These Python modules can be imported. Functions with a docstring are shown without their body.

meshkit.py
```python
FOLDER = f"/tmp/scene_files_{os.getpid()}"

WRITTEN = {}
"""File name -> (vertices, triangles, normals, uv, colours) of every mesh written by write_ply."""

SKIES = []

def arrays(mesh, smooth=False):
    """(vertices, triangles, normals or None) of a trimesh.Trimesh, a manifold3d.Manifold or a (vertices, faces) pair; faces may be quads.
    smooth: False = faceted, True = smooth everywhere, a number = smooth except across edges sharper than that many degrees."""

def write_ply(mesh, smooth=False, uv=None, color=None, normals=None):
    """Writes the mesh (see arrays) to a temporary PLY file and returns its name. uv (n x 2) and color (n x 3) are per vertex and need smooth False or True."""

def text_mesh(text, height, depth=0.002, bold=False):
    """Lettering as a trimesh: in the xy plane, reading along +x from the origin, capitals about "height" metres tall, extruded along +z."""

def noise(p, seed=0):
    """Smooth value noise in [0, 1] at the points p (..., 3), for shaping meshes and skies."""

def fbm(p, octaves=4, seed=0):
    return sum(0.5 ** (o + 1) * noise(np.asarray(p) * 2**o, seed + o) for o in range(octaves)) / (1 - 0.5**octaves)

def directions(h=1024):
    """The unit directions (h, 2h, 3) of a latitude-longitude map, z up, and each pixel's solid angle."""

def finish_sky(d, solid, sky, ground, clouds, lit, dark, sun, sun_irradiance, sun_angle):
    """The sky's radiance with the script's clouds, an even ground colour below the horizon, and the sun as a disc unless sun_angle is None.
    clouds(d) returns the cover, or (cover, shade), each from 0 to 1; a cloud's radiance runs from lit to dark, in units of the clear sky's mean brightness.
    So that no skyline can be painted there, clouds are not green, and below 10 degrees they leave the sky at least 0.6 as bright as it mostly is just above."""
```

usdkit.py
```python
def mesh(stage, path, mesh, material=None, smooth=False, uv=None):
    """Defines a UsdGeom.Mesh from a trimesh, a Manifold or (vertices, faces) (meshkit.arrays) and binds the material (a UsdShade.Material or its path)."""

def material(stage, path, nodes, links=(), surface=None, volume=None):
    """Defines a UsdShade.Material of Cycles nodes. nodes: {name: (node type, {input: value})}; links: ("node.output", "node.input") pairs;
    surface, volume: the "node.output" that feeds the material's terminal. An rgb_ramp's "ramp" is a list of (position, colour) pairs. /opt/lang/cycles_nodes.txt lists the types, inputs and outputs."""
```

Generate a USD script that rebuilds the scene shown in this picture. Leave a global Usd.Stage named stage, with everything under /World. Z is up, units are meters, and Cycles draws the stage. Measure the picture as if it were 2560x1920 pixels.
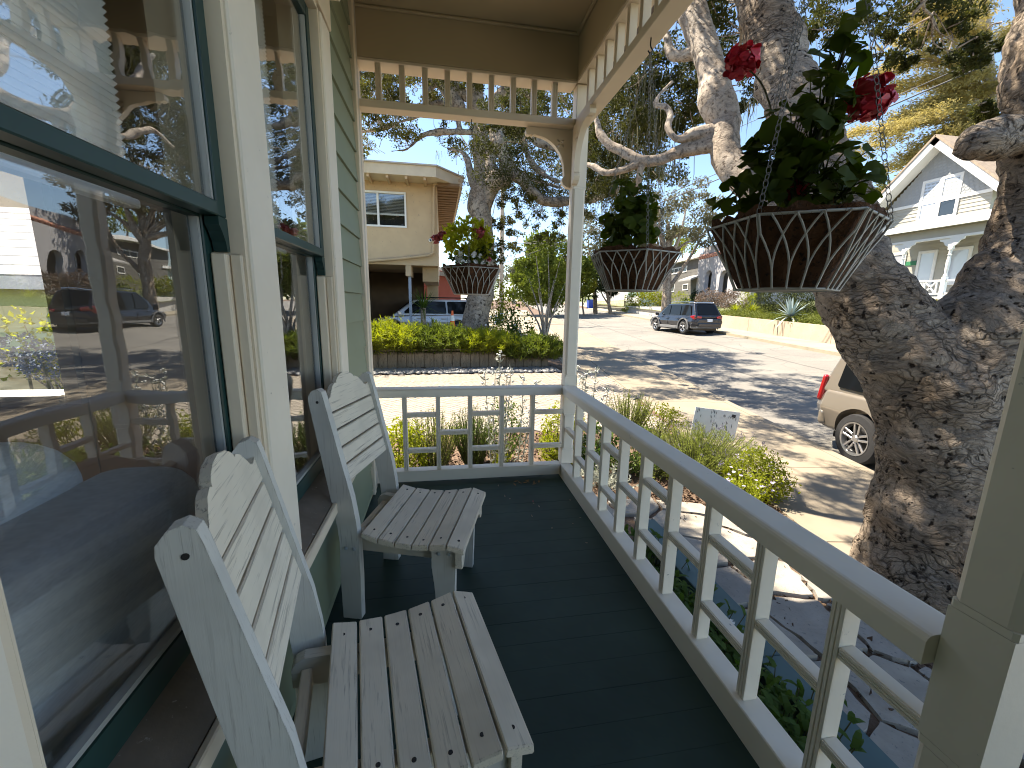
import math, random
import numpy as np
import trimesh, usdkit, meshkit
import manifold3d as m3
from shapely.geometry import Polygon, MultiPoint, box as sbox
from shapely import affinity
from pxr import Usd, UsdGeom, UsdLux, UsdShade, Gf, Sdf, Vt

stage = Usd.Stage.CreateInMemory()
UsdGeom.SetStageUpAxis(stage, UsdGeom.Tokens.z)
UsdGeom.SetStageMetersPerUnit(stage, 1.0)
UsdGeom.Xform.Define(stage, '/World')
UsdGeom.Scope.Define(stage, '/World/Looks')

# ------------------------------------------------------------------ camera, sky, sun, exposure
FPX, YAW, PITCH, ROLL = 1030.7, 0.16929, 0.19040, 0.01792
EXPOSURE = 2.1
SKY_STRENGTH, SUN_INTENSITY = 0.07, 1.05
SUN = np.array([-0.47, 0.37, 1.0]); SUN /= np.linalg.norm(SUN)
EYE = np.array([0.0, 0.0, 1.5])
_cy, _sy, _cp, _sp = math.cos(YAW), math.sin(YAW), math.cos(PITCH), math.sin(PITCH)
_f = np.array([_sy*_cp, _cy*_cp, -_sp]); _r = np.array([_cy, -_sy, 0.0]); _u = np.cross(_r, _f)
_cr, _sr = math.cos(ROLL), math.sin(ROLL)
CAM_R, CAM_U, CAM_F = _cr*_r + _sr*_u, -_sr*_r + _cr*_u, _f
cam = UsdGeom.Camera.Define(stage, '/World/camera')
cam.CreateHorizontalApertureAttr(36.0); cam.CreateVerticalApertureAttr(27.0)
cam.CreateFocalLengthAttr(36.0*FPX/2560.0)
cam.CreateClippingRangeAttr(Gf.Vec2f(0.02, 2000.0))
cam.CreateExposureAttr(EXPOSURE)
cam.AddTransformOp().Set(Gf.Matrix4d(*CAM_R, 0, *CAM_U, 0, *(-CAM_F), 0, *EYE, 1))

ELEV = math.asin(SUN[2]); ROTN = math.atan2(SUN[0], SUN[1])
sky_mat = usdkit.material(stage, '/World/Looks/sky_material', {
    'sky': ('sky_texture', {'sky_type': 'single_scattering', 'sun_disc': False, 'sun_elevation': ELEV, 'sun_rotation': ROTN,
                            'altitude': 20.0, 'air_density': 1.0, 'aerosol_density': 0.2, 'ozone_density': 1.5}),
    'bg': ('background_shader', {'strength': SKY_STRENGTH})}, [('sky.color', 'bg.color')], surface='bg.background')
dome = UsdLux.DomeLight.Define(stage, '/World/sky')
UsdShade.MaterialBindingAPI.Apply(dome.GetPrim()).Bind(sky_mat)
sun = UsdLux.DistantLight.Define(stage, '/World/sun')
sun.CreateNormalizeAttr(True); sun.CreateIntensityAttr(SUN_INTENSITY); sun.CreateAngleAttr(0.53)
sun.CreateColorAttr(Gf.Vec3f(1.0, 0.90, 0.75))
_z = SUN; _x = np.cross([0, 0, 1.0], _z); _x /= np.linalg.norm(_x); _y = np.cross(_z, _x)
sun.AddTransformOp().Set(Gf.Matrix4d(*_x, 0, *_y, 0, *_z, 0, 0, 0, 30, 1))

# ------------------------------------------------------------------ helpers
RNG = np.random.default_rng(7)
def at(px, py, dep):
    """World point seen at photo position px, py at dep metres in front of the viewer: used to survey where things stand."""
    return EYE + dep*(CAM_F + (px-1280.0)/FPX*CAM_R - (py-960.0)/FPX*CAM_U)

_names = {}
ORIGIN = {}
def numbered(parent, name):
    k = _names.get((parent, name), 0); _names[(parent, name)] = k+1
    return name if k == 0 else '%s_%03d' % (name, k)
def settag(prim, label=None, cat=None, group=None, kind=None):
    for k, v in (('label', label), ('category', cat), ('group', group), ('kind', kind)):
        if v: prim.SetCustomDataByKey(k, v)
    return prim
def thing(name, label, cat, loc=(0, 0, 0), rz=0.0, group=None, kind=None, local=False):
    """A thing: an Xform at its base whose children are its parts. Unless local, its parts are given in world coordinates."""
    path = '/World/' + numbered('/World', name)
    x = UsdGeom.Xform.Define(stage, path); loc = np.asarray(loc, float)
    x.AddTranslateOp().Set(Gf.Vec3d(*map(float, loc)))
    if rz: x.AddRotateZOp().Set(math.degrees(rz))
    ORIGIN[path] = np.zeros(3) if local else loc
    settag(x.GetPrim(), label, cat, group, kind)
    return path
def structure(name, loc=(0, 0, 0), label=None):
    path = '/World/' + numbered('/World', name)
    x = UsdGeom.Xform.Define(stage, path); x.AddTranslateOp().Set(Gf.Vec3d(*map(float, loc)))
    ORIGIN[path] = np.asarray(loc, float); settag(x.GetPrim(), label, None, None, 'structure')
    return path
def obj(name, mb, mat, parent=None, smooth=False, label=None, cat=None, group=None, kind=None):
    par = parent or '/World'
    path = par + '/' + numbered(par, name)
    if isinstance(mb, MB): v, f = mb.arrays()
    else: v, f, _ = meshkit.arrays(mb)
    o = ORIGIN.get(par, np.zeros(3)); ORIGIN[path] = o
    usdkit.mesh(stage, path, (v - o, f), mat, smooth=smooth)
    settag(stage.GetPrimAtPath(path), label, cat, group, kind)
    return path
def solo(name, label, cat, mb, mat, loc=(0, 0, 0), smooth=False, group=None):
    """A thing that is one mesh in world coordinates."""
    return obj(name, mb, mat, None, smooth, label, cat, group)

def frame_of(d):
    d = np.asarray(d, float); d = d/np.linalg.norm(d)
    a = np.array([0, 0, 1.0]) if abs(d[2]) < 0.9 else np.array([1.0, 0, 0])
    x = np.cross(a, d); x /= np.linalg.norm(x)
    return x, np.cross(d, x), d
class MB:
    """Collects shapes into one mesh."""
    def __init__(s): s.V, s.F, s.n = [], [], 0
    def add(s, v, f):
        v = np.asarray(v, float); f = np.asarray(f, int)
        if f.shape[1] == 4: f = np.vstack([f[:, [0, 1, 2]], f[:, [0, 2, 3]]])
        s.V.append(v); s.F.append(f+s.n); s.n += len(v); return s
    def mesh(s, m, M=None):
        v, f, _ = meshkit.arrays(m)
        if M is not None: v = v @ np.asarray(M)[:3, :3].T + np.asarray(M)[:3, 3]
        return s.add(v, f)
    def arrays(s): return np.vstack(s.V), np.vstack(s.F)
    def box(s, lo, hi, c=0.0, R=None, o=None):
        lo, hi = np.minimum(lo, hi).astype(float), np.maximum(lo, hi).astype(float)
        if c <= 0:
            v = np.array([[x, y, z] for z in (lo[2], hi[2]) for y in (lo[1], hi[1]) for x in (lo[0], hi[0])])
            f = np.array([[0, 2, 3, 1], [4, 5, 7, 6], [0, 1, 5, 4], [2, 6, 7, 3], [0, 4, 6, 2], [1, 3, 7, 5]])
        else:
            c = min(c, 0.45*float((hi-lo).min())); p = []
            for k in range(3):
                for sx in (0, 1):
                    for sy in (0, 1):
                        for sz in (0, 1):
                            q = [(lo[i]+c, hi[i]-c)[t] for i, t in enumerate((sx, sy, sz))]
                            q[k] = (lo[k], hi[k])[(sx, sy, sz)[k]]; p.append(q)
            h = m3.Manifold.hull_points(np.array(p)).to_mesh()
            v, f = np.array(h.vert_properties[:, :3], float), np.array(h.tri_verts)
        if R is not None: v = v @ np.asarray(R).T
        if o is not None: v = v + np.asarray(o)
        return s.add(v, f)
    def beam(s, a, b, w, h, c=0.0, up=(0, 0, 1)):
        """A bar from a to b, w wide and h high."""
        a, b = np.asarray(a, float), np.asarray(b, float); d = b-a; L = np.linalg.norm(d); d /= L
        x = np.cross(d, up); x /= np.linalg.norm(x); z = np.cross(x, d)
        return s.box((-w/2, 0, -h/2), (w/2, L, h/2), c, np.stack([x, d, z], 1), a)
    def tube(s, pts, r, n=8, cap=True):
        pts = np.asarray(pts, float); r = np.broadcast_to(np.asarray(r, float), len(pts)); k = len(pts)
        t = np.gradient(pts, axis=0); t /= np.linalg.norm(t, axis=1, keepdims=True)+1e-12
        x, y, _ = frame_of(t[0]); V = []
        ang = np.linspace(0, 2*np.pi, n, endpoint=False); ca, sa = np.cos(ang), np.sin(ang)
        for i in range(k):
            x = x - t[i]*(x @ t[i]); x /= np.linalg.norm(x)+1e-12; y = np.cross(t[i], x)
            V.append(pts[i]+r[i]*(ca[:, None]*x+sa[:, None]*y))
        V = np.vstack(V); F = []
        for i in range(k-1):
            for j in range(n):
                F.append([i*n+j, i*n+(j+1) % n, (i+1)*n+(j+1) % n, (i+1)*n+j])
        s.add(V, np.array(F))
        if cap:
            for i, rev in ((0, 1), (k-1, 0)):
                f = np.array([[0, j, j+1] for j in range(1, n-1)])
                s.add(V[i*n:(i+1)*n], f[:, ::-1] if rev else f)
        return s
    def prism(s, poly, d, o=(0, 0, 0), X=(1, 0, 0), Y=(0, 1, 0)):
        """A flat outline (list of 2D points or a shapely polygon) in the X, Y directions at o, thickened by d along X x Y."""
        p = poly if isinstance(poly, Polygon) else Polygon(poly)
        p = p.buffer(0)
        for g in getattr(p, 'geoms', [p]):
            if g.area < 1e-9: continue
            m = trimesh.creation.extrude_polygon(g, abs(d), engine='earcut')
            v = np.array(m.vertices); X_, Y_ = np.asarray(X, float), np.asarray(Y, float); Z_ = np.cross(X_, Y_)
            if d < 0: v[:, 2] += d
            s.add(np.asarray(o)+v[:, :1]*X_+v[:, 1:2]*Y_+v[:, 2:]*Z_, np.array(m.faces))
        return s
    def lathe(s, prof, o=(0, 0, 0), n=16, axis=(0, 0, 1), ang=None):
        x, y, d = frame_of(axis) if abs(axis[2]) < 0.99 else (np.array([1., 0, 0]), np.array([0, 1., 0]), np.array([0, 0, 1.]))
        prof = np.asarray(prof, float); a = np.linspace(0, 2*np.pi, n, endpoint=False)
        V = np.vstack([np.asarray(o)+r*(np.cos(a)[:, None]*x+np.sin(a)[:, None]*y)+h*d for r, h in prof]); F = []
        for i in range(len(prof)-1):
            for j in range(n): F.append([i*n+j, i*n+(j+1) % n, (i+1)*n+(j+1) % n, (i+1)*n+j])
        return s.add(V, np.array(F))
    def ball(s, c, r, sub=1, sc=(1, 1, 1)):
        m = trimesh.creation.icosphere(sub, 1.0)
        return s.add(np.asarray(c)+np.array(m.vertices)*r*np.asarray(sc), np.array(m.faces))
    def leaves(s, P, size, rng, aspect=0.5, bias=(0, 0, 0.35), fold=0.25, dirs=None, jit=0.35):
        """Rhombic leaves, two folded triangles each, at the points P."""
        P = np.asarray(P, float); n = len(P)
        d = rng.normal(size=(n, 3))+np.asarray(bias) if dirs is None else np.asarray(dirs)+rng.normal(size=(n, 3))*jit
        d /= np.linalg.norm(d, axis=1, keepdims=True)
        q = rng.normal(size=(n, 3)); x = np.cross(d, q); x /= np.linalg.norm(x, axis=1, keepdims=True)+1e-9
        z = np.cross(x, d); L = (size*rng.uniform(0.6, 1.35, n))[:, None]
        mid = P+d*L*0.45
        V = np.stack([P, mid+x*L*aspect*0.5+z*L*fold*aspect, P+d*L, mid-x*L*aspect*0.5+z*L*fold*aspect], 1).reshape(-1, 3)
        i = np.arange(n)[:, None]*4
        return s.add(V, np.vstack([i+[0, 1, 2], i+[0, 2, 3]]))
    def blades(s, P, D, L, w, droop=0.3, seg=3):
        """Long tapering leaves from the points P in the directions D."""
        P, D = np.asarray(P, float), np.asarray(D, float); n = len(P)
        L = np.broadcast_to(L, n)[:, None]; w = np.broadcast_to(w, n)[:, None]
        D = D/np.linalg.norm(D, axis=1, keepdims=True)
        x = np.cross(D, [0, 0, 1.0])+1e-6; x /= np.linalg.norm(x, axis=1, keepdims=True)
        rows = []
        for k in range(seg+1):
            t = k/seg; c = P+D*L*t+np.array([0, 0, -1.0])*(droop*t*t)*L
            ww = w*(0.7+0.9*t-1.6*t*t)*0.5+1e-4
            rows += [c-x*ww, c+x*ww]
        V = np.stack(rows, 1).reshape(-1, 3); m = 2*(seg+1); i = np.arange(n)[:, None]*m; F = []
        for k in range(seg): F += [i+[2*k, 2*k+1, 2*k+3], i+[2*k, 2*k+3, 2*k+2]]
        return s.add(V, np.vstack(F))
def smooth_path(pts, k=6, rad=None):
    """Catmull-Rom through the points (and radii)."""
    p = np.asarray(pts, float)
    if rad is not None: p = np.hstack([p, np.asarray(rad, float)[:, None]])
    q = np.vstack([2*p[0]-p[1], p, 2*p[-1]-p[-2]]); out = []
    for i in range(1, len(q)-2):
        for t in np.linspace(0, 1, k, endpoint=False):
            a, b, c, d = q[i-1], q[i], q[i+1], q[i+2]
            out.append(0.5*((2*b)+(-a+c)*t+(2*a-5*b+4*c-d)*t*t+(-a+3*b-3*c+d)*t**3))
    out.append(p[-1]); out = np.array(out)
    return out if rad is None else (out[:, :3], out[:, 3])
def sphere_pts(n, rng, shell=0.5):
    d = rng.normal(size=(n, 3)); d /= np.linalg.norm(d, axis=1, keepdims=True)
    return d*(rng.uniform(0, 1, n)**(1/3)*(1-shell)+shell*rng.uniform(0.75, 1, n))[:, None]

# ------------------------------------------------------------------ materials
_mats = {}
def mat(name, col, rough=0.6, var=0.12, scale=3.0, stretch=(1, 1, 1), bump=0.0, bscale=40.0, bdist=0.004, metallic=0.0, spec=0.4, coat=0.0, dark=None, island=0.0, detail=4.0, coords='object'):
    """A plain procedural material: colour varied by noise, optional dark specks (dark = (colour, amount)), bump and per-piece variation."""
    if name in _mats: return _mats[name]
    c = np.array(col, float)
    n = {'tc': ('texture_coordinate', {}), 'mp': ('mapping', {'scale': tuple(float(v) for v in stretch)}),
         'nz': ('noise_texture', {'scale': float(scale), 'detail': float(detail), 'roughness': 0.6}),
         'rp': ('rgb_ramp', {'ramp': [(0.25, tuple(c*(1-var))), (0.5, tuple(c)), (0.75, tuple(np.minimum(c*(1+var), 1)))]}),
         'p': ('principled_bsdf', {'roughness': rough, 'metallic': metallic, 'specular_ior_level': spec, 'coat_weight': coat})}
    l = [('tc.'+coords, 'mp.vector'), ('mp.vector', 'nz.vector'), ('nz.fac', 'rp.fac')]
    last = 'rp.color'
    if island:
        n['geo'] = ('geometry', {}); n['ir'] = ('map_range', {'from_min': 0.0, 'from_max': 1.0, 'to_min': 1-island, 'to_max': 1+island})
        n['hs'] = ('hsv', {})
        l += [('geo.random_per_island', 'ir.value'), ('ir.result', 'hs.value'), (last, 'hs.color')]; last = 'hs.color'
    if dark:
        n['n2'] = ('noise_texture', {'scale': float(scale*7), 'detail': 5.0, 'roughness': 0.7})
        n['r2'] = ('rgb_ramp', {'ramp': [(1-dark[1]-0.06, (0, 0, 0)), (1-dark[1], (1, 1, 1))]})
        n['mx'] = ('mix', {'color2': tuple(dark[0])})
        l += [('mp.vector', 'n2.vector'), ('n2.fac', 'r2.fac'), ('r2.color', 'mx.fac'), (last, 'mx.color1')]; last = 'mx.color'
    if bump:
        n['nb'] = ('noise_texture', {'scale': float(bscale), 'detail': 5.0, 'roughness': 0.65})
        n['b'] = ('bump', {'strength': float(bump), 'distance': float(bdist)})
        l += [('mp.vector', 'nb.vector'), ('nb.fac', 'b.height'), ('b.normal', 'p.normal')]
    l.append((last, 'p.base_color'))
    _mats[name] = usdkit.material(stage, '/World/Looks/'+name, n, l, surface='p.BSDF'); return _mats[name]
def leafmat(name, c1, c2, c3=None, trans=0.3, rough=0.65, scale=1.2):
    """Leaves: colour differs from leaf to leaf and from clump to clump, some light passes through."""
    if name in _mats: return _mats[name]
    c3 = c3 or tuple(0.5*(a+b) for a, b in zip(c1, c2))
    n = {'geo': ('geometry', {}), 'tc': ('texture_coordinate', {}), 'nz': ('noise_texture', {'scale': scale, 'detail': 2.0}),
         'ad': ('math', {'math_type': 'multiply_add', 'value2': 0.55}), 'mu': ('math', {'math_type': 'multiply', 'value2': 0.45}),
         'rp': ('rgb_ramp', {'ramp': [(0.15, c1), (0.5, c3), (0.85, c2)]}),
         'p': ('principled_bsdf', {'roughness': rough, 'specular_ior_level': 0.18}), 't': ('translucent_bsdf', {}),
         'hs': ('hsv', {'saturation': 1.1, 'value': 1.5}), 'm': ('mix_closure', {'fac': trans})}
    l = [('geo.random_per_island', 'ad.value1'), ('tc.object', 'nz.vector'), ('nz.fac', 'mu.value1'), ('mu.value', 'ad.value3'), ('ad.value', 'rp.fac'),
         ('rp.color', 'p.base_color'), ('rp.color', 'hs.color'), ('hs.color', 't.color'), ('p.BSDF', 'm.closure1'), ('t.BSDF', 'm.closure2')]
    _mats[name] = usdkit.material(stage, '/World/Looks/'+name, n, l, surface='m.closure'); return _mats[name]
def woodpaint(name, col, axis, wear=0.5, grain=0.5, rough=0.55):
    """Weathered paint on wood: dark cracks along the grain (axis 0, 1 or 2), bare wood on worn edges, growth rings on end grain."""
    if name in _mats: return _mats[name]
    st = [11.0, 11.0, 11.0]; st[axis] = 0.42
    n = {'tc': ('texture_coordinate', {}), 'oi': ('object_info', {}), 'of': ('mapping', {'location': (0, 0, 0)}),
         'ofs': ('mix_vector', {}), 'mp': ('mapping', {'scale': tuple(st)}),
         'g': ('noise_texture', {'scale': 11.0, 'detail': 6.0, 'roughness': 0.72, 'distortion': 0.35}),
         'gr': ('rgb_ramp', {'ramp': [(0.585-0.05*grain, (0, 0, 0)), (0.675-0.05*grain, (1, 1, 1))]}),
         'big': ('noise_texture', {'scale': 5.0, 'detail': 3.0}), 'br': ('rgb_ramp', {'ramp': [(0.40, (0.06, 0.06, 0.06)), (0.66, (0.9, 0.9, 0.9))]}),
         'gm': ('math', {'math_type': 'multiply'}), 'gs': ('math', {'math_type': 'multiply', 'value2': float(grain)}),
         'tone': ('rgb_ramp', {'ramp': [(0.3, tuple(np.array(col)*0.86)), (0.5, tuple(col)), (0.7, tuple(np.minimum(np.array(col)*1.07, 1)))]}),
         'mx': ('mix', {'color2': (0.13, 0.105, 0.085)}),
         'bv': ('bevel', {'samples': 2, 'radius': 0.006}), 'geo': ('geometry', {}),
         'dt': ('normal', {}), 'sub': ('mix_vector', {}),
         'p': ('principled_bsdf', {'roughness': rough, 'specular_ior_level': 0.3}),
         'b': ('bump', {'strength': 0.35, 'distance': 0.002})}
    n = {k: v for k, v in n.items() if k not in ('of', 'ofs', 'dt', 'sub', 'oi')}
    # edge wear: where the rounded normal leaves the face normal
    n.update({'s1': ('separate_xyz', {}), 's2': ('separate_xyz', {}),
              'd1': ('math', {'math_type': 'multiply'}), 'd2': ('math', {'math_type': 'multiply_add'}), 'd3': ('math', {'math_type': 'multiply_add'}),
              'er': ('map_range', {'from_min': 0.985, 'from_max': 0.86, 'to_min': 0.0, 'to_max': 1.0, 'clamp': True}),
              'en': ('rgb_ramp', {'ramp': [(0.46, (0, 0, 0)), (0.60, (1, 1, 1))]}),
              'em': ('math', {'math_type': 'multiply'}), 'es': ('math', {'math_type': 'multiply', 'value2': float(wear)}),
              'tot': ('math', {'math_type': 'maximum'})})
    l = [('tc.object', 'mp.vector'), ('mp.vector', 'g.vector'), ('g.fac', 'gr.fac'), ('tc.object', 'big.vector'), ('big.fac', 'br.fac'),
         ('gr.color', 'gm.value1'), ('br.color', 'gm.value2'), ('gm.value', 'gs.value1'), ('big.fac', 'tone.fac'),
         ('geo.true_normal', 's1.vector'), ('bv.bevel', 's2.vector'), ('s1.x', 'd1.value1'), ('s2.x', 'd1.value2'),
         ('s1.y', 'd2.value1'), ('s2.y', 'd2.value2'), ('d1.value', 'd2.value3'), ('s1.z', 'd3.value1'), ('s2.z', 'd3.value2'), ('d2.value', 'd3.value3'),
         ('d3.value', 'er.value'), ('g.fac', 'en.fac'), ('er.result', 'em.value1'), ('en.color', 'em.value2'), ('em.value', 'es.value1'),
         ('gs.value', 'tot.value1'), ('es.value', 'tot.value2'), ('tot.value', 'mx.fac'), ('tone.color', 'mx.color1'), ('mx.color', 'p.base_color'),
         ('g.fac', 'b.height'), ('b.normal', 'p.normal')]
    _mats[name] = usdkit.material(stage, '/World/Looks/'+name, n, l, surface='p.BSDF'); return _mats[name]
def glassmat(name, ior=0.1, wave=0.0, tint=(0.975, 0.985, 0.98)):
    if name in _mats: return _mats[name]
    n = {'t': ('transparent_bsdf', {'color': tint}), 'g': ('glossy_bsdf', {'color': (0.95, 0.97, 1.0), 'roughness': 0.01}),
         'lw': ('layer_weight', {'blend': 0.5}), 'pw': ('math', {'math_type': 'power', 'value2': 5.0}), 'f': ('math', {'math_type': 'multiply_add', 'value2': 1-ior, 'value3': ior}), 'm': ('mix_closure', {})}
    l = [('lw.facing', 'pw.value1'), ('pw.value', 'f.value1'), ('f.value', 'm.fac'), ('t.BSDF', 'm.closure1'), ('g.BSDF', 'm.closure2')]
    if wave:
        n.update({'tc': ('texture_coordinate', {}), 'mp': ('mapping', {'scale': (1.0, 0.6, 1.6)}), 'nz': ('noise_texture', {'scale': 7.0, 'detail': 1.5}), 'b': ('bump', {'strength': wave, 'distance': 0.004})})
        l += [('tc.object', 'mp.vector'), ('mp.vector', 'nz.vector'), ('nz.fac', 'b.height'), ('b.normal', 'g.normal')]
    _mats[name] = usdkit.material(stage, '/World/Looks/'+name, n, l, surface='m.closure'); return _mats[name]

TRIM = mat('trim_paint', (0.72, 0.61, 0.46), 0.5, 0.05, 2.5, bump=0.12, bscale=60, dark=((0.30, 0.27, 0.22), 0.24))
RAILP = mat('rail_paint', (0.77, 0.69, 0.565), 0.5, 0.06, 3.0, bump=0.12, bscale=60, dark=((0.33, 0.30, 0.26), 0.27))
GROOVE = mat('groove_shadow_paint', (0.42, 0.38, 0.32), 0.6)
SIDING = mat('sage_siding', (0.215, 0.245, 0.16), 0.55, 0.06, 2.0, bump=0.12, bscale=50)
SASH = mat('dark_green_sash', (0.013, 0.036, 0.031), 0.35, 0.15, 4.0)
BEAD = mat('glazing_bead', (0.36, 0.36, 0.34), 0.5)
# ------------------------------------------------------------------ our house: porch floor, wall, windows
FLOORP = mat('porch_floor_paint', (0.035, 0.061, 0.051), 0.5, 0.34, 1.7, bump=0.25, bscale=25, bdist=0.003, dark=((0.09, 0.11, 0.10), 0.20), spec=0.22)
pf = structure('porch_floor', (0.25, 1.1, 0))
yy = -1.6
while yy < 3.42:
    w = 0.132
    mb = MB().box((-0.56, yy+0.0003, -0.03), (1.16, min(yy+w-0.0003, 3.44), -0.0015+RNG.uniform(-0.0004, 0.0004)), 0.0006)
    obj('floor_board', mb, FLOORP, pf); yy += w
obj('joist_skirt', MB().box((1.135, -1.6, -0.42), (1.155, 3.44, -0.032)).box((-0.56, 3.42, -0.42), (1.133, 3.44, -0.032)), mat('skirt_paint', (0.05, 0.09, 0.09), 0.6), pf)

house = thing('porch_house', 'sage green clapboard house with dark green sash windows along its porch', 'house', (-0.6, 1.7, -0.55))
CASX = -0.52
def siding(y0, y1, z0, z1):
    k = math.floor((z0-0.996)/0.187)
    while True:
        a = 0.996+0.187*k; b = a+0.187; k += 1
        if b <= z0+0.02: continue
        if a >= z1-0.02: break
        a, b = max(a, z0), min(b, z1)
        prof = [(-0.60, a), (-0.552, a), (-0.552, a+0.004), (-0.566, b-0.002), (-0.60, b-0.002)]
        obj('siding_board', MB().prism(prof, y1-y0, (0, y1, 0), (1, 0, 0), (0, 0, 1)), SIDING, house)
siding(2.425, 3.165, 0.02, 3.46)
siding(-1.6, 2.42, 0.02, 0.545)
obj('backing_wall', MB().box((-0.66, -1.6, -0.5), (-0.602, 2.42, 0.57)).box((-0.66, 2.43, -0.5), (-0.602, 3.33, 3.6)).box((-0.66, -1.6, 2.99), (-0.602, 2.42, 3.6)).box((-0.66, -1.6, 0.58), (-0.602, 0.33, 2.98)), SIDING, house)
# the other walls and the roof of the house, which shade the porch
obj('wall', MB().box((-2.345, 3.25, -0.55), (-0.70, 3.33, 4.3)).box((-7.2, 3.25, -0.55), (-3.74, 3.33, 4.3)).box((-3.739, 3.25, -0.55), (-2.346, 3.33, 0.80)).box((-3.739, 3.25, 2.5), (-2.346, 3.33, 4.3)).box((-7.2, -6.0, -0.55), (-7.12, -1.75, 4.3)).box((-7.2, -6.05, -0.55), (-0.62, -5.98, 4.3)).box((-0.62, -5.9, -0.55), (-0.58, -1.62, 4.3)).box((-0.70, -1.78, -0.55), (2.1, -1.70, 4.3)), SIDING, house)
obj('roof', MB().prism([(-7.6, 4.2), (-0.25, 4.2), (-3.9, 6.6)], 9.8, (0, 3.6, 0), (1, 0, 0), (0, 0, 1)), mat('house_shingles', (0.16, 0.14, 0.13), 0.9), house)
obj('corner_board', MB().box((-0.60, 3.17, 0.0), (-0.538, 3.232, 3.46), 0.003), TRIM, house)
obj('corner_board', MB().box((-0.60, 3.237, 0.0), (-0.545, 3.325, 3.46), 0.003), mat('corner_paint', (0.50, 0.44, 0.36), 0.6, bump=0.2), house)
PANE_UP = glassmat('old_window_glass', 0.19, 0.20)
PANE_LO = glassmat('old_window_glass_lower', 0.105, 0.16)
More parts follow.
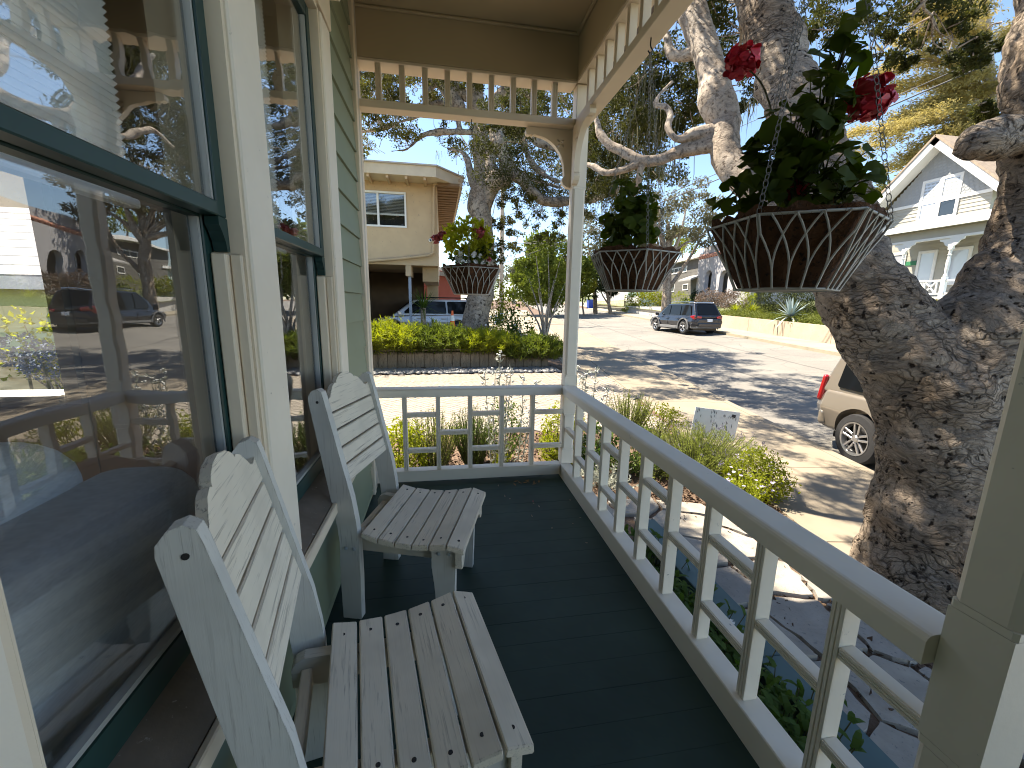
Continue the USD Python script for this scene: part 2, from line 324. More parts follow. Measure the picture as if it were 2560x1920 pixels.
def window(y0, y1):
    """A double-hung window; casings stand outside y0..y1, seen from the porch."""
    zt, zm, zs = 2.79, 1.712, 0.665
    w = obj('window', MB().box((-0.70, y0-0.01, zs-0.02), (-0.53, y0+0.012, zt)).box((-0.70, y1-0.012, zs-0.02), (-0.53, y1+0.01, zt)).box((-0.70, y0+0.013, zt-0.012), (-0.53, y1-0.013, zt+0.01)), TRIM, house)
    # upper sash, in front
    a, b = y0+0.014, y1-0.014; x0, x1 = -0.600, -0.566
    obj('upper_sash', MB().box((x0, a, zm), (x1, a+0.045, zt-0.014), 0.003).box((x0, b-0.045, zm), (x1, b, zt-0.014), 0.003)
        .box((x0, a+0.046, zt-0.07), (x1, b-0.046, zt-0.014), 0.003).box((x0-0.004, a+0.046, zm), (x1+0.004, b-0.046, zm+0.036), 0.003), SASH, w)
    horn = [(0, 0), (0.045, 0), (0.045, -0.085), (0.030, -0.085), (0.026, -0.06), (0.012, -0.035), (0.0, -0.02)]
    for yh, sg in ((a, 1), (b, -1)):
        obj('sash_horn', MB().prism([((p[0] if sg > 0 else -p[0]), p[1]) for p in ([(0.045-q[0], q[1]) for q in horn])], -0.034 if sg > 0 else -0.034, (x1, yh, zm-0.001), (0, 1, 0), (0, 0, 1)), SASH, w)
    obj('glazing_bead', MB().box((-0.588, a+0.046, zm+0.037), (-0.572, a+0.054, zt-0.071)), BEAD, w)
    obj('glazing_bead', MB().box((-0.588, b-0.054, zm+0.037), (-0.572, b-0.046, zt-0.071)), BEAD, w)
    obj('upper_pane', MB().box((-0.585, a+0.044, zm+0.034), (-0.582, b-0.044, zt-0.068)), PANE_UP, w)
    # lower sash, behind
    x0, x1 = -0.642, -0.606
    obj('lower_sash', MB().box((x0, a, zs), (x1, a+0.045, zm+0.03), 0.003).box((x0, b-0.045, zs), (x1, b, zm+0.03), 0.003)
        .box((x0, a+0.046, zs), (x1, b-0.046, zs+0.075), 0.003).box((x0, a+0.046, zm-0.004), (x1, b-0.046, zm+0.03), 0.003), SASH, w)
    obj('glazing_bead', MB().box((-0.630, b-0.056, zs+0.076), (-0.611, b-0.046, zm-0.005)), BEAD, w)
    obj('glazing_bead', MB().box((-0.630, a+0.046, zs+0.076), (-0.611, a+0.056, zm-0.005)), BEAD, w)
    obj('glazing_bead', MB().box((-0.630, a+0.057, zs+0.076), (-0.609, b-0.057, zs+0.088)), BEAD, w)
    obj('lower_pane', MB().box((-0.626, a+0.044, zs+0.074), (-0.623, b-0.044, zm)), PANE_LO, w)
    # cream stops of the track below the upper sash
    for yh, s in ((y0+0.0135, 1), (y1-0.0135, -1)):
        obj('sash_stop', MB().box((-0.604, yh, zs), (-0.566, yh+s*0.03, zm-0.09), 0.004).box((-0.565, yh, zs), (-0.535, yh+s*0.012, zm-0.09), 0.004), TRIM, w)
    # sill: dusty top sloping outward, painted nose
    return w
window(0.523, 1.297); window(1.492, 2.252)
SILLT = mat('dusty_sill', (0.20, 0.165, 0.13), 0.85, 0.3, 6, bump=0.35, bscale=60, dark=((0.45, 0.42, 0.38), 0.30))
for a, b in ((0.45, 1.388), (1.394, 2.40)):
    obj('window_sill', MB().prism([(-0.70, 0.575), (-0.505, 0.575), (-0.505, 0.596), (-0.70, 0.668)], b-a, (0, b, 0), (1, 0, 0), (0, 0, 1)), SILLT, house)
obj('sill_nose', MB().box((-0.503, 0.40, 0.545), (-0.484, 2.44, 0.598), 0.004).box((-0.552, 0.40, 0.520), (-0.526, 2.44, 0.573), 0.004), TRIM, house)
for a, b, nm in ((0.33, 0.520, 'window_casing'), (1.300, 1.488, 'window_casing'), (2.256, 2.416, 'window_casing')):
    obj(nm, MB().box((-0.60, a, 0.599), (CASX, b, 2.785), 0.005), RAILP, house)
obj('head_casing', MB().box((-0.60, 0.30, 2.80), (CASX+0.004, 2.44, 2.95), 0.004).box((-0.60, 0.27, 2.951), (CASX+0.05, 2.47, 2.985), 0.006), TRIM, house)

# room behind the windows
ROOMW = mat('room_wall_paint', (0.38, 0.36, 0.33), 0.8, 0.05)
obj('room_wall', MB().box((-4.55, -2.2, 0.0), (-4.40, 3.24, 3.3)).box((-2.34, 3.12, 0.0), (-0.72, 3.24, 3.3)).box((-4.39, 3.12, 0.0), (-3.75, 3.24, 3.3)).box((-3.74, 3.12, 0.0), (-2.35, 3.24, 0.80)).box((-3.74, 3.12, 2.5), (-2.35, 3.24, 3.3))
    .box((-4.4, -1.75, 0.0), (-0.62, -1.63, 3.3)).box((-4.4, -1.6, 3.2), (-0.72, 3.1, 3.3)), ROOMW, house)
obj('room_floor', MB().box((-4.4, -1.62, -0.05), (-0.72, 3.12, 0.03)), mat('oak_floor', (0.18, 0.11, 0.06), 0.5), house)
obj('room_window_frame', MB().box((-2.44, 3.08, 0.805), (-2.352, 3.27, 2.495)).box((-3.735, 3.08, 0.805), (-3.65, 3.27, 2.495)).box((-3.645, 3.04, 0.805), (-2.445, 3.27, 0.87)).box((-3.645, 3.08, 2.42), (-2.445, 3.27, 2.495)), mat('room_trim', (0.55, 0.54, 0.5), 0.5), house)
BLIND = mat('white_blind', (0.86, 0.85, 0.82), 0.6, 0.03)
for a, b, g in ((0.56, 1.20, 'nearer'), (1.53, 2.17, 'farther')):
    bl = thing('window_blind', 'white pleated blind lowered behind the upper pane of the %s porch window' % g, 'window blind', (-0.73, 0.5*(a+b), 2.74))
    obj('head_rail', MB().box((-0.755, a, 2.745), (-0.70, b, 2.785), 0.004), BLIND, bl)
    z = 1.735
    while z < 2.74:
        obj('blind_slat', MB().prism([(-0.738, z), (-0.729, z+0.008), (-0.738, z+0.0157), (-0.740, z+0.0157), (-0.7312, z+0.008), (-0.740, z)], b-a, (0, b, 0), (1, 0, 0), (0, 0, 1)), BLIND, bl); z += 0.016
    obj('bottom_rail', MB().box((-0.755, a, 1.712), (-0.715, b, 1.733), 0.004), BLIND, bl)
    obj('cord', MB().tube([(-0.71, a+0.03, 2.74), (-0.708, a+0.032, 1.9), (-0.71, a+0.03, 1.22)], 0.0022, 5), mat('blind_cord', (0.7, 0.7, 0.68), 0.6), bl)
SOFA = mat('blue_grey_linen', (0.74, 0.75, 0.76), 0.95, 0.13, 34, (1, 1.4, 6), bump=0.12, bscale=60, bdist=0.001)
def rounded(lo, hi, r, sub=0.05, puff=0.0):
    lo, hi = np.asarray(lo, float), np.asarray(hi, float)
    pts = [[(lo[0]+r, hi[0]-r)[i], (lo[1]+r, hi[1]-r)[j], (lo[2]+r, hi[2]-r)[k]] for i in (0, 1) for j in (0, 1) for k in (0, 1)]
    m = m3.Manifold.batch_hull([m3.Manifold.sphere(r, 20).translate(p) for p in pts]).refine_to_length(sub)
    v, f, _ = meshkit.arrays(m)
    if puff:
        c, h = (lo+hi)/2, (hi-lo)/2; q = (v-c)/h
        v = c+(v-c)*(1+puff*(1-q**2)[:, [1, 2, 0]]*(1-q**2)[:, [2, 0, 1]]-puff*0.5)
    return v, f
sf = thing('sofa', 'blue grey linen sofa with its back to the nearer porch window', 'sofa', (-1.15, 0.6, 0.03))
obj('sofa_back', MB().add(*rounded((-1.06, -0.55, 0.12), (-0.755, 1.42, 1.0), 0.10, 0.06)), SOFA, sf, True)
obj('seat_base', MB().add(*rounded((-1.80, -0.50, 0.12), (-1.06, 1.38, 0.46), 0.06, 0.12)), SOFA, sf, True)
obj('arm', MB().add(*rounded((-1.78, 1.36, 0.12), (-0.84, 1.62, 0.70), 0.10, 0.08)), SOFA, sf, True)
obj('arm', MB().add(*rounded((-1.78, -0.72, 0.12), (-0.84, -0.48, 0.70), 0.10, 0.08)), SOFA, sf, True)
for yc, lb in ((0.98, 'grey linen cushion bulging over the sofa back, farther from the viewer'), (0.22, 'grey linen cushion bulging over the sofa back, nearest the viewer')):
    solo('sofa_cushion', lb, 'cushion', MB().add(*rounded((-1.30, yc-0.36, 0.52), (-0.98, yc+0.36, 1.13), 0.12, 0.05, 0.12)), SOFA, smooth=True)

# porch roof: ceiling, beams, frieze of spindles
pr = thing('porch_roof', 'cream painted porch ceiling and beams with a frieze of small spindles', 'porch roof', (0.3, 1.5, 2.845))
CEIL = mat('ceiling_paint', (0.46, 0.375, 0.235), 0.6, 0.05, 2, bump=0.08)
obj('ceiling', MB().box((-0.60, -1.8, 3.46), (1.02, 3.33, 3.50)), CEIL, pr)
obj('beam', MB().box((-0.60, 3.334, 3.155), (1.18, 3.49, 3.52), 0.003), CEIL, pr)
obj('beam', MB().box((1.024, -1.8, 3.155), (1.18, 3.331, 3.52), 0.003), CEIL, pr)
for a, b in (((-0.59, 3.31, 3.44), (1.0, 3.331, 3.458)), ((0.999, -1.8, 3.44), (1.021, 3.331, 3.458))):
    obj('crown_moulding', MB().box(a, b, 0.005), CEIL, pr)
obj('frieze_rail', MB().box((-0.57, 3.335, 2.845), (1.022, 3.44, 2.895), 0.003), TRIM, pr)
obj('frieze_rail', MB().box((1.024, 0.40, 2.845), (1.13, 3.44, 2.895), 0.003), TRIM, pr)
obj('frieze_top', MB().box((-0.57, 3.338, 3.135), (1.022, 3.487, 3.153), 0.002).box((1.026, -1.8, 3.135), (1.178, 3.33, 3.153), 0.002), TRIM, pr)
def fluted(mb, lo, hi, face):
    """A small square post with two thin flutes on its inner face (face = axis the flutes look along, towards minus)."""
    lo, hi = np.array(lo, float), np.array(hi, float); o = 1-face
    w = hi[o]-lo[o]; cuts = [0, 0.30, 0.36, 0.64, 0.70, 1.0]
    b = lo.copy(); b[face] += 0.004
    mb.box(b, hi, 0.0)
    for i in (0, 2, 4):
        p, q = lo.copy(), hi.copy(); p[o] = lo[o]+w*cuts[i]; q[o] = lo[o]+w*cuts[i+1]; q[face] = lo[face]+0.0045
        p[2] += 0.0005; q[2] -= 0.0005
        mb.box(p, q, 0.001)
    return mb
for xc in (-0.417, -0.255, -0.095, 0.063, 0.222, 0.383, 0.545, 0.704, 0.862):
    obj('spindle', fluted(MB(), (xc-0.02, 3.352, 2.896), (xc+0.02, 3.40, 3.134), 1), TRIM, pr)
yc = 3.145
while yc > 0.45:
    obj('spindle', fluted(MB(), (1.045, yc-0.02, 2.896), (1.09, yc+0.02, 3.134), 0), TRIM, pr); yc -= 0.163
obj('roof_deck', MB().prism([(-0.6, 3.53), (1.55, 3.53), (1.55, 3.60), (-0.6, 4.15)], 5.7, (0, 3.85, 0), (1, 0, 0), (0, 0, 1)), mat('house_shingles', (0.16, 0.14, 0.13), 0.9), pr)
obj('eave_gutter', MB().box((1.551, -1.8, 3.50), (1.64, 3.85, 3.61), 0.01), TRIM, pr)
# posts
def chamfered(mb, x, y, w, runs):
    """Square post with chamfered stretches: runs = [(z0, z1, chamfer)]."""
    for z0, z1, c in runs:
        h = w/2
        sq = [(-h+c, -h), (h-c, -h), (h, -h+c), (h, h-c), (h-c, h), (-h+c, h), (-h, h-c), (-h, -h+c)] if c else [(-h, -h), (h, -h), (h, h), (-h, h)]
        mb.prism(sq, z1-z0, (x, y, z0))
    return mb
for x, y, lb, base in ((1.080, 3.392, 'white chamfered porch post at the far corner of the railing', 0.121), (1.090, 0.545, 'white chamfered porch post at the right edge, nearest the viewer', 0.002)):
    p = thing('porch_post', lb, 'post', (x, y, base), group='porch posts')
    obj('shaft', chamfered(MB(), x, y, 0.105, [(base, 0.245, 0), (0.246, 0.262, 0.006), (0.263, 0.56, 0.016), (0.561, 0.58, 0.006), (0.581, 0.90, 0), (0.901, 0.918, 0.007), (0.919, 2.40, 0.016), (2.401, 2.415, 0.006), (2.416, 2.844, 0)]), RAILP, p)
    obj('frieze_block', MB().box((x-0.05, y-0.05, 2.897), (x+0.05, y+0.05, 3.134), 0.003), TRIM, p)
hp = thing('porch_post', 'cream half post against the house wall at the far railing', 'post', (-0.575, 3.39, 0), group='porch posts')
obj('shaft', MB().box((-0.60, 3.335, 0.0), (-0.553, 3.44, 3.13), 0.004), TRIM, hp)
# railings
def rail_profile(w, h):  # rounded top edges
    r = 0.018; pts = [(0, 0), (w, 0), (w, h-r)]
    pts += [(w-r+r*math.cos(t), h-r+r*math.sin(t)) for t in np.linspace(0.2, math.pi/2, 4)]
    pts += [(r+r*math.cos(t), h-r+r*math.sin(t)) for t in np.linspace(math.pi/2, math.pi-0.2, 4)]
    return pts+[(0, h-r)]
fr = thing('porch_railing', 'white wooden railing across the far end of the porch', 'railing', (0.23, 3.38, 0), group='porch railings')
obj('top_rail', MB().prism(rail_profile(0.12, 0.07), 1.57, (-0.552, 3.325, 0.750), (0, 1, 0), (0, 0, 1)), RAILP, fr)
obj('bottom_rail', MB().box((-0.552, 3.33, 0.025), (1.017, 3.42, 0.12), 0.004), RAILP, fr)
FX = [-0.311, -0.042, 0.222, 0.490, 0.758]
for xc in FX: obj('baluster', fluted(MB(), (xc-0.018, 3.345, 0.1205), (xc+0.018, 3.40, 0.7495), 1), RAILP, fr)
ends = FX+[1.045]
def cross(par, a, b, z, axis):
    w = 0.036
    if axis == 0: mb = MB().box((a, 3.350, z), (b, 3.395, z+w), 0.002).box((a+0.001, 3.3465, z+0.003), (b-0.001, 3.3505, z+0.012)).box((a+0.001, 3.3465, z+0.015), (b-0.001, 3.3505, z+0.021)).box((a+0.001, 3.3465, z+0.024), (b-0.001, 3.3505, z+0.033))
    else: mb = MB().box((1.050, a, z), (1.095, b, z+w), 0.002).box((1.0465, a+0.001, z+0.003), (1.0505, b-0.001, z+0.012)).box((1.0465, a+0.001, z+0.015), (1.0505, b-0.001, z+0.021)).box((1.0465, a+0.001, z+0.024), (1.0505, b-0.001, z+0.033))
    obj('cross_piece', mb, RAILP, par)
for i in range(5):
    a, b = ends[i]+0.0185, ends[i+1]-0.0185
    for z in ((0.575, 0.268) if i % 2 == 0 else (0.418,)): cross(fr, a, b, z, 0)
rr = thing('porch_railing', 'long white wooden railing along the street side of the porch', 'railing', (1.07, 1.95, 0), group='porch railings')
obj('top_rail', MB().prism(rail_profile(0.125, 0.07), -2.732, (1.005, 0.599, 0.755), (1, 0, 0), (0, 0, 1)), RAILP, rr)
obj('bottom_rail', MB().box((1.02, 0.60, 0.0), (1.115, 3.42, 0.118), 0.004), RAILP, rr)
GY = [3.058-0.28*i for i in range(9)]
for yc in GY: obj('baluster', fluted(MB(), (1.045, yc-0.019, 0.1185), (1.10, yc+0.019, 0.7545), 0), RAILP, rr)
ends = [3.357]+GY+[0.58]
for i in range(len(ends)-1):
    a, b = ends[i+1]+0.0195, ends[i]-0.0195
    for z in ((0.418,) if i % 2 == 0 else (0.570, 0.268)): cross(rr, a, b, z, 1)
# scrolled brackets with a four-petal cut-out
def bracket(lbl, o, X):
    path = [(0, 0), (0.36, 0), (0.372, -0.028), (0.366, -0.052), (0.345, -0.06), (0.328, -0.05), (0.318, -0.062), (0.305, -0.05)]
    arc = [(0.30-0.245*math.sin(t), -0.31+0.255*math.cos(t)) for t in np.linspace(0.12, 1.45, 14)]
    path += arc+[(0.052, -0.335), (0.066, -0.35), (0.072, -0.372), (0.060, -0.395), (0.034, -0.415), (0, -0.42)]
    P = Polygon(path).buffer(0)
    for k in range(4):
        t = math.radians(45+90*k); c, s = math.cos(t), math.sin(t)
        leaf = [(0.006, 0), (0.022, 0.008), (0.040, 0), (0.022, -0.008)]
        P = P.difference(Polygon([(0.092+c*a-s*b, -0.098+s*a+c*b) for a, b in leaf]))
    b = thing('porch_bracket', lbl, 'bracket', o, group='porch brackets')
    obj('scroll_panel', MB().prism(P, 0.045, o, X, (0, 0, 1)), TRIM, b)
    return b
bracket('cream scrolled bracket under the far frieze, left of the corner post', np.array([1.027, 3.415, 2.8435]), (-1, 0, 0))
bracket('cream scrolled bracket under the street-side frieze beside the corner post', np.array([1.055, 3.338, 2.8435]), (0, -1, 0))
# ------------------------------------------------------------------ the two wooden porch chairs
CHY = woodpaint('chair_paint_across', (0.70, 0.63, 0.51), 1, 1.0, 0.80)
CHZ = woodpaint('chair_paint_upright', (0.58, 0.565, 0.52), 2, 1.0, 0.62)
CHX = woodpaint('chair_paint_lengthways', (0.60, 0.56, 0.48), 0, 0.9, 0.6)
SCREW = mat('dark_screw', (0.018, 0.016, 0.015), 0.5)
BOLT = mat('painted_bolt', (0.42, 0.46, 0.48), 0.45)
PILOT = mat('old_paint_gap', (0.22, 0.19, 0.16), 0.9)
def make_chair(lbl, o, a, seed):
    """f (local x) points forward, l (local y) to the sitter's left."""
    rg = np.random.default_rng(seed)
    c = thing('porch_chair', lbl, 'chair', o, a, group='wooden porch chairs', local=True)
    Yx, Zx = (1, 0, 0), (0, 0, 1)
    post = [(-0.052, 0.0), (0.040, 0.0), (0.046, 0.22), (0.046, 0.42), (0.040, 0.50), (0.024, 0.62), (-0.020, 0.82), (-0.078, 1.085), (-0.086, 1.112), (-0.105, 1.124), (-0.128, 1.116), (-0.146, 1.092), (-0.148, 1.070),
            (-0.118, 0.88), (-0.076, 0.62), (-0.052, 0.47), (-0.046, 0.40), (-0.052, 0.22)]
    for s in (1, -1):
        y0 = 0.255 if s > 0 else -0.217
        obj('back_post', MB().prism(Polygon(post).buffer(-0.003).buffer(0.003), 0.038, (0, y0, 0), Yx, Zx), CHZ, c)
        ys = s*0.2555
        for (x, z) in ((-0.106, 1.066),):
            obj('screw', MB().lathe([(0.0001, 0.0007), (0.0065, 0.0007), (0.0065, -0.004)], (x, ys, z), 10, (0, s, 0)), SCREW, c)
        for (x, z) in ((-0.018, 0.372), (0.022, 0.372)):
            obj('bolt', MB().lathe([(0.0001, 0.006), (0.005, 0.0055), (0.008, 0.003), (0.0095, -0.001)], (x, ys, z), 12, (0, s, 0)), BOLT, c)
            obj('bolt', MB().lathe([(0.0001, 0.006), (0.004, 0.006), (0.0085, 0.004), (0.0095, -0.001)], (x, s*0.2168, z+0.005), 12, (0, -s, 0)), BOLT, c)
    # back boards between the posts; direction along the back: from (0,0.68) up to (-0.098,1.09)
    d = np.array([-0.232, 0, 0.973]); nrm = np.array([0.973, 0, 0.232]); p0 = np.array([-0.004, 0, 0.682])
    cuts = [0.0, 0.083, 0.164, 0.248, 0.330]
    for i in range(4):
        t0, t1 = cuts[i]+0.004, cuts[i+1]-0.004
        m = MB().box((-0.2165, t0, -0.020), (0.2165, t1, 0.002), 0.004)
        v, f = m.arrays(); q = v[:, :1]*np.array([0, 1., 0])+v[:, 1:2]*d+v[:, 2:]*nrm+p0
        obj('back_board', MB().add(q, f[:, ::-1]), CHY, c)
    top = [(-0.2165, 0.334), (0.2165, 0.334), (0.2165, 0.402), (0.205, 0.396), (0.185, 0.393), (0.168, 0.400), (0.150, 0.420), (0.125, 0.444), (0.098, 0.455), (0.088, 0.450), (0.082, 0.462), (0.070, 0.472), (0.045, 0.485), (0.0, 0.492)]
    top += [(-x, z) for x, z in top[:1:-1] if x > 0]
    mm = MB().prism(Polygon(top).buffer(0), 0.022, (0, 0, 0)); v, f = mm.arrays(); v[:, 2] -= 0.020
    q = v[:, :1]*np.array([0, 1., 0])+v[:, 1:2]*d+v[:, 2:]*nrm+p0
    obj('crest_board', MB().add(q, f[:, ::-1]), CHY, c)
    bk = MB()
    for i in range(1, 5): bk.box((-0.205, cuts[i]-0.02, -0.028), (0.205, cuts[i]+0.02, -0.0205))
    v, f = bk.arrays()
    obj('back_filler', MB().add(v[:, :1]*np.array([0, 1., 0])+v[:, 1:2]*d+v[:, 2:]*nrm+p0, f[:, ::-1]), PILOT, c)
    # seat slats: dished, the front one rolling over
    xs = np.linspace(0.062, 0.552, 7); zz = [0.462, 0.443, 0.434, 0.433, 0.440, 0.452, 0.437]
    for i in range(6):
        a0, a1 = xs[i]+0.0035, xs[i+1]-0.0035; z0, z1 = zz[i], zz[i+1]
        if i == 4: z0, z1 = 0.441, 0.453
        if i == 5: z0, z1 = 0.455, 0.434
        w0, w1 = np.interp([a0, a1], [0.06, 0.55], [0.264, 0.302]); th = 0.026; e = 0.004
        P = []
        for x, z, w in ((a0, z0, w0), (a1, z1, w1)):
            sx = e if x == a0 else -e
            for sy in (-1, 1):
                P += [(x+sx, sy*(w-e), z), (x, sy*(w-e), z-e), (x+sx, sy*w, z-e), (x, sy*w, z-th+e), (x, sy*(w-e), z-th), (x+sx, sy*w, z-th)]
        if i == 5:
            P = [(p[0], p[1]*(0.97 if (p[0] > a1-0.01) else 1), p[2]) for p in P]
        obj('seat_slat', MB().mesh(m3.Manifold.hull_points(np.array(P))), CHY, c)
        for s in (1, -1):
            xm, wm = 0.5*(a0+a1)+rg.uniform(-0.004, 0.004), 0.5*(w0+w1)-0.052+rg.uniform(-0.01, 0.01)
            obj('screw', MB().lathe([(0.0001, 0.0008), (0.0062, 0.0008), (0.0062, -0.004)], (xm, s*wm, 0.5*(z0+z1)), 10), SCREW, c)
    for s in (1, -1):
        y0 = 0.240 if s > 0 else -0.204
        leg = [(0.412, 0.0), (0.488, 0.0), (0.500, 0.40), (0.500, 0.412), (0.386, 0.412), (0.386, 0.30), (0.398, 0.20)]
        obj('front_leg', MB().prism(leg, 0.036, (0, y0, 0), Yx, Zx), CHZ, c)
        for (x, z) in ((0.420, 0.372), (0.466, 0.372)):
            obj('bolt', MB().lathe([(0.0001, 0.006), (0.005, 0.0055), (0.008, 0.003), (0.0095, -0.001)], (x, s*0.2405, z), 12, (0, s, 0)), BOLT, c)
        rail = [(-0.047, 0.405), (-0.047, 0.345), (0.03, 0.335), (0.487, 0.318), (0.487, 0.410), (0.40, 0.412), (0.30, 0.404), (0.20, 0.406), (0.10, 0.418), (0.062, 0.430), (-0.010, 0.438), (-0.035, 0.428)]
        y1 = 0.2035 if s > 0 else -0.166
        obj('seat_rail', MB().prism(rail, 0.0375, (0, y1, 0), Yx, Zx), CHX, c)
    ap = [(-0.258, 0.40), (-0.258, 0.315), (-0.235, 0.305), (-0.205, 0.318), (-0.19, 0.345), (-0.13, 0.372), (0.0, 0.380), (0.13, 0.372), (0.19, 0.345), (0.205, 0.318), (0.235, 0.305), (0.258, 0.315), (0.258, 0.40)]
    obj('front_apron', MB().prism(ap, 0.030, (0.502, 0, 0), (0, 1, 0), Zx), CHY, c)
    obj('rear_stretcher', MB().box((-0.02, -0.165, 0.345), (0.01, 0.165, 0.405), 0.004), CHY, c)
    return c
make_chair('weathered white wooden porch chair in the foreground, nearest the viewer', (-0.384, 0.991, 0), math.radians(11.0), 3)
make_chair('weathered white wooden porch chair farther along by the wall, near the far railing', (-0.371, 2.082, 0), math.radians(-15.5), 5)
# ------------------------------------------------------------------ ground, street, pavements
SA = math.radians(8.6)
UU = np.array([math.sin(SA), math.cos(SA), 0]); NN = np.array([math.cos(SA), -math.sin(SA), 0])
GR = 0.025
def nu(n, u, z=0.0): return NN*n+UU*u+np.array([0, 0, z])
def z_walk(u): return -0.60+GR*(u-5.7)
def z_street(n, u): return -0.73+GR*(u-5.7)+0.05*(n-5.0)
def z_far(u): return z_street(12.2, u)+0.13
def z_ground(n, u):
    n, u = np.asarray(n, float), np.asarray(u, float)
    base = -0.615+GR*(np.clip(u, -40, 140)-5.7)
    g = base+0.04*np.clip(3.0-n, 0, 1.6)
    s = z_street(n, np.clip(u, -40, 140))-0.06
    y = z_street(12.2, np.clip(u, -40, 140))+0.72+0.17*np.clip(n-14.2, 0, 7)+0.03*np.clip(n-21, 0, 200)
    return np.where(n < 3.02, g, np.where(n < 14.14, s, y))
def gz(x, y): return float(z_ground(NN[0]*x+NN[1]*y, UU[0]*x+UU[1]*y))
def onz(px, py, z):
    d = CAM_F+(px-1280.0)/FPX*CAM_R-(py-960.0)/FPX*CAM_U; return EYE+d*((z-EYE[2])/d[2])
def ony(px, py, y):
    d = CAM_F+(px-1280.0)/FPX*CAM_R-(py-960.0)/FPX*CAM_U; return EYE+d*((y-EYE[1])/d[1])
def onx(px, py, x):
    d = CAM_F+(px-1280.0)/FPX*CAM_R-(py-960.0)/FPX*CAM_U; return EYE+d*((x-EYE[0])/d[0])
def onn(px, py, n):
    d = CAM_F+(px-1280.0)/FPX*CAM_R-(py-960.0)/FPX*CAM_U; return EYE+d*((n-EYE@NN)/(d@NN))
def sheet(ns, us, zf):
    a, b = np.meshgrid(ns, us, indexing='ij'); z = zf(a, b)
    v = (a[..., None]*NN+b[..., None]*UU); v[..., 2] += z; k = len(us)
    i, j = np.meshgrid(np.arange(len(ns)-1), np.arange(k-1), indexing='ij'); q = (i*k+j).ravel()
    return MB().add(v.reshape(-1, 3), np.stack([q, q+k, q+k+1, q+1], 1))
US = np.r_[-400, -120, -40, np.arange(-20, 80, 1.0), np.arange(80, 141, 10), 250, 500]
SOIL = mat('dry_soil', (0.145, 0.095, 0.062), 0.95, 0.35, 2.5, bump=0.8, bscale=30, bdist=0.02, dark=((0.05, 0.035, 0.025), 0.35))
DRYGRASS = mat('yard_ground', (0.10, 0.115, 0.04), 0.95, 0.4, 0.8, bump=0.6, bscale=20, bdist=0.03)
near = sheet(np.r_[-400, -100, -40, -20, np.arange(-12, 3.02, 0.6), 3.019, 5.0, 9, 14.139], US, z_ground)
obj('ground', near, SOIL, kind='structure')
obj('hillside', sheet(np.r_[14.141, 15, 16, 18, 20, 21, 24, 30, 60, 140, 400], US, z_ground), DRYGRASS, kind='structure')
# asphalt, bleached, with fine cracks
ASPH = usdkit.material(stage, '/World/Looks/asphalt', {
    'tc': ('texture_coordinate', {}), 'n1': ('noise_texture', {'scale': 0.35, 'detail': 5.0, 'roughness': 0.6}), 'n2': ('noise_texture', {'scale': 60.0, 'detail': 3.0}),
    'r1': ('rgb_ramp', {'ramp': [(0.3, (0.175, 0.163, 0.145)), (0.55, (0.215, 0.20, 0.175)), (0.75, (0.245, 0.228, 0.20))]}),
    'r2': ('rgb_ramp', {'ramp': [(0.3, (0.72, 0.72, 0.72)), (0.7, (1.12, 1.12, 1.12))]}), 'm': ('mix', {'mix_type': 'multiply', 'fac': 1.0}),
    'v': ('voronoi_texture', {'scale': 0.55, 'feature': 'distance_to_edge'}), 'vn': ('noise_texture', {'scale': 2.0, 'detail': 4.0}), 'va': ('mix', {'mix_type': 'add', 'fac': 0.35}),
    'r3': ('rgb_ramp', {'ramp': [(0.0, (1, 1, 1)), (0.012, (0, 0, 0))]}), 'cm': ('math', {'math_type': 'multiply', 'value2': 0.45}), 'm2': ('mix', {'color2': (0.05, 0.048, 0.046)}),
    'b': ('bump', {'strength': 0.4, 'distance': 0.004}), 'p': ('principled_bsdf', {'roughness': 0.9, 'specular_ior_level': 0.25})},
    [('tc.object', 'n1.vector'), ('tc.object', 'n2.vector'), ('n1.fac', 'r1.fac'), ('n2.fac', 'r2.fac'), ('r1.color', 'm.color1'), ('r2.color', 'm.color2'), ('tc.object', 'va.color1'), ('vn.color', 'va.color2'), ('tc.object', 'vn.vector'),
     ('va.color', 'v.vector'), ('v.distance', 'r3.fac'), ('r3.color', 'cm.value1'), ('cm.value', 'm2.fac'), ('m.color', 'm2.color1'), ('m2.color', 'p.base_color'), ('n2.fac', 'b.height'), ('b.normal', 'p.normal')], surface='p.BSDF')
obj('street', sheet(np.array([5.0, 6, 8, 10, 12.2]), US, z_street), ASPH, kind='structure')
CONC = mat('pavement_concrete', (0.245, 0.205, 0.15), 0.9, 0.14, 1.6, bump=0.4, bscale=120, bdist=0.003, dark=((0.22, 0.19, 0.15), 0.30))
CONC2 = mat('far_pavement_concrete', (0.29, 0.25, 0.18), 0.9, 0.12, 1.6, bump=0.3, bscale=80, dark=((0.25, 0.21, 0.16), 0.3))
sw = structure('sidewalk', (3.9, 5, -0.6)); sw2 = structure('sidewalk', (13, 20, 0))
def slab(par, n0, n1, u0, u1, zf, m, name='paving_slab', th=0.14):
    v = []
    for z_off in (-th, 0):
        for u in (u0, u1):
            for n in (n0, n1): v.append(nu(n, u, zf(n, u)+z_off))
    obj(name, MB().add(np.array(v), np.array([[0, 2, 3, 1], [4, 5, 7, 6], [0, 1, 5, 4], [2, 6, 7, 3], [0, 4, 6, 2], [1, 3, 7, 5]])), m, par)
u = -14.0
while u < 46:
    L = 1.75
    slab(sw, 3.02, 4.845, u+0.006, u+L-0.006, lambda n, uu: z_walk(uu)+0.004*(3.9-n)+0, CONC)
    slab(sw, 4.855, 5.0, u+0.003, u+L-0.003, lambda n, uu: z_walk(uu)-0.002, CONC, 'kerb_stone', 0.2); u += L
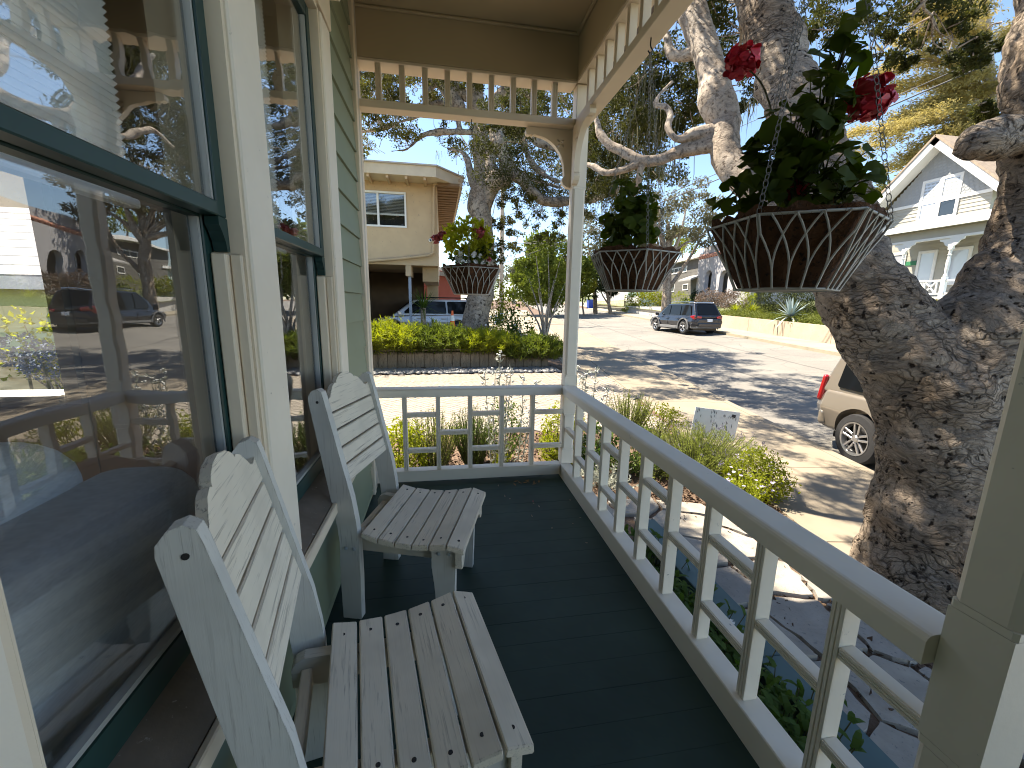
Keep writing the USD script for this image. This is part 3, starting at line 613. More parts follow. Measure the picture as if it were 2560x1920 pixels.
u = -10.0
while u < 60:
    L = 2.4
    slab(sw2, 12.36, 13.98, u+0.006, u+L-0.006, lambda n, uu: z_far(uu)+0.02*(n-12.3), CONC2)
    slab(sw2, 12.2, 12.35, u+0.004, u+L-0.004, lambda n, uu: z_far(uu), CONC2, 'kerb_stone', 0.2); u += L
TAR = mat('tar_seam', (0.055, 0.053, 0.05), 0.85)
seam = MB()
for n0, n1, ua, ub in ((7.35, 7.15, 6, 40), (9.9, 9.8, 8, 34), (6.1, 8.5, 30, 34)):
    for k in range(24):
        a, b = k/24, (k+1)/24
        pts = []
        for t in (a, b):
            n = n0+(n1-n0)*t+0.03*math.sin(37*t+n0); u = ua+(ub-ua)*t; pts.append((n, u))
        w = 0.014
        v = [nu(p[0]+s*w, p[1], z_street(p[0]+s*w, p[1])+0.004) for p in pts for s in (-1, 1)]
        seam.add(np.array(v), np.array([[0, 1, 3, 2]]))
obj('road_seam', seam, TAR, kind='structure')

# flagstone path beside the porch
FLAG = [mat('flagstone_%s' % k, c, 0.8, 0.22, 5, bump=0.6, bscale=18, bdist=0.012, dark=((0.16, 0.15, 0.14), 0.34)) for k, c in (('pale', (0.31, 0.275, 0.225)), ('grey', (0.25, 0.228, 0.198)), ('warm', (0.295, 0.265, 0.225)))]
path = structure('flagstone_path', (2.3, 2.2, -0.6))
rg = np.random.default_rng(21)
corridor = Polygon([(1.86, 0.2), (2.62, 0.1), (2.98, 1.3), (2.92, 2.6), (3.12, 3.15), (2.75, 3.75), (2.3, 3.92), (1.3, 3.92), (0.7, 3.9), (0.72, 3.60), (1.86, 3.55)])
seeds = [p for p in rg.uniform((0.6, 0.0), (3.2, 4.3), (9000, 2))]; pts = []
for p in seeds:
    if all(np.hypot(*(p-q)) > 0.41 for q in pts): pts.append(p)
from scipy.spatial import Voronoi
pts = np.array(pts); vor = Voronoi(np.vstack([pts, [[-9, -9], [12, -9], [-9, 14], [12, 14]]]))
from shapely.geometry import Point
for i in range(len(pts)):
    reg = vor.regions[vor.point_region[i]]
    if -1 in reg or not reg: continue
    P = Polygon(vor.vertices[reg]).intersection(corridor)
    if P.is_empty or P.area < 0.02: continue
    P = P.buffer(-0.018-rg.uniform(0, 0.010)); P = max(getattr(P, 'geoms', [P]), key=lambda g_: g_.area)
    if P.is_empty: continue
    P = P.buffer(-0.012).buffer(0.012, quad_segs=2); P = max(getattr(P, 'geoms', [P]), key=lambda g_: g_.area)
    if P.is_empty or P.area < 0.012: continue
    c = np.array(P.exterior.segmentize(0.09).coords)[:-1]; c = c+rg.normal(0, 0.008, c.shape)
    P = Polygon(c).buffer(0); P = max(getattr(P, 'geoms', [P]), key=lambda g_: g_.area)
    cx, cy = P.centroid.x, P.centroid.y; z0 = gz(cx, cy)
    obj('flagstone', MB().prism(P, 0.05+rg.uniform(0, 0.008), (0, 0, z0-0.02)), FLAG[rg.integers(3)], path)
obj('planter_edging', MB().box((1.62, 0.30, -0.62), (1.80, 1.62, -0.31), 0.004).box((1.62, 1.625, -0.62), (1.80, 3.05, -0.312), 0.004), mat('teal_step_paint', (0.075, 0.125, 0.125), 0.55, 0.15, 3), None, cat='step', label='teal painted plank edging the narrow planting strip below the railing')
# bark chips and fallen leaves on the soil
CHIP = mat('bark_chip', (0.17, 0.10, 0.06), 0.9, 0.3, 4, island=0.55)
chips = MB(); P = []
rg = np.random.default_rng(5)
xy = np.vstack([rg.uniform((-0.9, 3.7), (3.3, 6.2), (5200, 2)), rg.uniform((2.3, -0.5), (3.9, 4.6), (4200, 2)), rg.uniform((1.2, 0.3), (1.6, 3.4), (700, 2)), rg.uniform((-2.6, 11.6), (3.4, 12.6), (1200, 2))])
xy = xy[(NN[0]*xy[:, 0]+NN[1]*xy[:, 1]) < 3.0]
zz = z_ground(NN[0]*xy[:, 0]+NN[1]*xy[:, 1], UU[0]*xy[:, 0]+UU[1]*xy[:, 1])
chips.leaves(np.c_[xy, zz+0.012], 0.045, rg, 0.55, (0, 0, 0), 0.3, dirs=np.c_[rg.normal(size=(len(xy), 2)), rg.uniform(-0.15, 0.45, len(xy))], jit=0.05)
obj('bark_mulch', chips, CHIP, kind='stuff', label='brown bark chips and dry leaves scattered over the garden beds', cat='mulch')
# brick driveway between the two gardens
drv = structure('driveway', (0, 9, -0.5))
PAV = [mat('paver_%d' % k, c, 0.9, 0.12, 6, bump=0.3, bscale=60) for k, c in enumerate([(0.29, 0.25, 0.20), (0.265, 0.235, 0.195), (0.31, 0.268, 0.212)])]
rg = np.random.default_rng(9); rest = MB(); items = []
ang = math.radians(45); ca, sa = math.cos(ang), math.sin(ang)
for i in range(-75, 76):
    for j in range(-24, 24):
        for w, (ox, oy, lx, ly) in enumerate(((0, 0, 0.2, 0.1), (0, 0.1, 0.1, 0.2))):
            # herringbone lattice
            bx, by = i*0.1+j*0.2+ox, -i*0.1*0+i*0.1+j*-0.2*0+oy
            bx, by = ox+0.1*i+0.2*j, oy+0.1*i-0.2*j
            cx, cy = bx+lx/2, by+ly/2
            X, Y = ca*cx-sa*cy+0.2, sa*cx+ca*cy+8.6
            if not (-4.2 < X < 4.9 and 6.25 < Y < 11.25) or NN[0]*X+NN[1]*Y > 2.9: continue
            items.append((X, Y, lx, ly))
seen = set(); uniq = []
for it in items:
    k = (round(it[0], 2), round(it[1], 2))
    if k in seen: continue
    seen.add(k); uniq.append(it)
uniq.sort(key=lambda t: t[1]+abs(t[0]-0.8)*0.8)
R45 = np.array([[ca, -sa, 0], [sa, ca, 0], [0, 0, 1.0]])
for k, (X, Y, lx, ly) in enumerate(uniq):
    mb = MB() if k < 300 else rest
    mb.box((-lx/2+0.003, -ly/2+0.003, -0.04), (lx/2-0.003, ly/2-0.003, 0.022+rg.uniform(-0.002, 0.002)), 0.004 if k < 300 else 0, R45, (X, Y, gz(X, Y)))
    if k < 300: obj('paver', mb, PAV[k % 3], drv)
obj('paver_field', rest, PAV[0], drv, kind='stuff')
obj('forecourt', sheet(np.linspace(-6, 3.0, 10), np.arange(16.5, 60, 1.0), lambda n, u: z_ground(n, u)+0.012), CONC2, kind='structure')
obj('forecourt', sheet(np.linspace(1.9, 3.01, 4), np.arange(9.0, 16.6, .5), lambda n, u: z_ground(n, u)+0.011), CONC, kind='structure')
# grey pebble strip and stone edge in front of the neighbour's planter
peb = structure('pebble_bed', (0.3, 11.5, -0.45)); rg = np.random.default_rng(12); rest = MB()
PEB = [mat('pebble_%d' % k, c, 0.55, 0.2, 9) for k, c in enumerate([(0.12, 0.123, 0.13), (0.17, 0.172, 0.175), (0.24, 0.232, 0.22)])]
ps = rg.uniform((-2.8, 11.28), (3.3, 11.95), (900, 2)); ps = ps[np.argsort(ps[:, 1]+0.0)]
for k, (x, y) in enumerate(ps):
    mb = MB() if k < 300 else rest
    mb.ball((x, y, gz(x, y)+0.03+rg.uniform(0, 0.03)), rg.uniform(0.045, 0.08), 1, (rg.uniform(0.9, 1.5), rg.uniform(0.9, 1.4), 0.6))
    if k < 300: obj('pebble', mb, PEB[k % 3], peb, True)
obj('pebbles', rest, PEB[1], peb, True, kind='stuff')
# ------------------------------------------------------------------ trees
def barkmat(name, c_light, c_dark, scale=9.0, squash=2.0, bump=0.9, dist=0.02, crack=1.0):
    """Bark of small broken plates: cracks between warped cells, pits, brown and grey patches."""
    cl = np.array(c_light)
    n = {'tc': ('texture_coordinate', {}), 'wn': ('noise_texture', {'scale': 3.2, 'detail': 4.0}), 'wv': ('mix', {'mix_type': 'add', 'fac': 0.30}),
         'mp': ('mapping', {'scale': (1.0, 1.0, squash)}),
         'vc': ('voronoi_texture', {'scale': scale, 'feature': 'distance_to_edge'}), 'cr': ('rgb_ramp', {'ramp': [(0.0, (0.22, 0.22, 0.22)), (0.035*crack, (0.62, 0.62, 0.62)), (0.11*crack, (1, 1, 1))]}),
         'v2': ('voronoi_texture', {'scale': scale*2.7, 'feature': 'distance_to_edge'}), 'c2': ('rgb_ramp', {'ramp': [(0.0, (0.72, 0.72, 0.72)), (0.06, (1, 1, 1))]}),
         'n1': ('noise_texture', {'scale': scale*1.4, 'detail': 7.0, 'roughness': 0.7}), 'r1': ('rgb_ramp', {'ramp': [(0.34, tuple(cl*0.30)), (0.47, tuple(cl*0.80)), (0.62, tuple(cl)), (0.8, tuple(np.minimum(cl*1.22, 1)))]}),
         'np': ('noise_texture', {'scale': scale*2.2, 'detail': 2.0}), 'pr': ('rgb_ramp', {'ramp': [(0.31, (0, 0, 0)), (0.40, (1, 1, 1))]}),
         'big': ('noise_texture', {'scale': 1.5, 'detail': 3.0}), 'rb': ('rgb_ramp', {'ramp': [(0.34, (0.86, 0.78, 0.70)), (0.55, (0.98, 0.96, 0.94)), (0.7, (1.05, 1.06, 1.07))]}),
         'mk': ('noise_texture', {'scale': 2.6, 'detail': 3.0}), 'mr': ('rgb_ramp', {'ramp': [(0.42, (1, 1, 1)), (0.62, (0.12, 0.12, 0.12))]}), 'mxk': ('math', {'math_type': 'maximum'}), 'k': ('math', {'math_type': 'multiply'}), 'k2': ('math', {'math_type': 'multiply'}), 'm': ('mix', {'mix_type': 'multiply', 'fac': 1.0}), 'md': ('mix', {'color1': tuple(c_dark)}),
         'h': ('math', {'math_type': 'multiply_add', 'value2': 0.55}), 'b': ('bump', {'strength': bump, 'distance': dist}), 'p': ('principled_bsdf', {'roughness': 0.92, 'specular_ior_level': 0.18})}
    l = [('tc.object', 'wn.vector'), ('tc.object', 'wv.color1'), ('wn.color', 'wv.color2'), ('wv.color', 'mp.vector'), ('mp.vector', 'vc.vector'), ('mp.vector', 'v2.vector'), ('mp.vector', 'n1.vector'), ('tc.object', 'np.vector'), ('tc.object', 'big.vector'),
         ('vc.distance', 'cr.fac'), ('v2.distance', 'c2.fac'), ('n1.fac', 'r1.fac'), ('np.fac', 'pr.fac'), ('big.fac', 'rb.fac'), ('tc.object', 'mk.vector'), ('mk.fac', 'mr.fac'), ('cr.color', 'mxk.value1'), ('mr.color', 'mxk.value2'), ('mxk.value', 'k.value1'), ('c2.color', 'k.value2'), ('k.value', 'k2.value1'), ('pr.color', 'k2.value2'),
         ('r1.color', 'm.color1'), ('rb.color', 'm.color2'), ('k2.value', 'md.fac'), ('m.color', 'md.color2'), ('md.color', 'p.base_color'), ('k2.value', 'h.value1'), ('n1.fac', 'h.value3'), ('h.value', 'b.height'), ('b.normal', 'p.normal')]
    return usdkit.material(stage, '/World/Looks/'+name, n, l, surface='p.BSDF')
BARK = barkmat('oak_bark', (0.43, 0.36, 0.285), (0.030, 0.022, 0.016), 9.5, 2.3, 1.0, 0.035)
BARKP = barkmat('pale_oak_bark', (0.46, 0.405, 0.345), (0.15, 0.12, 0.095), 12.0, 1.2, 0.7, 0.010, 0.6)
BARKF = barkmat('far_oak_bark', (0.40, 0.34, 0.27), (0.06, 0.045, 0.035), 5.0, 1.2, 0.9, 0.03)
OAKL = leafmat('oak_leaves', (0.030, 0.034, 0.008), (0.19, 0.17, 0.035), (0.085, 0.085, 0.018), 0.36)
OAKF = leafmat('far_oak_leaves', (0.05, 0.052, 0.012), (0.34, 0.27, 0.065), (0.16, 0.145, 0.034), 0.40)
LICHEN = mat('hanging_lichen', (0.12, 0.112, 0.06), 0.95, 0.3)
def organic(bones, res, noise_amp, nscale, seed, iters=14, wrinkle=0.0):
    """bones: list of chains [(point, radius), ...]; one continuous skin with bark relief."""
    parts = []
    for ch in bones:
        for (p, r), (q, s) in zip(ch[:-1], ch[1:]):
            parts.append(m3.Manifold.batch_hull([m3.Manifold.sphere(r, 28).translate(list(map(float, p))), m3.Manifold.sphere(s, 28).translate(list(map(float, q)))]))
    M = m3.Manifold.batch_boolean(parts, m3.OpType.Add).refine_to_length(res*1.6)
    v, f, _ = meshkit.arrays(M)
    t = trimesh.Trimesh(v, f, process=True)
    trimesh.smoothing.filter_taubin(t, lamb=0.5, nu=0.51, iterations=iters)
    v, f = trimesh.remesh.subdivide_to_size(t.vertices, t.faces, res*1.8) if False else (np.array(t.vertices), np.array(t.faces))
    t = trimesh.Trimesh(v, f, process=False); nr = np.array(t.vertex_normals)
    d = (meshkit.fbm(v*nscale, 4, seed)-0.5)*2*noise_amp
    if wrinkle: d = d+(meshkit.fbm(v*np.array([5, 5, 22.0]), 4, seed+3)-0.5)*2*wrinkle
    return v+nr*d[:, None], f
def chain(lst):
    p, r = smooth_path([at(*q[:3]) if len(q) == 4 else np.array(q[1]) for q in lst], 4, [q[3] if len(q) == 4 else q[2] for q in lst])
    return list(zip(p, r))
def tube_path(mb, lst, n=8, k=4, jit=0.0, rng=None):
    """lst of (px, py, dep, radius) surveyed along a branch."""
    pts = np.array([at(*q[:3]) for q in lst]); r = [q[3] for q in lst]
    p, rr = smooth_path(pts, k, r)
    if jit: p[1:-1] += rng.normal(0, jit, (len(p)-2, 3))
    mb.tube(p, np.maximum(rr, 0.004), n); return p
def clumps(mb, lst, size, rng, per, tw=None, aspect=0.5, shell=0.2, flat=0.75, hang=0.0):
    """Leaf clumps, each an uneven gathering of leafy sprays round its centre; tw: (MB, points to grow twigs from)."""
    for c, r, dn in lst:
        c = np.asarray(c, float); k = max(3, int(7*dn)); sub = c+sphere_pts(k, rng, 0.3)*r*np.array([1, 1, flat])
        for s in sub:
            n = max(8, int(per*dn*rng.uniform(0.6, 1.4)/k*2)); rs = r*rng.uniform(0.28, 0.5)
            q = s+sphere_pts(n, rng, 0.1)*rs*np.array([1, 1, 0.8])
            if hang: q[:, 2] -= hang*rng.uniform(0, 1, n)**2*r
            mb.leaves(q, size, rng, aspect)
        if tw is not None:
            tm, base = tw; b = base[np.argmin(((base-c)**2).sum(1))]; far = np.linalg.norm(b-c) > 0.55+r
            for s in sub[:min(k, 4)]:
                if far: b = s+rng.normal(0, .55*r, 3)
                m = 0.5*(b+s)+rng.normal(0, 0.12*np.linalg.norm(s-b)+0.02, 3)
                p, rr = smooth_path([b, m, s], 4, [0.013, 0.009, 0.003]); tm.tube(p, rr, 5, False)
def lichen(mb, c, n, L, rng, spread):
    for _ in range(n):
        p = np.asarray(c)+rng.normal(0, spread, 3)*np.array([1, 1, 0.4]); l = L*rng.uniform(0.4, 1.2)
        q = p+np.array([rng.normal(0, 0.04), rng.normal(0, 0.04), -l*0.5]); e = q+np.array([rng.normal(0, 0.05), rng.normal(0, 0.05), -l*0.5])
        w = rng.uniform(0.004, 0.011); x = np.array([rng.normal(), rng.normal(), 0]); x /= np.linalg.norm(x)
        mb.add(np.array([p-x*w, p+x*w, q-x*w*0.8, q+x*w*0.8, e]), np.array([[0, 1, 3], [0, 3, 2], [2, 3, 4]]))

# the big oak beside the porch
rg = np.random.default_rng(31)
base = np.array([3.62, 2.28, gz(3.62, 2.28)])
oak = thing('oak_tree', 'massive grey forked oak trunk right beside the porch, its bark deeply wrinkled', 'tree', base)
main = [('w', base+[0.02, 0, -0.35], 0.50), ('w', base+[0, 0, 0.05], 0.455), ('w', base+[-0.01, 0.0, 0.28], 0.415)]
trunk = chain(main+[(2345, 1230, 3.18, 0.385), (2350, 1080, 3.14, 0.385), (2330, 960, 3.12, 0.39)])
limb_l = chain([(2330, 980, 3.14, 0.37), (2240, 860, 3.18, 0.325), (2150, 725, 3.26, 0.285), (2110, 610, 3.38, 0.262), (2085, 500, 3.52, 0.248), (2045, 400, 3.65, 0.238), (1965, 200, 3.9, 0.232), (1904, 0, 4.15, 0.23), (1845, -190, 4.5, 0.21), (1780, -430, 5.1, 0.16)])
limb_r = chain([(2360, 980, 3.12, 0.37), (2465, 830, 3.02, 0.335), (2588, 650, 2.95, 0.305), (2645, 480, 2.93, 0.285), (2640, 300, 2.95, 0.268), (2630, 150, 3.0, 0.262), (2660, 0, 3.1, 0.26), (2680, -260, 3.3, 0.22)])
stub = chain([(2600, 330, 2.95, 0.15), (2500, 345, 2.86, 0.128), (2436, 358, 2.80, 0.105)])
roots = [chain([('w', base+[0, 0, 0.1], 0.38), ('w', base+[-0.42, 0.35, -0.12], 0.17), ('w', base+[-0.75, 0.75, -0.1], 0.07), ('w', base+[-1.0, 1.0, -0.12], 0.035)]),
         chain([('w', base+[0, 0, 0.1], 0.38), ('w', base+[-0.48, -0.42, -0.14], 0.17), ('w', base+[-0.72, -0.95, -0.06], 0.09), ('w', base+[-0.75, -1.5, -0.10], 0.06)]),
         chain([('w', base+[0, 0, 0.1], 0.36), ('w', base+[0.1, -0.7, -0.14], 0.17), ('w', base+[0.1, -1.3, -0.2], 0.08)])]
v, f = organic([trunk, limb_l, limb_r, stub]+roots, 0.020, 0.055, 4.2, 3, 14, 0.018)
obj('trunk', MB().add(v, f), BARK, oak, True)
pale = chain([(2112, 640, 3.40, 0.20), (2010, 560, 3.85, 0.175), (1900, 480, 4.2, 0.16), (1822, 405, 4.4, 0.15), (1812, 340, 4.45, 0.148), (1812, 300, 4.5, 0.155), (1788, 245, 4.5, 0.185), (1782, 190, 4.55, 0.145), (1748, 80, 4.7, 0.15), (1716, -20, 4.9, 0.155), (1660, -280, 5.6, 0.13)])
bzig = chain([(1815, 345, 4.45, 0.10), (1770, 362, 4.5, 0.085), (1700, 378, 4.6, 0.07), (1652, 398, 4.65, 0.06), (1606, 402, 4.7, 0.062), (1570, 386, 4.75, 0.05), (1522, 360, 4.85, 0.047), (1498, 328, 4.95, 0.042), (1490, 296, 5.1, 0.035), (1470, 250, 5.4, 0.025)])
bz2 = chain([(1600, 405, 4.7, 0.05), (1555, 425, 4.8, 0.038), (1515, 432, 4.9, 0.034), (1490, 420, 5.0, 0.03), (1466, 412, 5.1, 0.026), (1440, 440, 5.3, 0.018)])
bz3 = chain([(1606, 405, 4.7, 0.05), (1598, 440, 4.75, 0.03), (1592, 480, 4.85, 0.022), (1560, 505, 5.0, 0.012)])
curl = chain([(1790, 330, 4.5, 0.09), (1740, 335, 4.5, 0.075), (1700, 348, 4.55, 0.042), (1680, 338, 4.55, 0.035), (1670, 315, 4.6, 0.034), (1676, 288, 4.65, 0.034), (1664, 267, 4.7, 0.032), (1640, 262, 4.75, 0.03), (1650, 235, 4.8, 0.016), (1680, 205, 4.9, 0.014)])
knob = chain([(1745, 120, 4.7, 0.10), (1710, 140, 4.75, 0.06), (1676, 132, 4.8, 0.05), (1668, 95, 4.85, 0.045), (1640, 60, 5.0, 0.035)])
v, f = organic([pale, bzig, bz2, bz3, curl, knob], 0.026, 0.018, 6.0, 8, 10, 0.006)
obj('pale_limb', MB().add(v, f), BARKP, oak, True, label='pale smooth limb with knobs and zigzag side branches')
tw = MB(); base_pts = np.vstack([[p for p, r in c] for c in (limb_l[8:], pale[6:], bzig, bz2, curl, knob)])
tops = [[(1904, 0, 4.15, .16), (2000, -90, 4.6, .12), (2120, -110, 5.2, .08), (2250, -60, 5.8, .04), (2330, 40, 6.4, .015)],
        [(2640, 20, 3.1, .18), (2560, -120, 3.8, .13), (2480, -160, 4.6, .09), (2390, -90, 5.2, .04), (2280, 40, 5.6, .015)],
        [(1845, -190, 4.5, .16), (1700, -330, 6, .12), (1560, -260, 8, .09), (1530, 60, 9.5, .05)],
        [(1780, -430, 5.1, .15), (1900, -700, 6.5, .12), (2000, -500, 8.5, .08), (2020, -200, 10, .05), (2060, 60, 11, .03)],
        [(1716, -20, 4.9, .12), (1750, -160, 6, .10), (1840, -60, 7, .06), (1850, 120, 8, .03)],
        [(1660, -280, 5.6, .12), (1540, -250, 7.5, .09), (1560, 20, 9, .06), (1600, 200, 10, .03)]]
for t in tops: base_pts = np.vstack([base_pts, tube_path(tw, t, 8, 5, 0.03, rg)])
CL = []
def cl(px, py, dep, r, dn=1.0): CL.append((at(px, py, dep), r, dn))
# seen between the porch post and the pale limb
for px, py, dep, r, dn in [(1560, 215, 9, .55, 1.5), (1600, 150, 9, .5, 1.3), (1620, 250, 9.5, .55, 1.5), (1590, 300, 9, .5, 1.4), (1660, 210, 9, .45, .9), (1520, 265, 10, .45, .8), (1500, 330, 10, .35, .9), (1495, 415, 10, .42, 1.2), (1545, 390, 10.5, .45, 1.2), (1610, 345, 9.5, .5, 1.3), (1660, 320, 9.5, .45, 1.2),
                           (1700, 260, 9, .5, 1.2), (1710, 310, 9.5, .45, 1.1), (1680, 420, 10, .5, .9), (1620, 460, 10.5, .45, .9), (1530, 470, 11, .45, 1.1), (1560, 520, 12, .5, .9), (1480, 480, 11, .35, .8), (1720, 200, 8.5, .35, .8), (1640, 120, 8.5, .4, .9), (1510, 205, 9.5, .3, .7), (1690, 60, 8, .3, .6), (1600, 60, 9, .35, .6)]:
    cl(px, py, dep, r, dn)
# between and behind the limbs, top of the picture, right-hand canopy
for px, py, dep, r, dn in [(1800, 60, 8, .45, 1.0), (1830, 130, 8.5, .42, 1.1), (1800, 180, 9, .35, .8), (1860, 250, 8.5, .35, 1.0), (1770, 20, 8, .4, .8), (1840, 20, 8, .4, .9), (1755, 250, 9, .45, 1.2), (1740, 300, 10, .4, 1.0), (1880, 180, 9, .35, .9),
                           (2020, 20, 8, .5, 1.3), (2080, 30, 8.5, .5, 1.1), (2140, 10, 9, .45, .9), (2050, 90, 8, .38, 1.1), (2110, 80, 8.5, .4, .8), (2060, 200, 8, .28, 1.3), (2085, 180, 8.2, .2, 1.0), (2010, 110, 7.5, .28, .9), (2030, 230, 7.8, .2, .8),
                           (2220, 20, 7.5, .5, 1.2), (2290, 20, 7.5, .42, .9), (2350, 20, 7.5, .42, .9), (2410, 20, 7, .4, .9), (2240, 90, 7.5, .30, .8), (2300, 90, 7, .30, .7), (2390, 80, 7, .32, .8), (2430, 110, 6.5, .28, .8), (2215, 150, 8, .22, .8), (2262, 150, 7.5, .2, .7), (2425, 150, 6.5, .2, .7), (2190, 60, 8.5, .3, .8),
                           (2465, 280, 6, .17, .8), (2440, 130, 6, .25, 1.0)]:
    cl(px, py, dep, r, dn)
# the rest of the crown, over the street and the pavement, out of the picture but casting its shade
for _ in range(150):
    uu, nn = rg.uniform(8.0, 18.5), rg.uniform(-0.6, 4.9)
    p = nu(nn, uu, rg.uniform(5.2, 7.4))
    if meshkit.noise(np.array([[p[0]*.42+3, p[1]*.42, 0.5]]))[0] < 0.33: continue
    w_ = p-EYE; qx, qy = 1280+FPX*(w_ @ CAM_R)/(w_ @ CAM_F), 960-FPX*(w_ @ CAM_U)/(w_ @ CAM_F)
    if 900 < qx < 1470 and qy > 150 and rg.uniform() < 0.6: continue
    CL.append((p, rg.uniform(.5, .85), rg.uniform(1.1, 1.9)))
for _ in range(70):
    p = nu(rg.uniform(-0.6, 2.9), rg.uniform(4.2, 9.5), rg.uniform(5.4, 7.4))
    if p[2]-1.5 < 0.66*np.linalg.norm(p[:2])+.45: continue
    CL.append((p, rg.uniform(.4, .65), 1.1))
for _ in range(60):
    p = np.array([rg.uniform(-3.9, -1.5), rg.uniform(4.9, 6.0), rg.uniform(6.0, 7.2)]); CL.append((p, rg.uniform(.5, .7), 1.8))
for _ in range(8):
    p = np.array([rg.uniform(0.5, 2.1), rg.uniform(3.2, 4.9), rg.uniform(4.9, 6.8)]); CL.append((p, rg.uniform(.4, .6), 1.4))
for _ in range(30):
    p = np.array([rg.uniform(0.8, 5.0), rg.uniform(0.5, 5.5), rg.uniform(5.2, 7.5)]); CL.append((p, rg.uniform(.4, .65), .8))
lv = MB(); clumps(lv, CL, 0.066, rg, 330, (tw, base_pts))
obj('branches', tw, BARK, oak, True, kind='stuff')
obj('crown', lv, OAKL, oak, kind='stuff')
lm = MB()
for px, py, dep, n, L, sp in [(1590, 260, 9, 60, 1.0, .28), (1640, 300, 9, 50, .9, .25), (1560, 380, 10, 36, .8, .25), (1600, 200, 9, 40, .9, .25), (1870, 260, 7, 20, .5, .12), (1680, 380, 9.5, 40, .9, .25), (2100, 60, 8, 30, .5, .3), (1500, 480, 11, 20, .8, .2)]:
    lichen(lm, at(px, py, dep), n, L, rg, sp)
obj('lichen', lm, LICHEN, oak, kind='stuff')

# the gnarled oak behind the neighbour's planter
rg = np.random.default_rng(44)
b2 = ony(1196, 830, 14.6); b2[2] = gz(b2[0], b2[1]); D0 = float((b2-EYE) @ CAM_F)
oak2 = thing('oak_tree', 'gnarled twisting oak standing behind the neighbour\'s planter, beside the tan house', 'tree', b2)
d = 14.9
tr = chain([('w', b2+[-0.12, 0, -0.3], .62), (1190, 800, d, .50), (1200, 740, d, .45), (1210, 680, d, .42), (1208, 620, d, .40), (1205, 560, d, .37), (1198, 510, d, .42), (1204, 470, d, .36), (1206, 420, d, .31), (1202, 360, d, .29), (1200, 300, d, .27), (1192, 240, d, .25), (1175, 180, d, .24), (1150, 110, d, .2)])
bonesf = [tr,
  chain([(1212, 520, d, .22), (1232, 470, d-.3, .25), (1240, 450, d-.6, .33), (1262, 440, d-.6, .28), (1264, 400, d-.6, .24), (1250, 360, d-.6, .24), (1240, 335, d-.5, .25), (1256, 315, d-.4, .22), (1290, 312, d-.3, .18), (1330, 290, d, .12)]),
  chain([(1240, 450, d-.6, .2), (1228, 420, d-.6, .2), (1230, 380, d-.6, .19), (1246, 350, d-.6, .19)]),
  chain([(1268, 425, d-.5, .2), (1300, 448, d-.5, .19), (1330, 478, d-.5, .18), (1362, 500, d-.4, .17), (1410, 503, d-.3, .15), (1460, 500, d, .13), (1540, 480, d, .09), (1600, 440, d, .05)]),
  chain([(1210, 300, d, .2), (1240, 250, d, .19), (1290, 215, d, .2), (1330, 235, d, .13), (1360, 200, d, .1)]),
  chain([(1178, 330, d, .12), (1120, 330, d, .11), (1065, 335, d, .08), (1040, 352, d, .06), (1017, 373, d, .05), (980, 378, d, .03)]),
  chain([(1150, 270, d, .2), (1120, 225, d, .24), (1090, 200, d, .24), (1070, 225, d, .16), (1072, 255, d, .12)]),
  chain([(1192, 240, d, .2), (1160, 235, d, .2), (1128, 215, d, .22)]),
  chain([(1150, 330, d, .10), (1145, 300, d, .11), (1130, 270, d, .10), (1085, 262, d, .1), (1040, 290, d, .07), (960, 320, d, .06), (900, 332, d, .05)]),
  chain([(960, 320, d, .07), (935, 280, d, .08), (905, 230, d, .12), (895, 180, d, .14)]),
  chain([(1205, 470, d, .16), (1180, 455, d, .13), (1172, 410, d, .12), (1155, 380, d, .09), (1120, 370, d, .06)]),
  chain([(1300, 330, d, .1), (1320, 390, d, .1), (1350, 430, d, .09), (1400, 455, d, .06), (1425, 440, d, .04)]),
  chain([(1290, 310, d, .14), (1340, 350, d, .13), (1390, 375, d, .1), (1430, 390, d, .07), (1500, 380, d, .05)]),
  chain([(1275, 400, d, .08), (1300, 430, d+.2, .08), (1340, 450, d+.2, .06), (1400, 470, d+.2, .05)])]
v, f = organic(bonesf, 0.10, 0.10, 2.2, 5, 4)
obj('trunk', MB().add(v, f), BARKF, oak2, True)
tw = MB(); bp = np.vstack([[p for p, r in c] for c in bonesf[1:]]+[[p for p, r in tr[28:]]]); CL = []
for _ in range(300):
    px, py = rg.uniform(860, 1430), rg.uniform(60, 470)
    if px < 1160 and py > 395: continue
    if 930 < px < 1130 and 280 < py < 400 and rg.uniform() < 0.55: continue
    CL.append((at(px, py, rg.uniform(15.8, 19) if (1140 < px < 1480 and py > 215) else rg.uniform(12.5, 18)), rg.uniform(.35, .65), rg.uniform(.5, 1.1)))
for px, py in [(1250, 560), (1290, 590), (1330, 560), (1360, 590), (1395, 560), (1420, 530), (1290, 540), (1255, 610), (1240, 640), (1350, 530), (1400, 600), (1290, 620), (1430, 640), (1225, 560), (1310, 510), (1385, 500), (1270, 510)]:
    CL.append((at(px, py, rg.uniform(13.5, 16)), rg.uniform(.25, .42), rg.uniform(.6, 1.0)))
for px, py in [(1480, 540), (1520, 560), (1580, 470), (1640, 450), (1500, 600)]: CL.append((at(px, py, 17), .45, .8))
clumps(lv2 := MB(), CL, 0.09, rg, 170, (tw, bp))
obj('branches', tw, BARKF, oak2, True, kind='stuff'); obj('crown', lv2, OAKF, oak2, kind='stuff')
lm = MB()
for px, py, L in [(1268, 345, 1.3), (1275, 350, 1.0), (1262, 352, 1.5), (1120, 240, .9), (1010, 240, .8), (1100, 380, .5), (1400, 400, .8)]: lichen(lm, at(px, py, d-.8), 10, L, rg, .08)
obj('lichen', lm, mat('pale_lichen', (0.42, 0.40, 0.20), 0.95), oak2, kind='stuff')

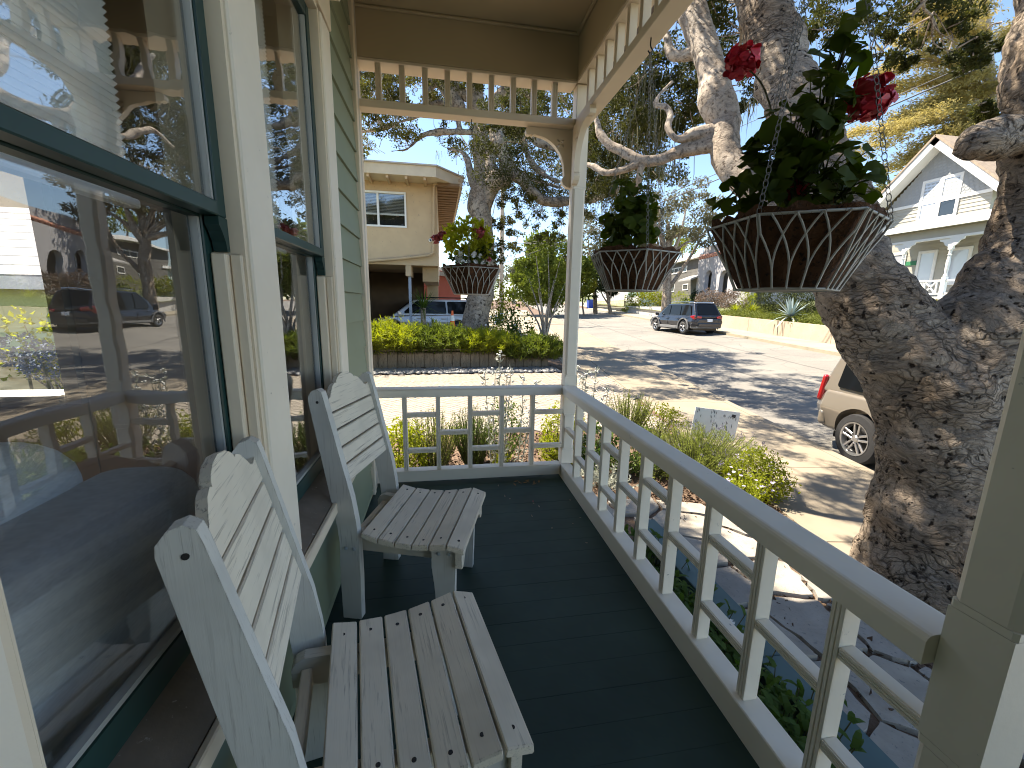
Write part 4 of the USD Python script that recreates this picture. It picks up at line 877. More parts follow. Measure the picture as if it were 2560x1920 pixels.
# background trees
def bgtree(name, lbl, px, py_base, dep, crown, leaf, size, per, seed, trunk_r=0.2, bark=BARKF, group=None, zoff=0):
    """crown: list of (px, py, radius in metres, density)."""
    rg = np.random.default_rng(seed); b = at(px, py_base, dep); z = gz(b[0], b[1]); b[2] = min(b[2], z)
    t = thing(name, lbl, 'tree', b, group=group); tw, lv = MB(), MB()
    C = [(at(cx, cy, dep+rg.uniform(-r, r)*0.8), r, dn) for cx, cy, r, dn in crown]
    top = np.mean([c for c, _, _ in C], axis=0)
    p, r = smooth_path([b+[0, 0, -0.2], 0.55*b+0.45*top+rg.normal(0, .1, 3), top], 6, [trunk_r, trunk_r*.7, trunk_r*.25]); tw.tube(p, r, 8)
    for c, rr, _ in C:
        s = p[rg.integers(len(p)//3, len(p)-2)]; q, qr = smooth_path([s, 0.5*(s+c)+rg.normal(0, .15*rr, 3), c], 4, [trunk_r*.4, trunk_r*.25, .02]); tw.tube(q, qr, 6, False)
    clumps(lv, C, size, rg, per)
    obj('trunk', tw, bark, t, True); obj('crown', lv, leaf, t, kind='stuff'); return t
GREEN1 = leafmat('bright_green_leaves', (0.08, 0.105, 0.015), (0.36, 0.36, 0.075), (0.19, 0.22, 0.04), .38)
GOLD = leafmat('golden_cypress_leaves', (0.24, 0.20, 0.07), (0.88, 0.72, 0.33), (0.58, 0.47, 0.19), .4)
GREYG = leafmat('grey_draped_leaves', (0.10, 0.095, 0.05), (0.40, 0.36, 0.20), (0.22, 0.20, 0.11), .25)
DARKG = leafmat('dark_green_leaves', (0.012, 0.022, 0.008), (0.07, 0.09, 0.03), (0.03, 0.045, 0.015), .2)
YELG = leafmat('yellow_green_leaves', (0.12, 0.14, 0.015), (0.55, 0.50, 0.05), (0.32, 0.32, 0.03), .35)
PINKB = leafmat('pinkish_brown_leaves', (0.14, 0.10, 0.075), (0.38, 0.29, 0.22), (0.25, 0.18, 0.135), .2)
bgtree('street_tree', 'round bright green tree far up the street, left of the porch post', 1375, 760, 44, [(1375, 640, 2.8, 2), (1340, 680, 2.4, 2), (1410, 655, 2.6, 2), (1390, 700, 2.8, 2), (1330, 720, 2.2, 1.7), (1425, 705, 2.4, 1.7), (1360, 730, 2.2, 1.6)], GREEN1, 0.42, 640, 1, .3)
bgtree('street_tree', 'pale grey brown leafy tree up the street, just right of the porch post', 1490, 765, 48, [(1480, 610, 2.6, 1.2), (1465, 660, 2.6, 1.4), (1490, 690, 2.4, 1.5), (1520, 700, 2.0, 1.2), (1500, 640, 2.4, 1.2), (1470, 560, 1.8, .9)], GREYG, 0.30, 420, 2, .3)
bgtree('street_tree', 'dark green bushy tree up the street behind the picket fence', 1530, 765, 46, [(1505, 700, 1.5, 1.4), (1535, 690, 1.3, 1.3), (1525, 720, 1.2, 1.3), (1495, 725, 1.1, 1.2)], DARKG, 0.24, 360, 3, .25)
bgtree('street_tree', 'yellow leafed small tree beside the far fence', 1462, 770, 45, [(1455, 705, 1.1, 1.1), (1462, 725, 1.0, 1.1), (1448, 735, .9, 1.0), (1470, 715, .9, 1.0)], YELG, 0.20, 300, 4, .12)
bgtree('pine_tree', 'tiny flat topped cypress on the far skyline', 1342, 740, 110, [(1340, 615, 2.2, 1), (1325, 628, 1.6, .9), (1356, 622, 1.8, .9)], DARKG, 0.5, 200, 5, .4)
bgtree('street_tree', 'far grey green trees at the end of the street beyond the utility pole', 1285, 750, 95, [(1270, 672, 3.2, 1), (1300, 678, 3.2, 1), (1330, 690, 3, 1), (1240, 690, 3, 1)], leafmat('far_hazy_leaves', (.10, .11, .06), (.30, .28, .16)), 0.6, 260, 6, .4)
bgtree('oak_tree', 'dark trunked oak with grey draped foliage in front of the grey house', 1668, 752, 36, [(1640, 560, 1.6, 1.3), (1690, 540, 1.8, 1.4), (1735, 560, 1.7, 1.4), (1770, 580, 1.4, .8), (1700, 590, 1.2, .9), (1650, 500, 1.6, 1.1), (1720, 490, 1.7, 1.2), (1790, 530, 1.5, 1.0), (1600, 520, 1.5, 1.0), (1560, 570, 1.4, .9), (1580, 620, 1.0, .9), (1615, 600, 1.0, .8)], GREYG, 0.22, 420, 7, .48)
bgtree('garden_tree', 'small yellow green tree behind the grey house roof at the right, under the cypress', 2215, 620, 40, [(2200, 470, 1.6, 1.3), (2235, 462, 1.6, 1.3), (2175, 500, 1.4, 1.2), (2250, 500, 1.4, 1.2), (2195, 545, 1.2, 1.1)], leafmat('olive_gold_leaves', (.10, .10, .02), (.36, .31, .08)), 0.22, 380, 8, .2)
bgtree('street_tree', 'bright yellow green tree by the roof behind the draped oak', 1720, 700, 52, [(1690, 600, 1.8, 1.2), (1720, 615, 1.6, 1.2)], YELG, 0.28, 260, 9, .2)
# golden cypress with layered branches
rg = np.random.default_rng(77); tb = at(2475, 560, 33); tb[2] = gz(tb[0], tb[1])
cyp = thing('cypress_tree', 'tall golden green cypress with layered branches behind the gabled house', 'tree', tb)
tk, br, fo = MB(), MB(), MB()
dd = 33
p, r = smooth_path([tb-[0, 0, .3], at(2480, 420, dd), at(2478, 290, dd), at(2470, 150, dd), at(2460, 0, dd), at(2450, -150, dd)], 6, [.55, .48, .42, .34, .25, .1]); tk.tube(p, r, 10)
for sx, sy, mx, my, ex, ey in [(2478, 290, 2330, 260, 2160, 380), (2478, 310, 2380, 330, 2240, 420), (2475, 270, 2340, 210, 2170, 250), (2472, 230, 2330, 150, 2200, 190), (2470, 170, 2380, 80, 2250, 110), (2465, 120, 2390, 40, 2290, 40), (2470, 200, 2400, 190, 2300, 300), (2475, 290, 2420, 320, 2330, 350), (2465, 60, 2410, 0, 2330, -30), (2480, 330, 2400, 370, 2300, 400), (2475, 250, 2400, 240, 2250, 330), (2475, 280, 2360, 300, 2150, 335), (2470, 140, 2530, 80, 2600, 60), (2475, 240, 2540, 200, 2620, 190)]:
    q, qr = smooth_path([at(sx, sy, dd), at(mx, my, dd+rg.uniform(-1.5, .5)), at(ex, ey, dd+rg.uniform(-2.5, 1.5))], 8, [.16, .10, .03]); br.tube(q, qr, 6, False)
    for i in range(3, len(q)):
        for _ in range(5):
            c = q[i]+rg.normal(0, .5, 3)*np.array([1, 1, .35])+np.array([0, 0, .1]); n = 70
            dirv = (q[-1]-q[0])/np.linalg.norm(q[-1]-q[0])+rg.normal(0, .5, 3)
            P = c+rg.normal(0, 1, (n, 3))*np.array([.42, .42, .13]); fo.leaves(P, 0.26, rg, 0.30, (0, 0, .2), .2, dirs=np.tile(dirv, (n, 1)), jit=.55)
obj('trunk', tk, BARKP, cyp, True); obj('branches', br, BARKP, cyp, True, kind='stuff'); obj('crown', fo, GOLD, cyp, kind='stuff')
# ------------------------------------------------------------------ houses
WHITEP = mat('white_house_trim', (0.72, 0.70, 0.66), 0.5, 0.05)
DGLASS = usdkit.material(stage, '/World/Looks/house_glass', {'p': ('principled_bsdf', {'base_color': (0.02, 0.025, 0.03), 'roughness': 0.03, 'specular_ior_level': 0.9})}, surface='p.BSDF')
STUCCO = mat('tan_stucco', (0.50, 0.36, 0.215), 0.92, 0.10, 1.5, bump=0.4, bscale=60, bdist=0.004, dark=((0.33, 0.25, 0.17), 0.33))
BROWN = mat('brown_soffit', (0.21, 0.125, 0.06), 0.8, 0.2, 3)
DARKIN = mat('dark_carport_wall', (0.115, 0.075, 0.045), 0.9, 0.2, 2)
# --- tan stucco neighbour with carport
Y0 = 16.2
def w2(px, py, y=Y0): return ony(px, py, y)
xr = w2(1094, 560)[0]; zt, zb = w2(1000, 440)[2], w2(1000, 662)[2]
th = thing('stucco_house', 'tan stucco house with flat overhanging roof and a dark carport beneath', 'house', (xr-3, Y0, gz(-1, Y0)))
xa, za = w2(910, 475)[0], w2(910, 475)[2]; xb, zb2 = w2(1017, 570)[0], w2(1017, 570)[2]
xw0 = xb-1.62
obj('wall', MB().box((-14, Y0, zb), (xw0, Y0+9.5, zt)).box((xb, Y0, zb), (xr, Y0+9.5, zt)).box((xw0, Y0, zb), (xb, Y0+9.5, zb2)).box((xw0, Y0, za), (xb, Y0+9.5, zt)).box((xw0, Y0+0.5, zb2), (xb, Y0+9.5, za)), STUCCO, th)
# low boxed bay and beams under the upper floor
xs0, xs1 = w2(1055, 690)[0], xr
obj('boxed_beam', MB().box((w2(1014, 680)[0], Y0+0.01, w2(1020, 690)[2]), (w2(1028, 680)[0], Y0+1.2, zb-0.003)), STUCCO, th)
obj('boxed_beam', MB().box((xs0, Y0+0.6, w2(1070, 702)[2]), (xs1-0.003, Y0+4.5, zb-0.003)), STUCCO, th)
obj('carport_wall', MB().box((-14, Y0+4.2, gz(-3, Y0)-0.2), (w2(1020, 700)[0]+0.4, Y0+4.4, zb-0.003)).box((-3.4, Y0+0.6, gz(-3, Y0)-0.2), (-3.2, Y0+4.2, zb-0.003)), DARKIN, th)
obj('side_pier', MB().box((xs0+0.05, Y0+4.0, gz(0, 16)-0.2), (xs0+0.55, Y0+5.2, zb-0.01)), STUCCO, th)
xp = w2(1025, 740)[0]
obj('steel_post', MB().box((xp-0.05, Y0+0.1, gz(xp, Y0)-0.1), (xp+0.05, Y0+0.2, w2(1025, 690)[2]-0.003)), mat('grey_blue_post', (0.30, 0.33, 0.38), 0.5), th)
# window with two panes and half drawn blinds
wd = obj('window', MB().box((xw0, Y0-0.03, za-0.07), (xb, Y0+0.1, za)).box((xw0, Y0-0.03, zb2), (xb, Y0+0.1, zb2+0.06)).box((xw0, Y0-0.03, zb2+0.061), (xw0+0.06, Y0+0.1, za-0.071)).box((xb-0.06, Y0-0.03, zb2+0.061), (xb, Y0+0.1, za-0.071)).box((w2(945, 520)[0]-0.035, Y0-0.025, zb2+0.061), (w2(945, 520)[0]+0.035, Y0+0.1, za-0.071)), WHITEP, th)
for a, b in ((xw0+0.061, w2(945, 520)[0]-0.036), (w2(945, 520)[0]+0.036, xb-0.061)):
    obj('pane', MB().box((a, Y0+0.03, zb2+0.061), (b, Y0+0.04, za-0.071)), glassmat('house_pane', 0.12), wd)
    k = 0; zc = za-0.10
    while zc > 0.5*(za+zb2)-0.1:
        obj('blind_slat', MB().box((a, Y0+0.08, zc), (b, Y0+0.11, zc+0.022)), mat('grey_blind', (.25, .25, .24), .7), wd); zc -= 0.05
obj('blind_rail', MB().box((xw0+0.07, Y0+0.08, zc-0.03), (xb-0.07, Y0+0.11, zc+0.03)), WHITEP, wd)
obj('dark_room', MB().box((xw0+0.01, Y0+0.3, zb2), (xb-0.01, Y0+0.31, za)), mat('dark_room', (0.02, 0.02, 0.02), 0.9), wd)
# roof slab with fascia, brown soffit boards on the right side
zf0, zf1 = ony(1000, 437, Y0-0.9)[2], ony(1000, 410, Y0-0.9)[2]
A = (-14, Y0-0.9); Bc = (ony(1090, 430, Y0-0.9)[0], Y0-0.9); C_ = tuple(ony(1156, 450, Y0+0.2)[:2]); Dc = (C_[0]-0.15, Y0+11.0)
obj('roof', MB().prism([A, Bc, C_, Dc, (-14, Y0+11.0)], zf1-zf0, (0, 0, zf0)), mat('pale_fascia', (0.58, 0.47, 0.32), 0.7, 0.08), th)
obj('roof_edge', MB().prism(Polygon([A, Bc, C_, Dc, (-14, Y0+11.0)]).buffer(0.05, join_style=2), 0.05, (0, 0, zf1+0.002)), mat('roof_flashing', (0.42, 0.36, 0.29), 0.6), th)
k = 0; yq = Y0-0.3
while yq < Y0+10.6:
    obj('soffit_board', MB().box((xr+0.01, yq, zf0-0.09), (C_[0]-0.12-0.02*k*0.2, yq+0.27, zf0-0.003)), BROWN, th); yq += 0.42; k += 1
for i in range(9):
    xq = xr-0.4-i*0.62
    obj('rafter_tail', MB().box((xq-0.04, Y0-0.85, zf0-0.10), (xq+0.04, Y0-0.003, zf0-0.003)), STUCCO, th)
# gutter pipe
pp = [ony(1150, 452, Y0+0.1), ony(1125, 455, Y0-0.1), ony(1084, 462, Y0-0.12), ony(1084, 500, Y0-0.10), ony(1084, 610, Y0-0.10), ony(1082, 632, Y0-0.10), ony(1070, 638, Y0-0.10), ony(1000, 646, Y0-0.10), ony(916, 653, Y0-0.10)]
obj('downspout', MB().tube(pp, 0.055, 8), STUCCO, th, True)
xh, zh = w2(1083, 465)[0], w2(1083, 465)[2]
obj('rain_head', MB().prism([(-0.13, 0.16), (0.13, 0.16), (0.05, -0.14), (-0.05, -0.14)], -0.16, (xh, Y0-0.02, zh), (1, 0, 0), (0, 0, 1)), STUCCO, th)
cc = w2(1076, 601)
obj('camera', MB().lathe([(0.001, 0.07), (0.05, 0.07), (0.065, 0.04), (0.065, 0.0)], cc, 12, (0, -1, 0)), WHITEP, th, True)
obj('camera_lens', MB().lathe([(0.001, 0.073), (0.035, 0.073), (0.035, 0.06)], cc, 12, (0, -1, 0)), mat('black_plastic', (0.012, 0.012, 0.013), 0.3), th)
# --- red house behind
Y1 = 28.0; RED = mat('red_siding', (0.30, 0.085, 0.06), 0.8, 0.1, 2)
rx0, rx1 = ony(1060, 720, Y1)[0], ony(1152, 720, Y1)[0]; rz = ony(1100, 690, Y1)[2]
rh = thing('red_house', 'low red clapboard house half hidden behind the tan house', 'house', (0.5*(rx0+rx1), Y1, gz(rx0, Y1)))
z = gz(rx0, Y1)-0.3
while z < rz+0.4:
    obj('siding_board', MB().prism([(0, 0), (-0.05, 0), (-0.02, 0.24), (0, 0.24)], rx1-rx0+3, (rx0-3, Y1, z), (0, 1, 0), (0, 0, 1)), RED, rh); z += 0.24
obj('roof', MB().prism([(rx0-4, rz+0.6), (rx1+0.5, rz-0.2), (rx1+0.5, rz), (rx0-4, rz+1.0)], -7.0, (0, Y1-0.4, 0), (1, 0, 0), (0, 0, 1)), mat('grey_roof', (0.30, 0.29, 0.28), 0.8), rh)
obj('wall', MB().box((rx0-3, Y1+0.01, gz(rx0, Y1)-0.3), (rx1, Y1+6, rz)), RED, rh)
obj('white_gable_trim', MB().prism([(-0.1, 0.1), (2.6, -0.55), (2.6, -0.36), (-0.1, 0.3)], 0.1, (rx0+0.6, Y1-0.42, rz+0.35), (1, 0, 0), (0, 0, 1)), WHITEP, rh)

# --- houses across the street, facing it; local frame: t along the street away from us, z up, w outwards to us
class Front:
    def __init__(s, n, u0, px0=None): s.n = n; s.u0 = u0
    def p(s, u, z, w=0.0): return NN*(s.n-w)+UU*u+np.array([0, 0, z])
    def box(s, mb, u0, u1, z0, z1, w0, w1):
        v = [s.p(u, z, w) for z in (z0, z1) for w in (w0, w1) for u in (u0, u1)]
        return mb.add(np.array(v), np.array([[0, 2, 3, 1], [4, 5, 7, 6], [0, 1, 5, 4], [2, 6, 7, 3], [0, 4, 6, 2], [1, 3, 7, 5]]))
    def px(s, px, py, w=0.0):
        q = onn(px, py, s.n-w); return float(q @ UU), float(q[2])
def win_far(F, par, u0, u1, z0, z1, mull=1, t=0.09, frame=WHITEP):
    mb = MB(); w = 0.06
    F.box(mb, u0, u1, z1-t, z1, 0, w); F.box(mb, u0, u1, z0, z0+t, 0, w); F.box(mb, u0, u0+t, z0+t+.001, z1-t-.001, 0, w); F.box(mb, u1-t, u1, z0+t+.001, z1-t-.001, 0, w)
    for i in range(1, mull):
        uc = u0+(u1-u0)*i/mull; F.box(mb, uc-t*.4, uc+t*.4, z0+t+.001, z1-t-.001, 0.004, w-.006)
    o = obj('window', mb, frame, par)
    for i in range(mull):
        a, b = u0+t+(u1-u0-2*t)*i/mull+.02, u0+t+(u1-u0-2*t)*(i+1)/mull-.02
        obj('pane', F.box(MB(), a, b, z0+t+.002, z1-t-.002, 0.006, 0.018), DGLASS, o)
    return o
# grey shingled house
F = Front(18.2, 40); ua, _ = F.px(1752, 700); ub, _ = F.px(1640, 700); zt = F.px(1700, 657)[1]; z0 = float(z_ground(18.2, 42))-0.8
gh = thing('grey_house', 'two storey grey shingled house with white framed windows, up the street', 'house', F.p(0.5*(ua+ub), z0))
GREYS = mat('grey_shingle', (0.125, 0.118, 0.106), 0.85, 0.12, 2, bump=0.3, bscale=30)
obj('wall', F.box(MB(), ua, ub, z0, zt, -8, 0), GREYS, gh)
zc = z0
while zc < zt: obj('shingle_course', F.box(MB(), ua-.02, ub, zc, zc+0.30, 0.0, 0.018), GREYS, gh); zc += 0.315
obj('roof', F.box(F.box(MB(), ua-.5, ub+.5, zt, zt+.22, -8.3, .5), ua-.4, ub+.4, zt+.221, zt+.30, -8.2, .4), WHITEP, gh)
for (p0, p1, q0, q1, m) in ((1676, 1719, 687, 664, 4), (1668, 1688, 731, 709, 2), (1707, 1722, 726, 709, 1)):
    u1, zz0 = F.px(p0, q0); u0, zz1 = F.px(p1, q1); win_far(F, gh, u0, u1, zz0, zz1, m)
a0, az = F.px(1748, 700); a1, _ = F.px(1726, 700)
obj('awning_roof', MB().add(np.array([F.p(a0-1, az+.5, .02), F.p(a1, az+.5, .02), F.p(a1, az+.05, 1.2), F.p(a0-1, az+.05, 1.2), F.p(a0-1, az+.38, .02), F.p(a1, az+.38, .02), F.p(a1, az-.08, 1.2), F.p(a0-1, az-.08, 1.2)]), np.array([[0, 1, 2, 3], [7, 6, 5, 4], [0, 4, 5, 1], [1, 5, 6, 2], [2, 6, 7, 3], [3, 7, 4, 0]])), mat('grey_roof', (0.30, 0.29, 0.28), 0.8), gh)
# pale stucco house with arches and clay tiles
F = Front(18.0, 32); ua, _ = F.px(1893, 700); ub, _ = F.px(1752, 700); zt = F.px(1790, 643)[1]; z0 = float(z_ground(18.0, 33))-0.8
sh = thing('stucco_house', 'pale grey stucco house with arched window, arched doorway and clay tile edge', 'house', F.p(0.5*(ua+ub), z0))
PALE = mat('pale_stucco', (0.36, 0.35, 0.355), 0.9, 0.06, 2, bump=0.3, bscale=50)
def arch_poly(u0, u1, z0, z1):
    r = (u1-u0)/2; c = (u0+u1)/2; return [(u0, z0), (u1, z0)]+[(c+r*math.cos(t), z1-r+r*math.sin(t)) for t in np.linspace(0, math.pi, 14)]
wu1, wz0 = F.px(1769, 727); wu0, wz1 = F.px(1793, 674); du1, dz0 = F.px(1806, 731); du0, dz1 = F.px(1834, 674)
face = Polygon([(ua, z0), (ub, z0), (ub, zt), (ua, zt)]).difference(Polygon(arch_poly(wu0, wu1, wz0, wz1))).difference(Polygon(arch_poly(du0, du1, dz0-.3, dz1)))
Xu = UU; Xz = np.array([0, 0, 1.0])
obj('wall', MB().prism(face, -0.35, NN*17.98, Xu, Xz), PALE, sh)
obj('wall', F.box(F.box(MB(), ua, ub, z0, zt, -7, -0.62), ub-.2, ub, z0, zt, -.61, -.3), PALE, sh)
obj('parapet', F.box(MB(), ua, ub+.05, zt+.35, zt+1.1, -7, .02), PALE, sh)
CLAY = mat('clay_tile', (0.42, 0.20, 0.13), 0.8, 0.25, 3)
nt = 22
for i in range(nt):
    u = ua+(ub-ua)*(i+.5)/nt
    obj('roof_tile', MB().tube([F.p(u, zt+.36, -.05), F.p(u, zt+.10, .42)], 0.14, 8), CLAY, sh, True)
obj('tile_bed', F.box(MB(), ua, ub, zt+.002, zt+.14, -.2, .3), CLAY, sh)
o = obj('window', MB().prism(Polygon(arch_poly(wu0, wu1, wz0, wz1)).difference(Polygon(arch_poly(wu0+.1, wu1-.1, wz0+.12, wz1-.1))), -.08, F.p(0, 0, -.28), Xu, Xz), WHITEP, sh)
obj('pane', MB().prism(arch_poly(wu0+.09, wu1-.09, wz0+.11, wz1-.09), -.02, F.p(0, 0, -.26), Xu, Xz), DGLASS, o)
for i in (1, 2, 3): obj('glazing_bar', F.box(MB(), wu0+(wu1-wu0)*i/4-.025, wu0+(wu1-wu0)*i/4+.025, wz0+.12, wz1-.3, -.25, -.20), WHITEP, o)
for i in (1, 2): obj('glazing_bar', F.box(MB(), wu0+.1, wu1-.1, wz0+(wz1-wz0)*i/3-.025, wz0+(wz1-wz0)*i/3+.02, -.248, -.205), WHITEP, o)
YDOOR = mat('yellow_door_frame', (0.58, 0.44, 0.19), 0.6)
q0, q1 = du0+.12, du1-.12; zd = dz1-.28
o = obj('screen_door', F.box(F.box(F.box(F.box(F.box(MB(), q0, q0+.14, dz0, zd, -.40, -.32), q1-.14, q1, dz0, zd, -.40, -.32), q0+.141, q1-.141, zd-.14, zd, -.40, -.32), q0+.141, q1-.141, dz0, dz0+.14, -.40, -.32), q0+.141, q1-.141, dz0+.75, dz0+.88, -.40, -.32), YDOOR, sh)
obj('screen', F.box(MB(), q0+.12, q1-.12, dz0+.1, zd-.1, -.39, -.37), mat('dark_screen', (0.05, 0.045, 0.045), 0.7), o)
# --- gabled Victorian cottage across the street
XP = 22.0; k22 = 1.1
def vy(y): return y*k22
def vz(z): return 1.5+(z-1.5)*k22
XU = 23.5; ku = XU/20.0
vic = thing('gabled_house', 'grey Victorian cottage with steep white gable, scalloped shingles and railed porch', 'house', (XP+2, vy(15.3), vz(2.1)-0.6))
GB = mat('grey_blue_siding', (0.34, 0.325, 0.275), 0.7, 0.04); GS = mat('grey_blue_shingle', (0.36, 0.375, 0.38), 0.75, 0.06, island=0.22)
VW = mat('bright_white_paint', (0.64, 0.63, 0.60), 0.5, 0.03)
yl, yr = 16.82*ku, 13.05*ku; ya = 14.95*ku; z_ap = 1.5+(8.35-1.5)*ku; zs = 1.5+(5.92-1.5)*ku; zfl = vz(2.12)
obj('wall', MB().prism([(yr, zfl-1.2), (yl, zfl-1.2), (yl, zs), (ya, z_ap-.35), (yr, zs)], 7.0, (XU, 0, 0), (0, 1, 0), (0, 0, 1)), GB, vic)
zc = 1.5+(4.75-1.5)*ku
while zc < zs-.02:
    obj('siding_board', MB().prism([(-.001, 0), (-.024, 0), (-.004, .166), (-.001, .166)], yl-yr, (XU, yl, zc), (1, 0, 0), (0, 0, 1)), GB, vic); zc += .172
obj('belt_trim', MB().box((XU-.06, yr, zs-.04), (XU-.023, yl+.02, zs+.10)), VW, vic)
obj('corner_trim', MB().box((XU-.05, yl-.14, vz(4.4)), (XU-.024, yl+.03, zs-.05)), VW, vic)
# scalloped shingles of the gable, too small to take one by one
sc = MB(); zc = zs+.1; row = 0
while zc < z_ap-.5:
    hw = (z_ap-.35-zc)/(z_ap-.35-zs)*(yl-yr)/2
    y = ya-hw+.09*(row % 2)
    while y < ya+hw-.16:
        t = np.linspace(math.pi, 2*math.pi, 5); pts = [(y+.085+.085*math.cos(a), zc+.05+.07*math.sin(a)) for a in t]+[(y+.17, zc+.21), (y, zc+.21)]
        v = np.array([[XU-.03-(.016 if i < 5 else 0), p[0], p[1]] for i, p in enumerate(pts)]); sc.add(v, np.array([[0, i+1, i] for i in range(1, 6)])); y += .18
    zc += .15; row += 1
obj('scalloped_shingles', sc, GS, vic, kind='stuff')
for s, ye in ((1, 17.45*ku), (-1, 12.45*ku)):
    zl = 1.5+(5.93-1.5)*ku
    a, b = np.array([0, ya, z_ap]), np.array([0, ye, zl]); dvec = (b-a)/np.linalg.norm(b-a); up = np.cross([1, 0, 0], dvec)*(1 if s < 0 else -1); up = up if up[2] > 0 else -up
    sg = 1.0 if np.cross(dvec, up)[0] > 0 else -1.0; Lr = float(np.linalg.norm(b-a)); X0 = np.array([XU, 0, 0])
    obj('rake_board', MB().prism([(0, -.30), (0, 0), (Lr, 0), (Lr, -.30)], sg*.07, a+X0-[.62, 0, 0], dvec, up), VW, vic)
    obj('rake_soffit', MB().prism([(0, -.30), (0, -.27), (Lr, -.27), (Lr, -.30)], sg*.545, a+X0-[.549, 0, 0], dvec, up), VW, vic)
    obj('roof', MB().prism([(-.05, .003), (-.05, .09), (Lr+.08, .09), (Lr+.08, .003)], sg*8.0, a+X0-[.66, 0, 0], dvec, up), mat('brown_shingle_roof', (0.30, 0.235, 0.175), 0.9, .2, 6), vic)
def vwin(y0, y1, z0, z1, x, nm='window', t=.12):
    o = obj(nm, MB().box((x-.07, y0, z0), (x-.025, y0+t, z1)).box((x-.07, y1-t, z0), (x-.025, y1, z1)).box((x-.07, y0+t+.001, z1-t), (x-.025, y1-t-.001, z1)).box((x-.07, y0+t+.001, z0), (x-.025, y1-t-.001, z0+t)).box((x-.10, y0-.06, z0-.07), (x-.025, y1+.06, z0-.002)), VW, vic)
    return o
wy0, wy1, wz0, wz1 = 14.05*ku, 15.46*ku, 1.5+(5.22-1.5)*ku, 1.5+(6.85-1.5)*ku; wm = 0.5*(wy0+wy1)
o = vwin(wy0, wy1, wz0, wz1, XU); obj('mullion', MB().box((XU-.071, wm-.10, wz0+.121), (XU-.024, wm+.10, wz1-.121)), VW, o)
BL = usdkit.material(stage, '/World/Looks/blind_glass', {'p': ('principled_bsdf', {'base_color': (0.42, 0.46, 0.52), 'roughness': 0.05, 'specular_ior_level': 0.8})}, surface='p.BSDF')
for a, b in ((wy0+.121, wm-.101), (wm+.101, wy1-.121)):
    zm = 0.5*(wz0+wz1)
    obj('upper_pane', MB().box((XU-.045, a, zm+.03), (XU-.03, b, wz1-.121)), BL, o); obj('lower_pane', MB().box((XU-.04, a, wz0+.121), (XU-.028, b, zm-.03)), DGLASS if a < wm-.2 else BL, o)
    obj('sash_rail', MB().box((XU-.055, a, zm-.029), (XU-.026, b, zm+.029)), VW, o)
# porch of the cottage
zh0, zh1 = vz(4.40), vz(4.68); yL, yR = vy(16.75), vy(12.6)
obj('porch_roof', MB().add(np.array([[XP-.35, yR, zh1+.30], [XP-.35, yL+.25, zh1+.30], [XU-.03, yL, zh1+.92], [XU-.03, yR, zh1+.92], [XP-.35, yR, zh1+.18], [XP-.35, yL+.25, zh1+.18], [XU-.03, yL, zh1+.18], [XU-.03, yR, zh1+.18]]), np.array([[0, 3, 2, 1], [4, 5, 6, 7], [0, 1, 5, 4], [1, 2, 6, 5], [3, 0, 4, 7]])), mat('grey_shingle_roof', (0.36, 0.35, 0.34), 0.9, .2, 8), vic)
obj('porch_gutter', MB().box((XP-.42, yR, zh1+.17), (XP-.36, yL+.3, zh1+.33)), VW, vic)
obj('porch_beam', MB().box((XP-.08, yR, zh0), (XP+.08, yL, zh0+.10)), VW, vic)
obj('porch_frieze', MB().box((XP-.05, yR, zh0+.101), (XP+.05, yL, zh1+.17)), GB, vic)
obj('porch_floor', MB().box((XP-.12, yR, zfl-.12), (XU, yL, zfl)), VW, vic)
obj('porch_skirt', MB().box((XP-.05, yR, zfl-1.2), (XP+.02, yL, zfl-.121)), VW, vic)
for yq in (vy(15.72), vy(14.0)):
    p = obj('porch_post', MB().box((XP-.08, yq-.08, zfl), (XP+.08, yq+.08, zfl+.85)).lathe([(.075, .85), (.085, .90), (.055, 1.0), (.07, 1.2), (.075, 1.5), (.05, 1.75), (.08, 1.80), (.05, 1.84), (.06, 2.0), (.075, 2.02)], (XP, yq, zfl), 14).box((XP-.075, yq-.075, zfl+2.02), (XP+.075, yq+.075, zh0-.001)), VW, vic)
    for s in (1, -1):
        obj('bracket', MB().prism([(0.08, 0), (.48, 0), (.46, -.10), (.32, -.14), (.24, -.28), (.12, -.36), (.08, -.48)], .06, (XP-.03, yq, zh0-.002), (0, s, 0), (0, 0, 1)), VW, p)
ya_, yb_ = vy(14.0)+.09, vy(15.72)-.09; r0, r1 = zfl+.10, vz(2.80)
rl = obj('porch_railing', MB().box((XP-.04, ya_, r1-.08), (XP+.04, yb_, r1)).box((XP-.04, ya_, r0), (XP+.04, yb_, r0+.07)), VW, vic)
for a in (0.12, 0.50):
    s0, s1 = ya_+(yb_-ya_)*a, ya_+(yb_-ya_)*(a+.24)
    for (p, q) in (((s0, r0+.07), (s1, r1-.08)), ((s0, r1-.08), (s1, r0+.07))): obj('diagonal', MB().beam((XP, p[0], p[1]), (XP, q[0], q[1]), .05, .06, 0, (1, 0, 0)), VW, rl)
    for yy in (s0-.03, s1+.03): obj('baluster', MB().box((XP-.025, yy-.025, r0+.071), (XP+.025, yy+.025, r1-.081)), VW, rl)
for a in (.40, .45, .82, .90): obj('baluster', MB().box((XP-.025, ya_+(yb_-ya_)*a-.025, r0+.071), (XP+.025, ya_+(yb_-ya_)*a+.025, r1-.081)), VW, rl)
obj('mid_rail', MB().box((XP-.02, ya_+(yb_-ya_)*.38, .5*(r0+r1)), (XP+.02, ya_+(yb_-ya_)*.47, .5*(r0+r1)+.05)), VW, rl)
